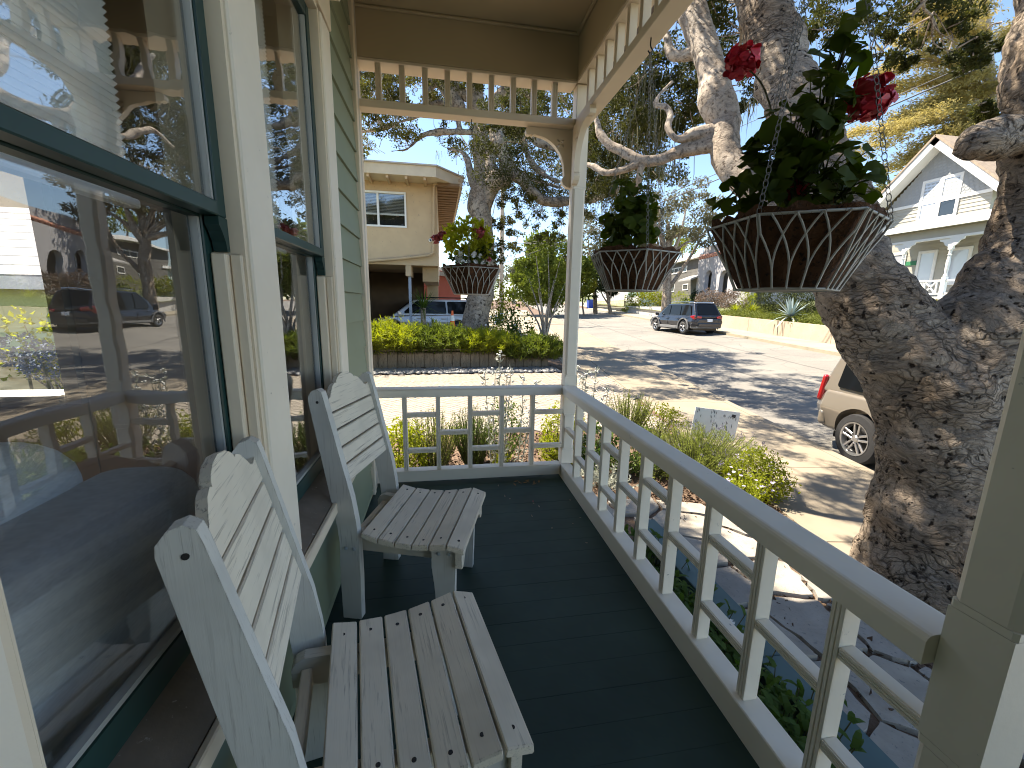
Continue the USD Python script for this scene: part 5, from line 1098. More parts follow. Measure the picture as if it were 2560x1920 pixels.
obj('railing', MB().box((XP-.04, vy(12.7), r1-.08), (XP+.04, vy(14.0)-.09, r1)).box((XP-.04, vy(12.7), r0), (XP+.04, vy(14.0)-.09, r0+.07)), VW, vic)
zc = zfl
while zc < zh0: obj('siding_board', MB().box((XU-.022, yr, zc), (XU-.001, yl, zc+.165)), GB, vic); zc += .172
o = vwin(vy(14.45)*1.065, vy(15.15)*1.065, zfl+.65, zh0-.25, XU, 'porch_window'); obj('pane', MB().box((XU-.04, vy(14.45)*1.065+.121, zfl+.77), (XU-.03, vy(15.15)*1.065-.121, zh0-.371)), BL, o)
o = vwin(vy(15.62)*1.065, vy(16.35)*1.065, zfl+.08, zh0-.2, XU, 'porch_door'); obj('panel', MB().box((XU-.04, vy(15.62)*1.065+.121, zfl+.2), (XU-.03, vy(16.35)*1.065-.121, zh0-.321)), mat('grey_door', (.30, .31, .34), .5), o)
o = vwin(vy(13.3)*1.065, vy(14.05)*1.065, zfl+.65, zh0-.25, XU, 'porch_window'); obj('pane', MB().box((XU-.04, vy(13.3)*1.065+.121, zfl+.77), (XU-.03, vy(14.05)*1.065-.121, zh0-.371)), BL, o)
ym = vy(15.38)*1.065
obj('house_sign', MB().box((XU-.06, ym-.24, zfl+1.62), (XU-.026, ym+.24, zfl+1.82)), mat('green_sign', (.03, .16, .07), .5), vic)
obj('mailbox', MB().box((XU-.16, ym-.2, zfl+.88), (XU-.026, ym+.2, zfl+1.12), .02).box((XU-.1, ym-.12, zfl+.72), (XU-.08, ym-.10, zfl+.88)).box((XU-.1, ym+.10, zfl+.72), (XU-.08, ym+.12, zfl+.88)), mat('black_metal', (.015, .015, .016), .4), vic)

# --- far side of the street: retaining wall, planter, picket fence, steps, bin
WALLC = mat('weathered_concrete_wall', (0.40, 0.33, 0.245), .92, .16, 1.3, bump=.5, bscale=30, bdist=.008, dark=((.24, .20, .15), .32))
rw = thing('retaining_wall', 'low weathered tan concrete retaining wall along the far pavement', 'wall', nu(14.1, 22, z_far(22)))
u = 2.0
while u < 31.0:
    L = min(3.1, 31.0-u); Fw = Front(14.2, 0); zz0, zz1 = z_far(u)-.2, z_far(u+L)-.2
    v = []
    for k_, zz in ((0, -.05), (1, .72)):
        for w in (0, .22):
            for uu in (u+.012, u+L-.012): v.append(Fw.p(uu, z_far(uu)+zz+.05, w))
    obj('wall_panel', MB().add(np.array(v), np.array([[0, 2, 3, 1], [4, 5, 7, 6], [0, 1, 5, 4], [2, 6, 7, 3], [0, 4, 6, 2], [1, 3, 7, 5]])), WALLC, rw); u += L
pl = thing('concrete_planter', 'pale concrete planter bed wall behind the dark car', 'planter', nu(14.3, 43, z_far(43)))
Fp = Front(14.3, 0); pu0, pu1 = 38.0, 49.0
for i in range(3):
    a, b = pu0+(pu1-pu0)*i/3, pu0+(pu1-pu0)*(i+1)/3
    obj('planter_wall', Fp.box(MB(), a+.01, b-.01, z_far(43)-.3, z_far(43)+.85, -.2, 0), mat('pale_concrete', (.50, .485, .45), .9, .12, 2), pl)
obj('soil', Fp.box(MB(), pu0, pu1, z_far(43)-.3, z_far(43)+.72, -4, -.21), SOIL, pl)
pf_ = thing('picket_fence', 'white picket fence on a low stone wall up the street', 'fence', nu(14.5, 48, z_far(48)))
Ff = Front(14.6, 0); b1, _ = Ff.px(1491, 740); b0, _ = Ff.px(1562, 740); zw0 = Ff.px(1520, 772)[1]; zw1 = Ff.px(1520, 753)[1]; zp = Ff.px(1520, 730)[1]
pk = MB(); uq = b0
while uq < b1:
    Ff.box(pk, uq, uq+.10, zw1+.05, zp, 0, .03); uq += .2
obj('pickets', pk, WHITEP, pf_, kind='stuff')
obj('rail', Ff.box(Ff.box(MB(), b0, b1, zw1+.2, zw1+.28, -.06, -.002), b0, b1, zp-.3, zp-.22, -.06, -.002), WHITEP, pf_)
STONEW = mat('tan_rubble_stone', (.45, .37, .25), .9, .25, 3, bump=.5, bscale=12)
rs = np.random.default_rng(4)
for r_ in range(3):
    uq = b0
    while uq < b1:
        L = rs.uniform(.5, .95); z_ = zw0-.15+(zw1-zw0+.15)*r_/3
        obj('wall_stone', Ff.box(MB(), uq+.02, uq+L-.02, z_+.02, z_+(zw1-zw0+.15)/3-.015, -.2, .04+rs.uniform(0, .03)), STONEW, pf_); uq += L
Ff = Front(16.6, 0); zw0 = Ff.px(1590, 768)[1]; zp = Ff.px(1590, 742)[1]
gp = thing('picket_fence', 'white picket gate piece with thick post beside the yellow hedge', 'fence', nu(14.5, 42, z_far(42)))
g1, _ = Ff.px(1568, 740); g0, _ = Ff.px(1616, 740); pk = MB(); uq = g0
while uq < g1-.5: Ff.box(pk, uq, uq+.10, zw0+.3, zp+.1, 0, .03); uq += .19
obj('pickets', pk, WHITEP, gp, kind='stuff'); obj('post', Ff.box(MB(), g1-.45, g1, zw0-.1, zp+.25, -.2, .2), WHITEP, gp)
fg = thing('garden_shed', 'pale green glass walled garden porch far behind the picket fence', 'shed', nu(19, 46, z_far(46)))
Fg = Front(18.5, 0); s1, _ = Fg.px(1570, 730); s0, sz0 = Fg.px(1650, 738); sz1 = Fg.px(1600, 715)[1]
for i in range(6):
    a, b = s0+(s1-s0)*i/6, s0+(s1-s0)*(i+1)/6
    obj('pane', Fg.box(MB(), a+.05, b-.05, sz0, sz1, 0, .03), mat('green_glass', (.16, .26, .21), .2), fg); obj('post', Fg.box(MB(), a-.06, a+.049, sz0-.3, sz1+.1, -.05, .06), WHITEP, fg)
obj('roof', Fg.box(MB(), s0-.3, s1+.3, sz1+.101, sz1+.3, -3, .4), WHITEP, fg)
Ff = Front(14.6, 0); zw0 = Ff.px(1520, 772)[1]
st = thing('step', 'short flight of tan stone steps between the picket fence and the gate post', 'steps', nu(14.0, 43.5, z_far(43)))
for i in range(4): obj('tread', Ff.box(MB(), g1+.05, b0-.05, z_far(43)-.1+.16*i, z_far(43)+.055+.16*i, -.3*i-.3, -.3*i), STONEW, st)
bn = onn(1475, 772, 13.4); bb = thing('wheelie_bin', 'blue plastic wheelie bin by the stone wall up the street', 'bin', bn)
BLUE = mat('blue_plastic', (.02, .06, .32), .4)
def hullbox(c0, s0, z0, c1, s1, z1): return m3.Manifold.hull_points(np.array([[c[0]+sx*s[0], c[1]+sy*s[1], z] for c, s, z in ((c0, s0, z0), (c1, s1, z1)) for sx in (-1, 1) for sy in (-1, 1)]))
obj('body', MB().mesh(hullbox(bn, (.35, .35), bn[2], bn, (.46, .46), bn[2]+1.35)), BLUE, bb); obj('lid', MB().box(bn+[-.5, -.5, 1.352], bn+[.5, .5, 1.46], .04), BLUE, bb)
obj('wheel', MB().lathe([(.001, -.05), (.14, -.05), (.14, .05), (.001, .05)], bn+[-.38, .30, .14], 12, (1, 0, 0)), mat('black_plastic', (0.012, 0.012, 0.013), 0.3), bb)
# --- neighbour's timber planter wall
pw = thing('timber_planter', 'weathered timber retaining wall of the neighbour\'s hedge planter', 'planter', (0.4, 12.3, gz(0.4, 12.3)))
TIMB = mat('weathered_timber', (.24, .185, .13), .92, .35, 2.5, (3, 3, .6), bump=.6, bscale=20, bdist=.008, dark=((.045, .035, .03), .36))
rs = np.random.default_rng(8); x = -3.2
while x < 3.25:
    w = rs.uniform(.24, .31); y = 12.35+rs.uniform(-.012, .012)
    obj('board', MB().box((x+.006, y, gz(x, 12.3)-.1), (min(x+w, 3.25)-.006, y+.06, gz(x, 12.3)+.46+rs.uniform(-.012, .012)), .006), TIMB, pw); x += w
for i in range(4): obj('cap_board', MB().box((-3.2+1.62*i+.004, 12.28, gz(0, 12.3)+.50+.012*i), (-3.2+1.62*(i+1)-.004, 12.50, gz(0, 12.3)+.545+.012*i), .006), TIMB, pw)
obj('side_board', MB().box((3.19, 12.42, gz(3, 13)-.1), (3.25, 16.5, gz(3, 13)+.5), .006), TIMB, pw)
obj('back_beam', MB().box((1.35, 13.35, gz(2, 13.3)+.80), (3.15, 13.5, gz(2, 13.3)+.90), .008), mat('grey_old_beam', (.22, .205, .185), .9, .3, 4), pw)
obj('soil', MB().box((-3.2, 12.42, gz(0, 12.4)-.1), (3.18, 16.5, gz(0, 12.4)+.42)), SOIL, pw)
# --- utility pole and wires
up = ony(1253, 745, 34.0); zg = gz(up[0], up[1]); zt = ony(1250, 380, 34.0)[2]
ut = thing('utility_pole', 'wooden utility pole beyond the gnarled oak', 'utility pole', (up[0], up[1], zg))
obj('pole', MB().tube([(up[0], up[1], zg-.3), (up[0], up[1], zt)], [.19, .14], 10), mat('pole_wood', (.36, .30, .23), .9, .2, 3, (4, 4, .5)), ut, True)
obj('crossarm', MB().box((up[0]-1.3, up[1]-.08, zt-.7), (up[0]+1.3, up[1]+.08, zt-.55)), mat('pole_wood', (.36, .30, .23), .9, .2, 3, (4, 4, .5)), ut)
WIRE = mat('black_wire', (.02, .02, .022), .6)
def wire(a, b, sag, r, lbl, grp=None):
    a, b = np.asarray(a), np.asarray(b); t = np.linspace(0, 1, 25)[:, None]; p = a+(b-a)*t; p[:, 2] -= sag*4*(t*(1-t))[:, 0]
    solo('power_line', lbl, 'power line', MB().tube(p, r, 5), WIRE, group=grp)
P0 = at(1252, 600, 36)
wire(at(2470, 140, 12), at(1252, 648, 37), .25, .016, 'thick black power line crossing in front of the golden cypress, upper one')
wire(at(2470, 160, 12), at(1252, 660, 37), .25, .024, 'thick black power line crossing in front of the golden cypress, lower one')
wire(at(2440, 60, 13), at(1252, 560, 37), .2, .012, 'thin power line high in the gap of blue sky')
wire(at(1440, 585, 30), at(1262, 610, 36), .15, .025, 'short sagging wire between the gnarled oak and the porch post, upper one')
wire(at(1440, 600, 30), at(1275, 606, 36), .15, .025, 'short sagging wire between the gnarled oak and the porch post, middle one')
wire(at(1330, 640, 40), at(1262, 600, 36), .05, .02, 'short sagging wire running down to the round green tree')
# --- green house seen through the room, with a climbing vine
gy = 9.2
gg = thing('green_house', 'pale green clapboard house with light grey roof, seen through the room behind the porch window', 'house', (-6, gy, gz(-6, gy)))
zr0, zr1 = ony(100, 722, gy)[2], ony(100, 640, gy+1.6)[2]
z = gz(-6, gy)-.2
GRN = mat('pale_green_siding', (.40, .46, .24), .7, .05)
while z < zr0-.05:
    obj('siding_board', MB().prism([(0, 0), (-.04, 0), (-.012, .2), (0, .2)], 9, (-13, gy, z), (0, 1, 0), (0, 0, 1)), GRN, gg); z += .2
obj('wall', MB().box((-13, gy+.01, gz(-6, gy)-.2), (-4.0, gy+6, zr0)), GRN, gg)
obj('fascia', MB().box((-13.2, gy-.5, zr0-.02), (-3.8, gy-.44, zr0+.2)), WHITEP, gg)
for i in range(9): obj('roof_course', MB().prism([(0, 0), (0, .03), (.42, .03+.19), (.42, .19)], 9.4, (-13.2, gy-.5+.4*i, zr0+.2+.19*i), (0, 1, 0), (0, 0, 1)), mat('light_roof', (.30, .29, .28), .85, .12, 6), gg)
gw = thing('garden_wall', 'cream rendered garden wall under the climbing vine, seen through the room window', 'wall', (-6, gy-.6, gz(-6, gy-.6)))
obj('wall_face', MB().box((-12, gy-.75, gz(-6, gy)-.2), (-4.1, gy-.6, gz(-6, gy)+.95)), mat('cream_render', (.58, .49, .27), .9, .05), gw); obj('coping', MB().box((-12, gy-.8, gz(-6, gy)+.952), (-4.05, gy-.55, gz(-6, gy)+1.02), .01), WHITEP, gw)
# ------------------------------------------------------------------ parked cars
TYRE = mat('tyre_rubber', (.02, .02, .021), .85, .2, 20); RIM = mat('alloy_rim', (.52, .52, .53), .28, .04, metallic=.9); BLK = mat('black_plastic', (0.012, 0.012, 0.013), 0.3)
CARGL = usdkit.material(stage, '/World/Looks/car_glass', {'p': ('principled_bsdf', {'base_color': (0.006, 0.007, 0.008), 'roughness': 0.04, 'specular_ior_level': 0.25})}, surface='p.BSDF')
TAIL = usdkit.material(stage, '/World/Looks/tail_lamp', {'p': ('principled_bsdf', {'base_color': (0.28, 0.006, 0.009), 'roughness': 0.1, 'coat_weight': 1.0})}, surface='p.BSDF')
CHROME = mat('car_chrome', (.7, .7, .7), .15, .02, metallic=1.0)
def carpaint(name, col, metallic=.55, coat=1.0):
    n = {'p': ('principled_bsdf', {'base_color': col, 'metallic': metallic, 'roughness': .32, 'coat_weight': coat, 'coat_roughness': .04})}
    return usdkit.material(stage, '/World/Looks/'+name, n, surface='p.BSDF')
def make_suv(lbl, paint, loc, rz, L=4.85, W=1.92, H=1.72, clad=None, spokes=5, wr=.36, box=0.5):
    """Local x forward from the middle, z from the road. box: how upright the tail is."""
    c = thing('parked_car', lbl, 'car', loc, rz, local=True)
    h = L/2; wb = .29*L; hw = W/2
    def rb(pts, r): return m3.Manifold.batch_hull([m3.Manifold.sphere(r, 18).translate(list(map(float, p))) for p in pts])
    # lower body: nose, middle and tail, rounded and slightly tapering in plan
    bz, belt = .30, .98
    secs = [(-h+.08, hw-.22, .42, belt-.10), (-h+.30, hw-.10, .34, belt), (-h*.45, hw-.085, bz, belt+.02), (h*.30, hw-.085, bz, belt-.01), (h*.62, hw-.10, .32, belt-.06), (h-.22, hw-.20, .36, .80), (h-.09, hw-.38, .45, .70)]
    parts = []
    for a, b in zip(secs[:-1], secs[1:]):
        pts = [(x, s*(w-.06), z) for x, w, z0, z1 in (a, b) for s in (-1, 1) for z in (z0+.09, z1-.09)]
        pts += [(x, s*w, z0*.45+z1*.55) for x, w, z0, z1 in (a, b) for s in (-1, 1)]
        parts.append(rb(pts, .085))
    body = m3.Manifold.batch_boolean(parts, m3.OpType.Add)
    zt = H-.06
    xr0, xr1, xf0, xf1 = -h+.12+.0, -h+.30+.30*(1-box), .20*L*.5, .36*L*.5+.28
    roof = [(xr1, hw-.30, zt), (-.1*h, hw-.27, H-.05), (xf0, hw-.30, zt-.02)]
    cab = rb([(x, s*(w-.05), z-.06) for x, w, z in roof for s in (-1, 1)]+[(-h+.16, s*(hw-.17), belt-.02) for s in (-1, 1)]+[(xf1+.22, s*(hw-.18), belt-.06) for s in (-1, 1)], .06)
    for x in (-wb, wb):
        for s in (-1, 1):
            cy = m3.Manifold.cylinder(.42, wr+.075, wr+.075, 36).rotate([90, 0, 0]).translate([x, s*(hw-.02)+.21, wr+.0])
            body = body-cy
    full = body+cab
    obj('body', MB().mesh(full), paint, c, 35)
    if clad is not None:
        for x in (-wb, wb):
            for s in (-1, 1):
                t = np.linspace(-.25, math.pi+.25, 18); ring = [((wr+.13)*math.cos(a), (wr+.13)*math.sin(a)) for a in t]+[((wr+.065)*math.cos(a), (wr+.065)*math.sin(a)) for a in t[::-1]]
                obj('arch_trim', MB().prism(ring, .05, (x, s*(hw-.0)+.025, wr), (1, 0, 0), (0, 0, 1)), clad, c)
        for s in (-1, 1): obj('sill_trim', MB().box((-wb+wr+.1, s*(hw-.015)-.02, .27), (wb-wr-.1, s*(hw-.015)+.02, .42), .012), clad, c)
        obj('lower_bumper', MB().mesh(rb([(-h+.07, s*(hw-.25), z) for s in (-1, 1) for z in (.40, .48)]+[(-h+.35, s*(hw-.10), z) for s in (-1, 1) for z in (.38, .46)], .06)), clad, c, 35)
    # side windows on the tilted glass plane
    a1 = math.atan2((hw-.17)-(hw-.29), zt-belt); tilt = np.array([0, -math.sin(a1), math.cos(a1)])
    zlo, zhi = belt+.055, zt-.085
    for s in (-1, 1):
        X = np.array([1., 0, 0]); Y = np.array([0, -s*math.sin(a1), math.cos(a1)]); o = np.array([0, s*(hw-.113), belt-.02])
        l0, l1 = (zlo-belt+.02)/math.cos(a1), (zhi-belt+.02)/math.cos(a1)
        rear_lo, rear_hi = -h+.42, xr1+.14
        fr_lo, fr_hi = xf1-.12, xf0-.06
        m = [rear_lo, -.40*h, .03*h, fr_lo]; mh = [rear_hi, -.38*h, .03*h, fr_hi]
        for i in range(3):
            q = Polygon([(m[i]+.035, l0), (m[i+1]-.035, l0), (mh[i+1]-.035, l1), (mh[i]+.035, l1)]).buffer(-.05).buffer(.05)
            obj('side_window', MB().prism(q, .03*(-s), o, X, Y), CARGL, c)
        for i in (1, 2):
            obj('door_handle', MB().box((m[i]+.06, s*(hw+.0)-.015, belt-.18), (m[i]+.27, s*(hw+.0)+.018, belt-.14), .01), paint, c)
        for xx in (m[1], m[2], xf1+.05):
            obj('door_gap', MB().box((xx-.004, s*(hw-.006)-.01, .46), (xx+.004, s*(hw-.006)+.0085, belt-.06)), BLK, c)
        obj('mirror', MB().mesh(rb([(xf1-.10, s*(hw+.05), belt+.10), (xf1-.02, s*(hw+.16), belt+.12), (xf1-.10, s*(hw+.05), belt+.02), (xf1-.02, s*(hw+.16), belt+.03)], .045)), paint, c, 35)
        obj('roof_rail', MB().tube(smooth_path([(xr1+.1, s*(hw-.36), H-.02), (xr1+.25, s*(hw-.35), H+.03), (xf0-.3, s*(hw-.35), H+.03), (xf0-.15, s*(hw-.36), H-.02)], 4), .018, 7), CHROME if clad is not None else BLK, c, True)
        # tail lamps wrap the corner
        obj('tail_light', MB().mesh(rb([(-h+.07, s*(hw-.46), belt-.04), (-h+.19, s*(hw-.115), belt+.03), (-h+.10, s*(hw-.44), belt-.11), (-h+.19, s*(hw-.11), belt-.13), (-h+.46, s*(hw-.080), belt-.01)], .04)) if box < .8 else
            MB().mesh(rb([(-h+.16, s*(hw-.14), belt+.16), (-h+.12, s*(hw-.19), belt+.14), (-h+.14, s*(hw-.105), belt-.18), (-h+.07, s*(hw-.18), belt-.18)], .045)), TAIL, c, 35)
        obj('headlight', MB().mesh(rb([(h-.22, s*(hw-.30), .76), (h-.42, s*(hw-.12), .80), (h-.20, s*(hw-.34), .70), (h-.40, s*(hw-.11), .72)], .035)), CHROME, c, 35)
    # rear window, tailgate, plate, windscreen
    n1 = np.array([-h+.16, 0, belt-.02]); n2 = np.array([xr1, 0, zt]); d = (n2-n1); Ld = np.linalg.norm(d); d /= Ld
    nrm = np.cross(np.array([0, 1., 0]), d); nrm = nrm if nrm[0] < 0 else -nrm
    q = Polygon([(-hw+.30, .10), (hw-.30, .10), (hw-.42, Ld-.12), (-hw+.42, Ld-.12)]).buffer(-.05).buffer(.05)
    obj('rear_window', MB().prism(q, .02, n1+nrm*.055, (0, -1, 0), d), CARGL, c)
    obj('spoiler', MB().mesh(rb([(xr1-.06, s*(hw-.42), H-.05) for s in (-1, 1)]+[(xr1+.1, s*(hw-.40), H-.03) for s in (-1, 1)], .025)), paint, c, 35)
    obj('license_plate', MB().box((-h-.012, -.16, .70), (-h+.02, .16, .85), .004), mat('white_plate', (.7, .7, .72), .4), c)
    obj('rear_bumper', MB().mesh(rb([(-h+.02, s*(hw-.30), z) for s in (-1, 1) for z in (.47, .58)]+[(-h+.30, s*(hw-.08), z) for s in (-1, 1) for z in (.46, .58)], .07)), paint, c, 35)
    n1 = np.array([xf1+.22, 0, belt-.06]); n2 = np.array([xf0, 0, zt]); d = n2-n1; Ld = np.linalg.norm(d); d /= Ld; nrm = np.cross(d, np.array([0, 1., 0])); nrm = nrm if nrm[0] > 0 else -nrm
    obj('windscreen', MB().prism(Polygon([(-hw+.28, .10), (hw-.28, .10), (hw-.40, Ld-.10), (-hw+.40, Ld-.10)]).buffer(-.05).buffer(.05), .02, n1+nrm*.05, (0, 1, 0), d), CARGL, c)
    # wheels
    for x in (-wb, wb):
        for s in (-1, 1):
            yc = s*(hw-.13); ax = (0, s, 0)
            prof = [(wr*.66, -.10), (wr*.96, -.105), (wr, -.07), (wr, .07), (wr*.96, .105), (wr*.70, .115), (wr*.66, .10)]
            w = obj('wheel', MB().lathe(prof+[prof[0]], (x, yc, wr), 36, ax), TYRE, c, 40)
            obj('brake_disc', MB().lathe([(.001, .0), (wr*.64, .0), (wr*.64, -.03)], (x, yc, wr), 24, ax), BLK, w)
            obj('rim', MB().lathe([(wr*.66, .10), (wr*.68, .118), (wr*.62, .112), (wr*.59, .04), (wr*.64, .02)], (x, yc, wr), 36, ax), RIM, w, 30)
            obj('hub', MB().lathe([(.001, .108), (wr*.12, .106), (wr*.16, .09), (wr*.16, .03)], (x, yc, wr), 14, ax), RIM, w, 30)
            for k in range(spokes):
                for off in ((-.13, .13) if spokes == 5 and box > .8 else (0,)):
                    a = 2*math.pi*k/spokes+.3; dirv = np.array([math.cos(a), 0, math.sin(a)]); per = np.array([-math.sin(a), 0, math.cos(a)])
                    p0 = np.array([x, yc+s*.085, wr])+dirv*wr*.12+per*off*wr*.55; p1 = np.array([x, yc+s*.092, wr])+dirv*wr*.63+per*off*wr*.95
                    obj('spoke', MB().beam(p0, p1, .05 if off == 0 else .033, .026, .006, (0, s, 0)), RIM, w)
            for k in range(5):
                a = 2*math.pi*k/5+.9; obj('lug_nut', MB().ball((x+math.cos(a)*wr*.22, yc+s*.10, wr+math.sin(a)*wr*.22), .014, 1), BLK, w)
    obj('underbody', MB().box((-h+.35, -hw+.25, .20), (h-.35, hw-.25, .36)), BLK, c)
    return c
hd = math.atan2(UU[1], UU[0])
# tan car on our side, tail towards the far end; its rear wheel nearest us stands at n 5.19
wbz = at(2135, 1105, 6.05); L1 = 4.78
ctr = wbz+NN*(.96-.02)-UU*(.29*L1); ctr[2] = z_street(float(ctr @ NN), float(ctr @ UU))
make_suv('metallic tan sport utility car parked at our kerb, mostly hidden by the big oak trunk', carpaint('tan_paint', (.27, .235, .19)), ctr, hd+math.pi, L1, 1.94, 1.74, None, 5, .365, .95)
F = Front(10.6, 0); wl = onn(1706, 823, 10.15); uR = float(wl @ UU)
L2 = 4.9; cu = uR+.29*L2; ctr = nu(11.15, cu, z_street(11.15, cu))
ctr = nu(10.15, uR, 0)+np.array([math.cos(hd+.2), math.sin(hd+.2), 0])*.29*L2+np.array([math.sin(hd+.2), -math.cos(hd+.2), 0])*.95; ctr[2] = z_street(float(ctr @ NN), float(ctr @ UU))
make_suv('dark navy sport utility car parked across the street, its back towards us', carpaint('navy_paint', (.005, .006, .010), .0, .7), ctr, hd+.2, L2, 1.94, 1.74, mat('grey_cladding', (.16, .16, .16), .5), 5, .38, .05)
q = ony(1120, 800, 16.6); q[2] = gz(q[0], q[1])-.02
make_suv('silver white sport utility car under the neighbour\'s carport', carpaint('silver_paint', (.60, .61, .62)), (ony(1065, 780, 19.5)[0], 19.5, gz(1, 19.5)+.22), math.pi, 4.75, 1.9, 1.70, None, 5, .36, .6)
# a car farther along on the far side, out of view behind the oak but seen mirrored in the panes
make_suv('black sport utility car parked across the street behind the big oak, mirrored in the window', carpaint('black_paint', (.012, .012, .014), .2), nu(11.2, 9.6, z_street(11.2, 9.6)), hd, 4.8, 1.92, 1.72, None, 6, .36, .5)
# ------------------------------------------------------------------ hanging baskets with geraniums
WIREW = mat('white_coated_wire', (.48, .46, .42), .4, .06)
COIR = mat('coconut_fibre', (.085, .036, .014), .97, .45, 9, bump=1.0, bscale=70, bdist=.01, dark=((.018, .010, .006), .38))
CHAINM = mat('grey_chain', (.20, .19, .175), .45, .1, metallic=.3)
GERL = leafmat('geranium_leaves', (.05, .075, .008), (.20, .25, .035), (.11, .15, .02), .30, .65, 6.0)
STEM = mat('green_stem', (.085, .085, .035), .6, .2)
REDP = mat('red_petals', (.72, .03, .06), .5, .3, 14, island=.3); PINKP = mat('coral_petals', (.72, .13, .15), .5, .25, 14, island=.3)
WHITEF = mat('white_petals', (.75, .73, .68), .5, .08, island=.1)
def gleaf(mb, c, n, r, rng, lob=7):
    """A rounded, scalloped, slightly cupped leaf at c facing n."""
    x, y, z = frame_of(n); k = 2*lob; t = np.linspace(.35, 2*math.pi-.35, k+1)+rng.uniform(0, 6.28)
    rr = r*(1-.09*(np.arange(k+1) % 2)); cup = .22*r
    ring = np.asarray(c)+(np.cos(t)*rr)[:, None]*x+(np.sin(t)*rr)[:, None]*y+(cup*(.6+.5*np.cos(3*t+1)))[:, None]*z
    V = np.vstack([[np.asarray(c)], ring]); return mb.add(V, np.array([[0, i, i+1] for i in range(1, k+1)]))
def flower_head(c, r, rng, n=120):
    mb = MB(); d = rng.normal(size=(n, 3)); d[:, 2] = d[:, 2]*.8+.15; d /= np.linalg.norm(d, axis=1, keepdims=True)
    for k in range(n):
        p = np.asarray(c)+d[k]*r*rng.uniform(.35, .85); s = r*rng.uniform(.36, .52)
        nn = d[k]+rng.normal(0, .45, 3); x, y, z = frame_of(nn)
        pts = [p-x*s*.5]+[p+x*s*(.5*math.cos(a)+.15)+y*s*.55*math.sin(a)+z*s*.12*math.cos(2*a) for a in np.linspace(-2.0, 2.0, 6)]
        mb.add(np.array(pts), np.array([[0, i, i+1] for i in range(1, 6)]))
    return mb
def torus_link(mb, c, d, side, L, w, r):
    x = np.asarray(side, float); d = np.asarray(d, float); pts = []
    for t in np.linspace(0, 2*math.pi, 11): pts.append(np.asarray(c)+d*L*.5*math.cos(t)+x*w*.5*math.sin(t))
    return mb.tube(pts, r, 5, False)
def basket(lbl, cx, cy, z, th, R, hook, seed, link=.024):
    rg = np.random.default_rng(seed)
    b = thing('hanging_basket', lbl, 'hanging basket', (cx, cy, z-.2), group='hanging baskets')
    H, Rb = .195, R*.60
    top = [np.array([cx+R*math.cos(th+k*math.pi/3), cy+R*math.sin(th+k*math.pi/3), z]) for k in range(6)]
    bot = [np.array([cx+Rb*math.cos(th+k*math.pi/3), cy+Rb*math.sin(th+k*math.pi/3), z-H]) for k in range(6)]
    obj('rim_wire', MB().tube(top+[top[0], top[1]], .0042, 6, False), WIREW, b, True)
    obj('base_wire', MB().tube(bot+[bot[0], bot[1]], .0036, 6, False), WIREW, b, True)
    for k in range(6):
        a0, a1, b0, b1 = top[k], top[(k+1) % 6], bot[k], bot[(k+1) % 6]
        out = 0.5*(a0+a1)-np.array([cx, cy, z]); out[2] = 0; out /= np.linalg.norm(out)
        def face(s, t): return (a0*(1-s)+a1*s)*(1-t)+(b0*(1-s)+b1*s)*t+out*.005
        for i in range(4):
            sb = (i+.5)/4
            for sg in (-1, 1):
                st = sb+sg*.25
                pts = []
                for t in np.linspace(0, 1, 9):
                    s = sb+(st-sb)*max(0, 1-t/.72)**1.5
                    pts.append(face(min(max(s, 0), 1), t))
                obj('arch_wire', MB().tube(pts, .0030, 5, False), WIREW, b, True)
    for i in range(1, 5): obj('bottom_wire', MB().tube([bot[0]*(1-i/5)+bot[5]*i/5+(bot[1]-bot[0])*0, bot[2]*(1-(5-i)/5)+bot[3]*((5-i)/5) if False else bot[1]*0+bot[2]*(1-i/5)+bot[3]*i/5], .0028, 5), WIREW, b)
    # fibre liner, ragged on top
    n = 60; prof = []
    def hexr(R_, a):
        m = (a-th) % (math.pi/3)-math.pi/6; return R_*math.cos(math.pi/6)/math.cos(m)
    V, Fc = [], []
    rows = [(1.0, .03), (1.0, -.005), (.0, -H+.004)]
    lev = [(R*.985, None, .02), (R*.975, None, -.01), (R*.79, None, -H*.5), (Rb*.96, None, -H+.006), (Rb*.5, None, -H+.004), (.001, None, -H+.003)]
    for (r_, _, dz) in lev:
        for k in range(n):
            a = 2*math.pi*k/n; rr = hexr(r_, a)+rg.normal(0, .0026); zz = z+dz+(rg.uniform(-.008, .012) if dz == .02 else 0)
            V.append([cx+rr*math.cos(a), cy+rr*math.sin(a), zz])
    for i in range(len(lev)-1):
        for k in range(n): Fc.append([i*n+k, i*n+(k+1) % n, (i+1)*n+(k+1) % n, (i+1)*n+k])
    inner = []
    obj('coir_liner', MB().add(np.array(V), np.array(Fc)), COIR, b, True)
    fb = MB(); aa = rg.uniform(0, 6.283, 420); P = np.array([[cx+hexr(R*.985, a)*math.cos(a), cy+hexr(R*.985, a)*math.sin(a), z+rg.uniform(-.01, .022)] for a in aa]); D = np.c_[np.cos(aa)*.6, np.sin(aa)*.6, rg.uniform(-.6, 1.0, 420)]+rg.normal(0, .5, (420, 3))
    fb.blades(P, D, rg.uniform(.012, .035, 420), .0016, .4, 2); obj('loose_fibres', fb, mat('loose_coir', (.16, .075, .03), .9, .3, 9), b, kind='stuff')
    obj('potting_soil', MB().lathe([(.001, -.012), (R*.5, -.014), (R*.84, -.022)], (cx, cy, z), 18), SOIL, b)
    hook = np.asarray(hook, float)
    obj('hook', MB().tube(smooth_path([hook+[0, 0, .055], hook+[0, 0, .02], hook+[.012, 0, 0], hook+[0, 0, -.014], hook+[-.012, 0, -.004]], 4), .0035, 6), BLK, b, True)
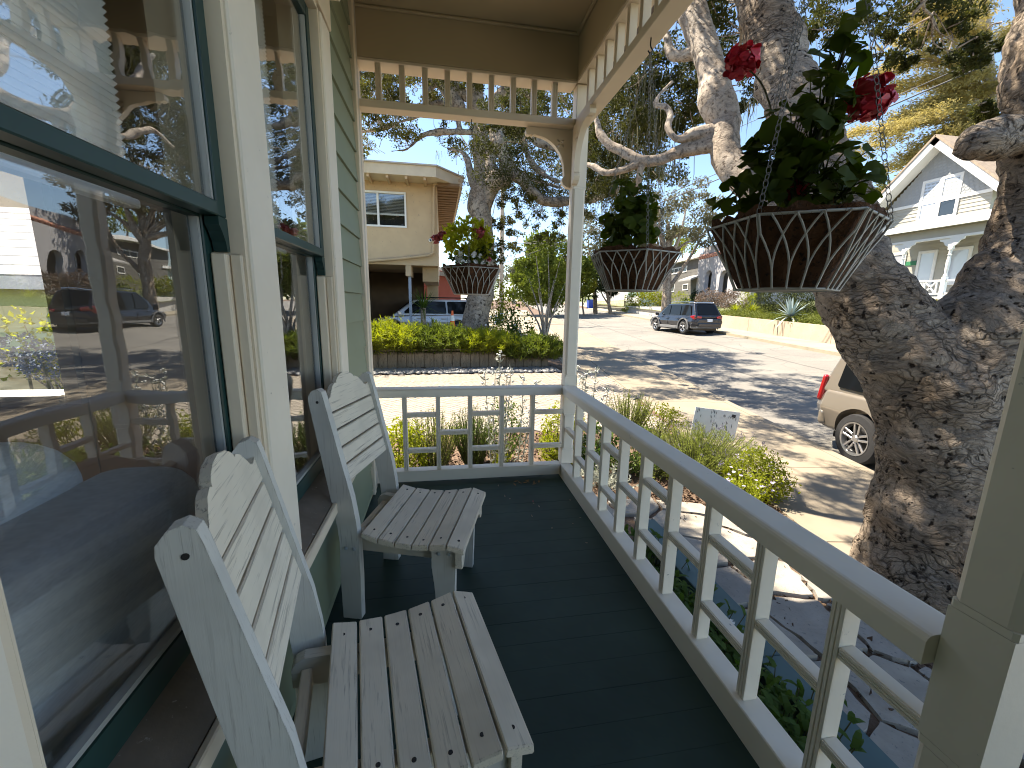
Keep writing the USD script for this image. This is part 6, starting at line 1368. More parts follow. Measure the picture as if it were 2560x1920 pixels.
    for k in (1, 3, 5):
        a, e = top[k], hook-[0, 0, .012]; d = (e-a)/np.linalg.norm(e-a); s1, s2, _ = frame_of(d); L = np.linalg.norm(e-a); m = int(L/(link*.78))
        for i in range(m):
            obj('chain_link', torus_link(MB(), a+d*L*(i+.5)/m, d, s1 if i % 2 else s2, link, link*.6, .0012), CHAINM, b, True)
    return b
bk1 = basket('large white wire basket with brown fibre liner, nearest, in front of the big oak', 1.075, 1.183, 1.755, 2.569, .238, (1.07, 1.183, 2.79), 1)
bk2 = basket('white wire basket hanging just right of the corner post, second nearest', 1.06, 2.247, 1.783, 3.479, .246, (1.07, 2.247, 2.79), 2)
bk3 = basket('white wire basket with yellow green plants hanging from the far frieze', .239, 3.385, 1.769, 3.501, .25, (.239, 3.385, 2.79), 3)
def geranium(lbl, c, nleaf, env, seed, heads, lr=(.024, .040), extra=None):
    """env: list of (dx, dy, dz, r) blobs holding the leaves; heads: (point, radius, material)."""
    rg = np.random.default_rng(seed); c = np.asarray(c, float)
    g = thing('geranium', lbl, 'plant', c, group=None)
    stems = MB(); P = []
    w = np.array([e[3]**2 for e in env]); w /= w.sum()
    tips = []
    for e in env:
        p, r = smooth_path([c, c+np.array(e[:3])*[.45, .45, .5]+rg.normal(0, .01, 3), c+np.array(e[:3])], 5, [.007, .006, .004]); obj('stem', MB().tube(p, r, 6), STEM, g, True)
    for i in range(nleaf):
        e = env[rg.choice(len(env), p=w)]; q = c+np.array(e[:3])+sphere_pts(1, rg, .45)[0]*e[3]
        n = (q-(c+np.array(e[:3])))*6+rg.normal(0, .35, 3)+np.array([-.15, -.15, .55]); mb = MB(); gleaf(mb, q, n/np.linalg.norm(n), rg.uniform(*lr), rg)
        s = c+np.array(e[:3])*rg.uniform(.6, 1); p, r = smooth_path([s, 0.5*(s+q)+[0, 0, .01], q], 3, [.0022, .0018, .0014]); mb.tube(p, r, 4, False)
        obj('leaf', mb, GERL, g, True)
    for (p, r, m) in heads:
        p = np.asarray(p); q, rr = smooth_path([c+(p-c)*[.25, .25, .35], c+(p-c)*[.6, .6, .75]+[0, 0, .01], p], 5, [.0032, .003, .0026]); obj('flower_stalk', MB().tube(q, rr, 5), STEM, g, True)
        obj('flower_head', flower_head(p, r, rg), m, g)
    return g
c1 = np.array([1.075, 1.183, 1.765])
geranium('tall red flowering geranium growing in the nearest hanging basket', c1, 235,
         [(0, 0, .10, .15), (-.06, .07, .12, .11), (.07, -.03, .13, .10), (-.02, .03, .24, .12), (.03, -.01, .34, .09), (.05, -.02, .43, .065), (.06, -.04, .52, .045), (-.12, .13, .06, .08), (-.08, .05, .20, .07), (.10, -.08, .08, .07), (.02, .0, .22, .10)], 4,
         [(at(1855, 158, 1.42), .066, REDP), (at(2172, 248, 1.22), .074, REDP), (at(1995, 478, 1.26), .035, REDP)])
c2 = np.array([1.06, 2.247, 1.79])
geranium('leafy green geranium without flowers in the basket beside the corner post', c2, 190,
         [(-.05, .0, .13, .14), (-.10, -.05, .16, .12), (.0, .0, .22, .12), (-.06, -.02, .32, .10), (.05, .0, .14, .09), (-.14, -.02, .08, .08), (.03, -.03, .22, .08)], 5, [], (.026, .042))
c3 = np.array([.239, 3.385, 1.78])
geranium('pink flowering geranium among yellow green leaves in the basket under the far frieze', c3, 60,
         [(.02, -.02, .10, .12), (-.08, -.02, .09, .09), (.12, -.02, .10, .09), (.05, .0, .17, .08)], 6,
         [(at(1107, 590, 3.36), .050, PINKP), (at(1090, 597, 3.38), .044, PINKP), (at(1199, 582, 3.2), .060, PINKP), (at(1222, 648, 3.35), .026, PINKP)], (.02, .034))
rg = np.random.default_rng(15); mb = MB(); wf = MB()
for k in range(150):
    q = c3+np.array([-.03, 0, .20])+sphere_pts(1, rg, .3)[0]*np.array([.19, .15, .17])
    for j in range(7): mb.leaves([q+rg.normal(0, .012, 3)], .040, rg, .62, (0, 0, .6))
t = thing('coleus', 'yellow green bushy plant filling the top of the far basket', 'plant', c3); obj('leaves', mb, leafmat('chartreuse_leaves', (.30, .32, .03), (.88, .82, .14), (.62, .60, .07), .45), t, kind='stuff')
obj('stem', MB().tube([c3, c3+[-.02, 0, .2]], .006, 6), STEM, t)
t = thing('petunia', 'small white petunias spilling over the rim of the far basket', 'plant', c3)
for k in range(11):
    q = c3+np.array([rg.uniform(-.16, .1), rg.uniform(-.15, -.09), rg.uniform(.02, .09)]); m = MB(); gleaf(m, q, np.array([rg.normal(0, .3), -1, .3]), .020, rg, 5); obj('flower', m, WHITEF, t)
obj('leaves', MB().leaves(c3+np.array([-.02, -.10, .04])+rg.normal(0, 1, (60, 3))*np.array([.09, .03, .025]), .03, rg, .5), GERL, t, kind='stuff')

# ------------------------------------------------------------------ garden plants round the porch
def gpt(px, py, dz=0.0):
    z = -.58
    for _ in range(5):
        p = onz(px, py, z); z = gz(p[0], p[1])
    return np.array([p[0], p[1], z+dz])
ROSE = leafmat('rosemary_leaves', (.08, .12, .024), (.30, .36, .09), (.17, .225, .055), .38)
ROSEL = leafmat('pale_herb_leaves', (.17, .20, .045), (.58, .58, .19), (.36, .39, .11), .4)
LIME = leafmat('lime_leaves', (.20, .23, .02), (.66, .64, .09), (.42, .43, .05), .42)
SILV = leafmat('silver_leaves', (.30, .31, .26), (.62, .62, .54), (.46, .47, .40), .25)
BROAD = leafmat('broad_leaves', (.05, .09, .015), (.26, .33, .06), (.14, .20, .035), .35)
LILAC = mat('lilac_petals', (.52, .46, .62), .5, .15, island=.2)
def herb(lbl, base, h, r, nst, leaf, m, seed, needles=26, cat='plant', splay=.7, flowers=None, name='garden_herb', aspect=.16):
    rg = np.random.default_rng(seed); t = thing(name, lbl, cat, base); st, lv = MB(), MB(); fl = MB()
    for i in range(nst):
        a, q = rg.uniform(0, 6.283), rg.uniform(0, 1)**.6; o = np.array([math.cos(a), math.sin(a), 0])
        L = h*rg.uniform(.65, 1.1)*(1-.25*q); p, rr = smooth_path([base+o*q*r*.35, base+o*q*r*(.35+.45*splay)+[0, 0, L*.55], base+o*q*r*(.35+.75*splay)+[0, 0, L]+rg.normal(0, .02, 3)], 5, [.005, .004, .002])
        st.tube(p, rr, 4, False); k = rg.uniform(1.0, len(p)-1.001, needles); i0 = k.astype(int); f_ = (k-i0)[:, None]
        P = p[i0]*(1-f_)+p[i0+1]*f_; d = (p[i0+1]-p[i0]); d /= np.linalg.norm(d, axis=1, keepdims=True)
        lv.leaves(P, leaf, rg, aspect, dirs=d*.8, jit=.5)
        if flowers and rg.uniform() < flowers[1]:
            e = p[-1]; fl.leaves(e+np.c_[rg.normal(0, .006, (9, 2)), rg.uniform(-.01, .06, 9)], .018, rg, .6)
    obj('stems', st, STEM, t, kind='stuff'); obj('foliage', lv, m, t, kind='stuff')
    if flowers: obj('flower_spikes', fl, flowers[0], t, kind='stuff')
    return t
def shrub(lbl, base, R, leaf, m, n, seed, cat='shrub', name='garden_shrub', aspect=.5, extra=None, bias=(0, 0, .5)):
    rg = np.random.default_rng(seed); base = np.asarray(base, float); R = np.asarray(R, float); t = thing(name, lbl, cat, base); lv, st = MB(), MB()
    c = base+[0, 0, R[2]*.55]
    cen = c+sphere_pts(max(6, int(n/45)), rg, .75)*R*np.array([.85, .85, .62])
    for q in cen:
        k = int(n/len(cen)*rg.uniform(.6, 1.4)); P = q+sphere_pts(k, rg, .2)*R*.30; P = P[P[:, 2] > base[2]]; lv.leaves(P, leaf, rg, aspect, bias)
        p, r = smooth_path([base+rg.normal(0, .03, 3)*[1, 1, 0], .5*(base+q)+rg.normal(0, .03, 3), q], 3, [.008, .006, .003]); st.tube(p, r, 4, False)
    obj('stems', st, STEM, t, kind='stuff'); obj('foliage', lv, m, t, kind='stuff')
    if extra:
        fm, cnt, fs = extra; fl = MB()
        for _ in range(cnt):
            q = c+sphere_pts(1, rg, 1)[0]*R*np.array([.9, .9, .75]); q[2] = max(q[2], base[2]+.1)
            if isinstance(fs, float): gleaf(fl, q+[0, 0, .03], np.array([rg.normal(0, .4), rg.normal(0, .4)-.3, 1]), fs, rg, 6)
        obj('blossoms', fl, fm, t, kind='stuff')
    return t
shrub('yellow green shrub at the left end of the far bed, beside the wall', [-.50, 4.75, gz(-.5, 4.75)], (.34, .32, .62), .05, LIME, 2200, 1)
herb('pale upright herb with grey green spikes, left in the far bed', np.array([-.12, 5.0, gz(-.1, 5)]), .78, .42, 110, .050, ROSEL, 2, 36, flowers=(mat('faded_spikes', (.42, .40, .30), .9), .5))
herb('dark green upright rosemary in the middle of the far bed', np.array([.38, 5.1, gz(.4, 5.1)]), .80, .34, 120, .042, ROSE, 3, 46)
shrub('mid green leafy shrub right of the rosemary in the far bed', [.78, 5.15, gz(.8, 5.1)], (.30, .28, .66), .038, ROSE, 1500, 4)
shrub('low yellow green plant at the foot of the leafy shrub', [.72, 4.75, gz(.7, 4.7)], (.22, .2, .26), .035, LIME, 380, 5)
shrub('bright yellow flowering bush in the far bed beside the corner post', [1.52, 4.95, gz(1.5, 4.9)], (.33, .30, .66), .04, LIME, 2600, 6)
for k, (p, lb) in enumerate((((1.36, 4.35), 'silver grey lacy plant low beside the corner post'), ((1.86, 4.25), 'silver grey lacy plant on the path side of the corner post'))):
    rg = np.random.default_rng(60+k); b = np.array([p[0], p[1], gz(*p)]); t = thing('dusty_miller', lb, 'plant', b); mb = MB()
    for i in range(46):
        a = rg.uniform(0, 6.28); d = np.array([math.cos(a), math.sin(a), rg.uniform(.4, 1.6)]); q = b+np.array([math.cos(a), math.sin(a), 0])*rg.uniform(0, .1); L = rg.uniform(.14, .30)
        d /= np.linalg.norm(d); mb.blades([q], [d], L, .016, .25)
        for s in np.linspace(.35, 1, 6): mb.leaves(np.tile(q+d*L*s, (3, 1)), .05, rg, .32, dirs=np.tile(d, (3, 1)), jit=.7)
    obj('leaves', mb, SILV, t, kind='stuff'); obj('stem', MB().tube([b-[0, 0, .03], b+[0, 0, .12]], .01, 6), STEM, t)
# tall silver stalks with pale heads, standing above the railing
rg = np.random.default_rng(71); k = 0
for lb, pts in (('tall silver stalks with pale knobbed heads rising behind the far railing', [(1250, 888, 4.9), (1212, 935, 4.9), (1238, 930, 4.9), (1278, 925, 4.9), (1308, 950, 4.9), (1340, 958, 4.9), (1266, 938, 4.95)]),
                ('silver stalks with pale drooping heads right of the corner post', [(1442, 925, 5.1), (1466, 935, 5.1), (1492, 930, 5.1), (1520, 975, 5.1), (1455, 945, 5.2)])):
    b = at(pts[0][0], 1160, 4.9); b[2] = gz(b[0], b[1]); t = thing('silver_plant', lb, 'plant', b); sv, hd_, lf = MB(), MB(), MB()
    for (px, py, dep) in pts:
        tip = at(px, py, dep); q = b+np.array([(tip[0]-b[0])*.55, (tip[1]-b[1])*.5, 0])+rg.normal(0, .03, 3)*[1, 1, 0]; q[2] = gz(q[0], q[1])
        p, r = smooth_path([q, .5*(q+tip)+rg.normal(0, .02, 3), tip], 8, [.007, .005, .003]); sv.tube(p, r, 5, False)
        for i in range(3, len(p)):
            lf.leaves(np.tile(p[i], (4, 1)), .075, rg, .25, dirs=np.tile([0, 0, .55], (4, 1)), jit=.8)
            if i > len(p)-9:
                d = rg.normal(0, 1, 3); d[2] = abs(d[2]); d /= np.linalg.norm(d); e = p[i]+d*.055; sv.tube([p[i], .5*(p[i]+e)-[0, 0, .005], e], .0025, 4, False)
                for _ in range(3): hd_.ball(e+rg.normal(0, .008, 3), rg.uniform(.007, .012), 1)
        for _ in range(5): hd_.ball(tip+rg.normal(0, .012, 3), rg.uniform(.008, .013), 1)
    obj('stalks', sv, SILV, t, True, kind='stuff'); obj('leaves', lf, SILV, t, kind='stuff'); obj('flower_heads', hd_, mat('pale_heads', (.66, .65, .60), .9, .06), t, True, kind='stuff')
rg = np.random.default_rng(81); b = np.array([1.12, 4.55, gz(1.1, 4.5)]); t = thing('hosta', 'broad dark green leaved plant in front of the silver stalks', 'plant', b)
for k in range(14):
    a = k*2.4; d = np.array([math.cos(a), math.sin(a), rg.uniform(.5, 1.6)]); obj('leaf', MB().blades([b], [d], rg.uniform(.26, .38), .11, .45, 5), BROAD, t)
# beds along the path and pavement, right of the porch
shrub('yellow green broad leaved bush by the path, behind the railing', gpt(1500, 1175), (.36, .34, .50), .075, BROAD, 700, 11)
shrub('dense mid green bush between the path and the lavender', gpt(1590, 1180), (.34, .34, .46), .042, ROSE, 1500, 12)
shrub('pale green bush with small grey leaves low by the flagstones', gpt(1640, 1195), (.28, .26, .34), .036, ROSEL, 900, 13)
herb('tall upright rosemary beside the pavement, left of the white sign', gpt(1570, 1085), .74, .46, 130, .042, ROSEL, 14, 40, splay=.8)
shrub('yellow green bush between the rosemary and the white sign', gpt(1645, 1095), (.42, .36, .46), .04, LIME, 1500, 15)
herb('large rounded lavender bush in front of the white sign', gpt(1738, 1172), .56, .62, 330, .050, ROSEL, 16, 34, splay=1.25, flowers=(mat('lavender_spikes', (.17, .15, .22), .9, island=.2), .22))
shrub('rounded yellow green daisy bush with lilac flowers beside the pavement', gpt(1885, 1238), (.40, .38, .42), .034, LIME, 3800, 17, extra=(LILAC, 60, .020))
shrub('smaller yellow green daisy bush with lilac flowers, close to the railing', gpt(1850, 1275), (.26, .26, .30), .032, LIME, 1700, 18, extra=(LILAC, 34, .018))
rg = np.random.default_rng(91); b = gpt(1985, 1300); t = thing('dry_shrub', 'dead twiggy orange brown shrub on the mulch near the oak roots', 'shrub', b); tw = MB()
for k in range(90):
    a = rg.uniform(0, 6.28); d = np.array([math.cos(a), math.sin(a), rg.uniform(.3, 1.3)]); L = rg.uniform(.15, .38); d /= np.linalg.norm(d)
    p = smooth_path([b+rg.normal(0, .03, 3)*[1, 1, 0], b+d*L*.5+rg.normal(0, .02, 3), b+d*L+rg.normal(0, .03, 3)], 3); tw.tube(p, np.linspace(.0035, .0015, len(p)), 4, False)
obj('twigs', tw, mat('dry_twig', (.36, .215, .12), .9, .3), t, kind='stuff'); obj('root_stock', MB().ball(b, .05, 2, (1, 1, .6)), BARK, t, True)
# green plants in the strip between the porch and the teal edging
for k, (y, n, lb) in enumerate(((1.25, 330, 'dark glossy green clump in the planting strip, nearest the viewer'), (1.62, 170, 'small green clump with white flowers in the planting strip'), (1.95, 320, 'dark green leafy clump in the middle of the planting strip'), (2.55, 240, 'small leafy clump in the planting strip by the far flagstones'))):
    rg = np.random.default_rng(110+k); b = np.array([1.42, y, -.62]); t = thing('strip_plant', lb, 'plant', b); mb = MB(); s = MB()
    for i in range(n):
        q = b+np.array([rg.normal(0, .11), rg.normal(0, .15), rg.uniform(.10, .42)]); d = np.array([rg.normal(0, .5), rg.normal(0, .5), .7])
        mb.blades([q+d*0], [d], rg.uniform(.07, .13), .034, .55, 3); mb.blades([q], [d+rg.normal(0, .7, 3)], rg.uniform(.06, .11), .03, .55, 3); s.tube([b+(q-b)*[.5, .5, 0], q], .003, 4, False)
    obj('stems', s, STEM, t, kind='stuff'); obj('leaves', mb, leafmat('glossy_leaves', (.05, .09, .015), (.22, .32, .06), (.12, .19, .035), .35), t, kind='stuff')
    if k == 1:
        for i in range(5): m = MB(); gleaf(m, b+np.array([rg.normal(.1, .05), rg.normal(0, .1), .46]), np.array([0, -.3, 1.]), .016, rg, 5); obj('flower', m, WHITEF, t)
# white yard sign behind the lavender
sg = at(1783, 1060, 6.2); t = thing('yard_sign', 'white yard sign with a small dark mark standing behind the lavender', 'sign', (sg[0], sg[1], gz(sg[0], sg[1])))
X = at(1840, 1040, 6.2)-at(1733, 1012, 6.2); X[2] = 0; X /= np.linalg.norm(X); n_ = np.cross(X, [0, 0, 1.]); wv = .66; hv = .46
o = sg-X*wv/2+[0, 0, -.20]
Xs = X*math.cos(.10)+np.array([0, 0, -1])*math.sin(.10); Zs = np.cross(n_, -Xs) if False else np.array([0, 0, 1.])*math.cos(.10)+X*math.sin(.10)
obj('board', MB().prism([(0, 0), (wv, 0), (wv, hv), (0, hv)], .012, o, Xs, Zs), mat('white_board', (.72, .72, .70), .5, .03), t)
obj('logo', MB().prism([(.545, .375), (.60, .365), (.605, .41), (.55, .42)], .004, o+n_*.0125, Xs, Zs) .prism([(.565, .345), (.575, .345), (.575, .365), (.565, .365)], .004, o+n_*.0125, Xs, Zs), mat('dark_print', (.03, .03, .035), .6), t)
for s in (.12, .54): obj('stake', MB().tube([o+X*s+[0, 0, .1]-n_*.01, o+X*s+[0, 0, -.55]-n_*.01], .005, 6), mat('wire_stake', (.3, .3, .3), .4, metallic=.8), t)
rgp = np.random.default_rng(5); pr_ = MB()
for k in range(26):   # printed sprigs on the board
    a, h0 = rgp.uniform(.03, .62), rgp.uniform(.10, .40); l = rgp.uniform(.03, .075); s = rgp.normal(0, .25)
    pr_.prism([(a, h0), (a+.006, h0+l*.4), (a+.003+s*l, h0+l), (a-.004+s*l*.5, h0+l*.5)], .002, o+n_*.0128, Xs, Zs)
obj('printed_sprigs', pr_, mat('grey_print', (.16, .165, .18), .7), t, kind='stuff')
# irrigation pipe and garden lamp
pz = [gpt(1905, 1303, .03), gpt(1990, 1308, .04), gpt(2096, 1318, .05), gpt(2102, 1330, .02), gpt(2135, 1331, .03)]
solo('irrigation_pipe', 'grey blue irrigation pipe lying on the mulch by the oak roots', 'pipe', MB().tube(smooth_path(pz, 4), .014, 8), mat('grey_pipe', (.16, .19, .21), .5), smooth=True)
lb = onz(2392, 1765, -.60); t = thing('path_lamp', 'small white topped path lamp half hidden by the nearest post', 'lamp', lb)
obj('stake', MB().tube([lb-[0, 0, .05], lb+[0, 0, .16]], .012, 8), BLK, t, True); obj('body', MB().lathe([(.001, .0), (.03, .0), (.034, .05), (.02, .06)], lb+[0, 0, .05], 14), BLK, t, True); obj('cap', MB().lathe([(.001, .035), (.05, .03), (.066, .005), (.066, -.003), (.001, -.004)], lb+[0, 0, .17], 18), WHITEP, t, True)
# dry leaves and petals on the porch floor
DRY = mat('dry_leaf', (.30, .19, .09), .8, .25, 20, island=.3); rg = np.random.default_rng(33)
def floor_leaf(px, py, r, lbl, m, grp):
    p = onz(px, py, 0.006); mb = MB(); a = rg.uniform(0, 6.28); d = np.array([math.cos(a), math.sin(a), .12]); q = np.array([-math.sin(a), math.cos(a), .10])
    pts = np.array([p-d*r, p-d*r*.3+q*r*.42, p+d*r*.4+q*r*.36, p+d*r+[0, 0, .006], p+d*r*.4-q*r*.30, p-d*r*.3-q*r*.42, p+[0, 0, -.003]])
    mb.add(pts, np.array([[6, i, (i+1) % 6] for i in range(6)])); solo('fallen_leaf', lbl, 'leaf', mb, m, group=grp)
for k in range(9): floor_leaf(1318+rg.uniform(-36, 34), 1204+rg.uniform(-6, 8), .022, 'one of the dry brown leaves gathered by the far railing near the corner post', DRY, 'dry leaves gathered by the far railing')
ORD = ('nearest', 'second nearest', 'third nearest', 'fourth nearest', 'fifth nearest', 'sixth nearest', 'seventh nearest', 'eighth nearest', 'ninth nearest', 'tenth nearest', 'farthest')
for (px, py), w_ in zip(((1246, 1214), (1262, 1240), (1275, 1247), (1426, 1250), (1334, 1258), (1348, 1266), (1330, 1290), (1450, 1294), (1432, 1309), (1380, 1320), (1467, 1357)), ORD):
    floor_leaf(px, py, .012, 'small dry curled leaf alone on the porch floor, %s to the far railing' % w_, mat('pale_dry_leaf', (.34, .27, .20), .8, .3, 20), 'dry leaves scattered on the porch floor')
floor_leaf(1333, 1253, .013, 'fallen pink petal on the porch floor', PINKP, None)

# ------------------------------------------------------------------ neighbour's planter: feathery hedge, yucca, shrubs
FERN = leafmat('feathery_leaves', (.17, .20, .02), (.62, .60, .08), (.40, .42, .05), .45, scale=.9)
DFERN = leafmat('deep_feathery_leaves', (.08, .11, .018), (.42, .44, .07), (.23, .27, .04), .4, scale=.9)
def feathery(lbl, x0, x1, y0, y1, z0, z1, n, m, seed, droop=.25):
    rg = np.random.default_rng(seed); c = np.array([(x0+x1)/2, (y0+y1)/2, gz((x0+x1)/2, (y0+y1)/2)+.4]); t = thing('hedge_shrub', lbl, 'hedge', c, group=None); lv, st = MB(), MB()
    for i in range(n):
        q = np.array([rg.uniform(x0, x1), rg.uniform(y0, y1), 0]); g = gz(q[0], q[1]); q[2] = g+z0
        fr_ = 1-abs((q[0]-c[0])/(x1-x0)*2)**3*.35; L = (z1-z0)*rg.uniform(.55, 1.0)*fr_
        d = np.array([rg.normal(0, .45), rg.normal(-.30, .45), 1.0]); d /= np.linalg.norm(d); p = smooth_path([q, q+d*L*.6, q+d*L+np.array([d[0]*.15, d[1]*.2, -droop*L*rg.uniform(.3, 1.2)])], 4); st.tube(p, np.linspace(.005, .002, len(p)), 3, False)
        k = rg.uniform(1, len(p)-1.001, 30); i0 = k.astype(int); f_ = (k-i0)[:, None]; P = p[i0]*(1-f_)+p[i0+1]*f_
        lv.leaves(P, .14, rg, .17, dirs=np.tile(d, (30, 1))*.7, jit=.75)
    obj('stems', st, STEM, t, kind='stuff'); obj('foliage', lv, m, t, kind='stuff')
feathery('bright yellow green feathery shrub spilling over the left of the timber planter', -2.9, -.95, 12.15, 13.1, .42, 1.7, 640, FERN, 1)
feathery('green feathery shrub over the middle of the timber planter', -1.1, .75, 12.25, 13.2, .42, 1.55, 600, DFERN, 2)
feathery('green feathery shrub right of the middle of the timber planter', .65, 2.0, 12.2, 13.1, .40, 1.35, 480, FERN, 3)
feathery('dark green feathery shrub at the right end of the timber planter, hanging over its corner', 1.9, 3.6, 12.1, 13.0, .25, 1.32, 560, DFERN, 4, .5)
def yucca(lbl, b, n, L, w, m, seed, name='yucca', droop=.2, zmin=.05, seg=3):
    rg = np.random.default_rng(seed); t = thing(name, lbl, 'plant', b)
    for k in range(n):
        a = k*2.399; el = zmin+(1.35-zmin)*((k+.5)/n); d = np.array([math.cos(a)*math.cos(el), math.sin(a)*math.cos(el), math.sin(el)])
        obj('leaf', MB().blades([b+rg.normal(0, .02, 3)], [d], L*rg.uniform(.8, 1.1), w, droop*rg.uniform(.4, 1.3), seg), m, t)
    obj('trunk', MB().tube([b-[0, 0, 1.0], b], .09, 7), BARKF, t, True); return t
yucca('spiky green yucca between the steel post and the white car', ony(1058, 770, 14.3), 46, .85, .05, BROAD, 5, droop=.15, zmin=-.35)
def bush_at(lbl, px, py, dep, R, leaf, m, n, seed, **k):
    c = at(px, py, dep); g = gz(c[0], c[1]); b = np.array([c[0], c[1], min(c[2]-R[2]*.5, max(g, c[2]-R[2]*.9))]); return shrub(lbl, b, R, leaf, m, n, seed, **k)
bush_at('light yellow green upright shrub behind the planter, right of the gnarled oak', 1245, 720, 15.5, (.62, .55, 1.5), .10, LIME, 1300, 20)
bush_at('white flowering loose shrub at the foot of the gnarled oak', 1262, 800, 14.2, (.75, .5, .8), .09, ROSE, 700, 21, extra=(WHITEF, 40, .04))
bush_at('yellow leafed bush glimpsed between the oak trunk and its neighbours', 1225, 835, 14.0, (.5, .4, .6), .08, LIME, 420, 22, extra=(WHITEF, 16, .04))
bush_at('tall dark leafed loose shrub behind the planter', 1300, 790, 14.6, (.7, .5, 1.0), .13, BROAD, 520, 23)
rg = np.random.default_rng(25); tb = ony(1362, 815, 14.0); tb[2] = gz(tb[0], tb[1])+.4
t = thing('young_tree', 'slender young multi stemmed tree behind the planter, left of the porch post', 'tree', tb); st, lv = MB(), MB()
for ex, ey, r in ((1340, 640, .55), (1370, 620, .6), (1400, 650, .6), (1320, 690, .5), (1420, 690, .5), (1385, 700, .55), (1345, 720, .4), (1410, 740, .35), (1300, 740, .3)):
    e = at(ex, ey, 14.2+rg.uniform(-.5, .5)); p, rr = smooth_path([tb, tb+(e-tb)*[.3, .3, .45]+rg.normal(0, .05, 3), e], 6, [.05, .03, .012]); st.tube(p, rr, 6, False)
    for _ in range(7): lv.leaves(e+rg.normal(0, .33*r/.5, 3)+sphere_pts(34, rg, .2)*.28, .10, rg, .42)
obj('trunk', st, BARKP, t, True); obj('crown', lv, GREEN1, t, kind='stuff')
cone = ony(1131, 800, 13.9); t = thing('traffic_cone', 'small orange traffic cone standing among the hedge by the white car', 'cone', cone)
obj('cone', MB().lathe([(.001, .55), (.03, .55), (.10, .0), (.10, -.35)], cone-[0, 0, .25], 14), mat('orange_plastic', (.75, .13, .03), .5), t, True); obj('band', MB().lathe([(.055, .40), (.078, .22)], cone-[-.0, 0.003, .25], 14), WHITEP, t, True)
# seen through the room: vine and blue hydrangeas against the garden wall
rg = np.random.default_rng(27)
for k, (x, lb) in enumerate(((-4.85, 'leafy climbing vine on the cream wall, right one seen through the room'), (-6.4, 'leafy climbing vine on the cream wall, left one seen through the room'))):
    b = np.array([x, 8.2, gz(x, 8.2)]); t = thing('climbing_vine', lb, 'vine', b); st, lv = MB(), MB()
    for _ in range(8):
        e = b+np.array([rg.normal(0, .5), .1, rg.uniform(.7, 1.7)]); p, r = smooth_path([b+[rg.normal(0, .15), 0, 0], .5*(b+e)+rg.normal(0, .15, 3)*[1, .2, 1], e], 5, [.018, .013, .006]); st.tube(p, r, 5, False)
        lv.leaves(e+sphere_pts(60, rg, .2)*np.array([.4, .2, .35]), .10, rg, .7)
    obj('stem', st, BARKF, t, kind='stuff'); obj('leaves', lv, LIME, t, kind='stuff')
for k, (px, py, lb) in enumerate(((60, 880, 'round blue grey hydrangea head seen through the room, left one'), (110, 905, 'round blue grey hydrangea head seen through the room, right one'))):
    p = ony(px, py, 4.4); t = thing('hydrangea', lb, 'flower', p-[0, 0, .8]); obj('stem', MB().tube([p-[0, 0, 1.2], p], .012, 6), STEM, t); m = MB()
    q = sphere_pts(260, rg, .95)*.16; m.leaves(p+q, .035, rg, .9, dirs=q/.16, jit=.6); obj('flower_head', m, mat('blue_hydrangea', (.16, .20, .30), .8, .15, island=.2), t)

# ------------------------------------------------------------------ gardens across the street
def hill(px, py, n):
    p = onn(px, py, n); p[2] = float(z_ground(n, p @ UU)); return p
AGAVE = mat('blue_agave', (.24, .30, .29), .6, .1, 2)
a0 = onn(1975, 796, 14.5); t = thing('agave', 'big blue grey agave on top of the far retaining wall', 'plant', a0); rg = np.random.default_rng(41)
for k in range(40):
    a = k*2.399; el = -.35+1.75*(k/40); d = np.array([math.cos(a)*math.cos(el), math.sin(a)*math.cos(el), math.sin(el)])
    obj('leaf', MB().blades([a0+[0, 0, .12]], [d], rg.uniform(.95, 1.2)*(1 if el > 0 else .8), .15, .10 if el > .1 else .5, 4), AGAVE if el > .0 else mat('pale_agave', (.42, .42, .30), .6), t)
yucca('bright yellow green strap leaved clump behind the wall, left of the tall bush', hill(1880, 765, 15.6)+[0, 0, .15], 70, 1.05, .06, YELG, 42, 'flax', .35, .1)
yucca('yellow green strap leaved clump next to the pink brown bush', hill(1838, 770, 15.9)+[0, 0, .1], 55, .85, .055, LIME, 43, 'flax', .35, .1)
shrub('tall dark bush of upright pale tipped shoots behind the agave', hill(1950, 790, 16.0), (1.25, 1.2, 2.0), .16, leafmat('protea_leaves', (.04, .05, .015), (.26, .25, .11), (.12, .13, .05), .2), 3000, 44, aspect=.28, bias=(-.3, 0, 1.2))
shrub('tall dark bush of upright shoots, its right neighbour beside the oak limb', hill(2010, 800, 16.2), (1.0, 1.0, 1.6), .16, leafmat('protea_leaves', (.04, .05, .015), (.26, .25, .11)), 1800, 45, aspect=.28, bias=(-.3, 0, 1.2))
shrub('pink brown flowering bush in front of the pale stucco house, left one', hill(1775, 760, 16.6), (1.3, 1.2, 1.25), .12, PINKB, 2000, 46)
shrub('pink brown flowering bush in front of the pale stucco house, right one', hill(1832, 762, 16.6), (1.0, 1.0, 1.15), .12, PINKB, 1500, 47)
shrub('yellow green round bush behind the flax clumps', hill(1862, 748, 17.2), (.8, .8, 1.2), .12, LIME, 900, 48)
rg = np.random.default_rng(49)
for k in range(9):
    uu = 18.5+k*.95; q = nu(14.75+rg.uniform(-.1, .25), uu, 0); q[2] = float(z_ground(14.75, uu))
    if abs(uu-float(a0 @ UU)) < .9: continue
    shrub('low pale green cushion plants lining the top of the far wall', q, (.65, .55, .55), .085, (ROSEL, LIME, BROAD)[k % 3], 520, 50+k, group_=None) if False else None
gcv = MB()
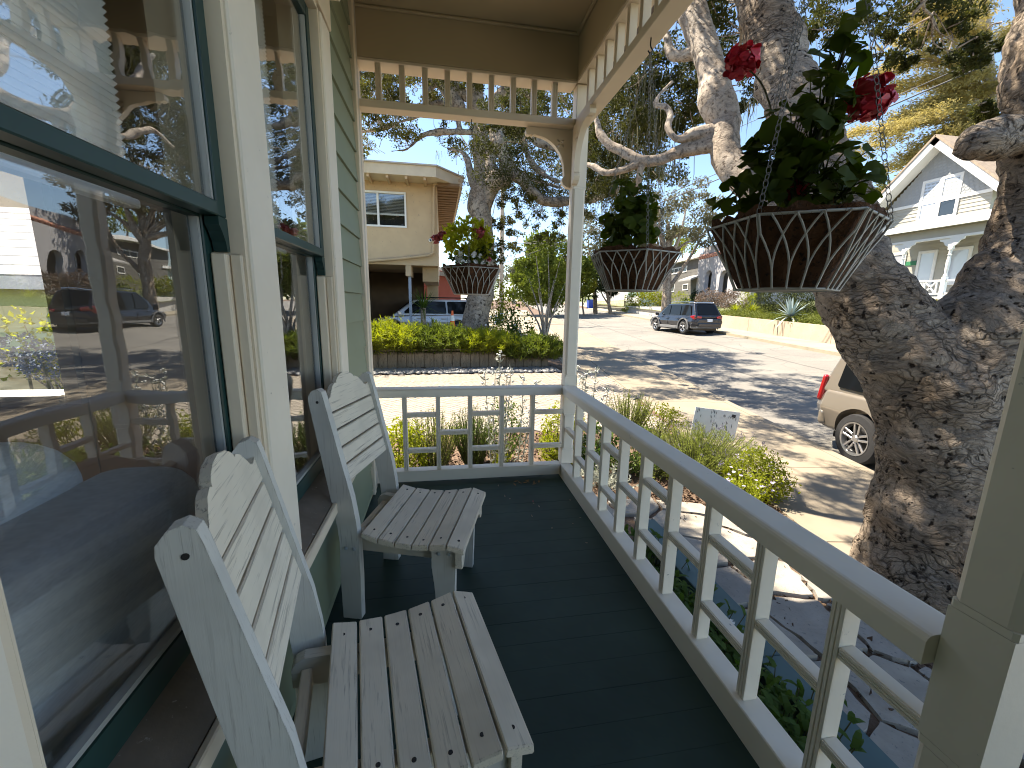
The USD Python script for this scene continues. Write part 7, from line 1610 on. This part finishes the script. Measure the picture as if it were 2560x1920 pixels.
for _ in range(900):
    uu, n_2 = rg.uniform(17.5, 28), 14.4+rg.uniform(0, 1)**1.4*3.2; q = nu(n_2, uu, 0); q[2] = float(z_ground(n_2, uu)); gcv.leaves(q+np.c_[rg.normal(0, .16, (22, 2)), rg.uniform(0, .36, 22)], .11, rg, .4)
obj('ground_cover', gcv, leafmat('ground_cover_leaves', (.10, .12, .02), (.40, .38, .12), (.23, .24, .06), .3), kind='stuff', label='mixed yellow green ground cover behind the far retaining wall', cat='ground cover')
lg = MB()
P = []
for _ in range(5000):
    uu, n_2 = rg.uniform(9, 19.5), rg.uniform(14.4, 17.5); q = nu(n_2, uu, 0); q[2] = float(z_ground(n_2, uu)); P.append(q)
lg.leaves(P, .13, rg, .18, dirs=np.tile([0, 0, 1.], (len(P), 1)), jit=.4); obj('lawn_grass', lg, leafmat('lawn_leaves', (.07, .12, .015), (.26, .34, .05), (.15, .22, .03), .3), kind='stuff', label='bright green lawn grass behind the far retaining wall', cat='grass')
dg = MB(); P = []
for _ in range(2600):
    x, y = rg.uniform(20.6, 21.9), rg.uniform(14.2, 19); P.append([x, y, gz(x, y)])
dg.leaves(P, .55, rg, .06, dirs=np.tile([0, 0, 1.], (len(P), 1)), jit=.35); obj('dry_grass', dg, leafmat('straw_leaves', (.22, .20, .06), (.62, .52, .26), (.42, .37, .15), .3), kind='stuff', label='tall dry straw coloured grass below the gabled house porch', cat='grass')
for k, (px, lb) in enumerate(((1592, 'clipped round bright yellow green bush, left of three in the planter bed'), (1622, 'clipped bright yellow green bush, middle of three in the planter bed'), (1648, 'clipped bright yellow green bush, right of three in the planter bed, by the tree trunk'))):
    q = onn(px, 762, 15.3); q[2] = z_far(43)+.75; shrub(lb, q, (1.5, 1.3, 1.5), .18, YELG, 1200, 70+k)
q = onn(1640, 772, 14.9); q[2] = z_far(41)+.7; shrub('blue grey succulents in the planter bed below the yellow bushes', q, (2.2, .6, .75), .18, leafmat('blue_grey_leaves', (.12, .17, .17), (.30, .36, .36)), 520, 74)
q = onn(1566, 778, 13.9); q[2] = z_far(50); shrub('low green weeds growing beside the concrete planter', q, (.7, .5, .4), .12, LIME, 220, 75)
for k, (px, py, n_2, R, m, lb) in enumerate(((1700, 752, 17, (1.2, .9, 1.0), LIME, 'green bush below the grey house, left one'), (1725, 755, 16.6, (1.0, .9, .9), BROAD, 'green bush below the grey house, right one'), (1740, 745, 17, (.5, .5, 1.2), DARKG, 'small dark round topped bush by the grey house'))): shrub(lb, hill(px, py, n_2), R, .13, m, 600, 80+k)
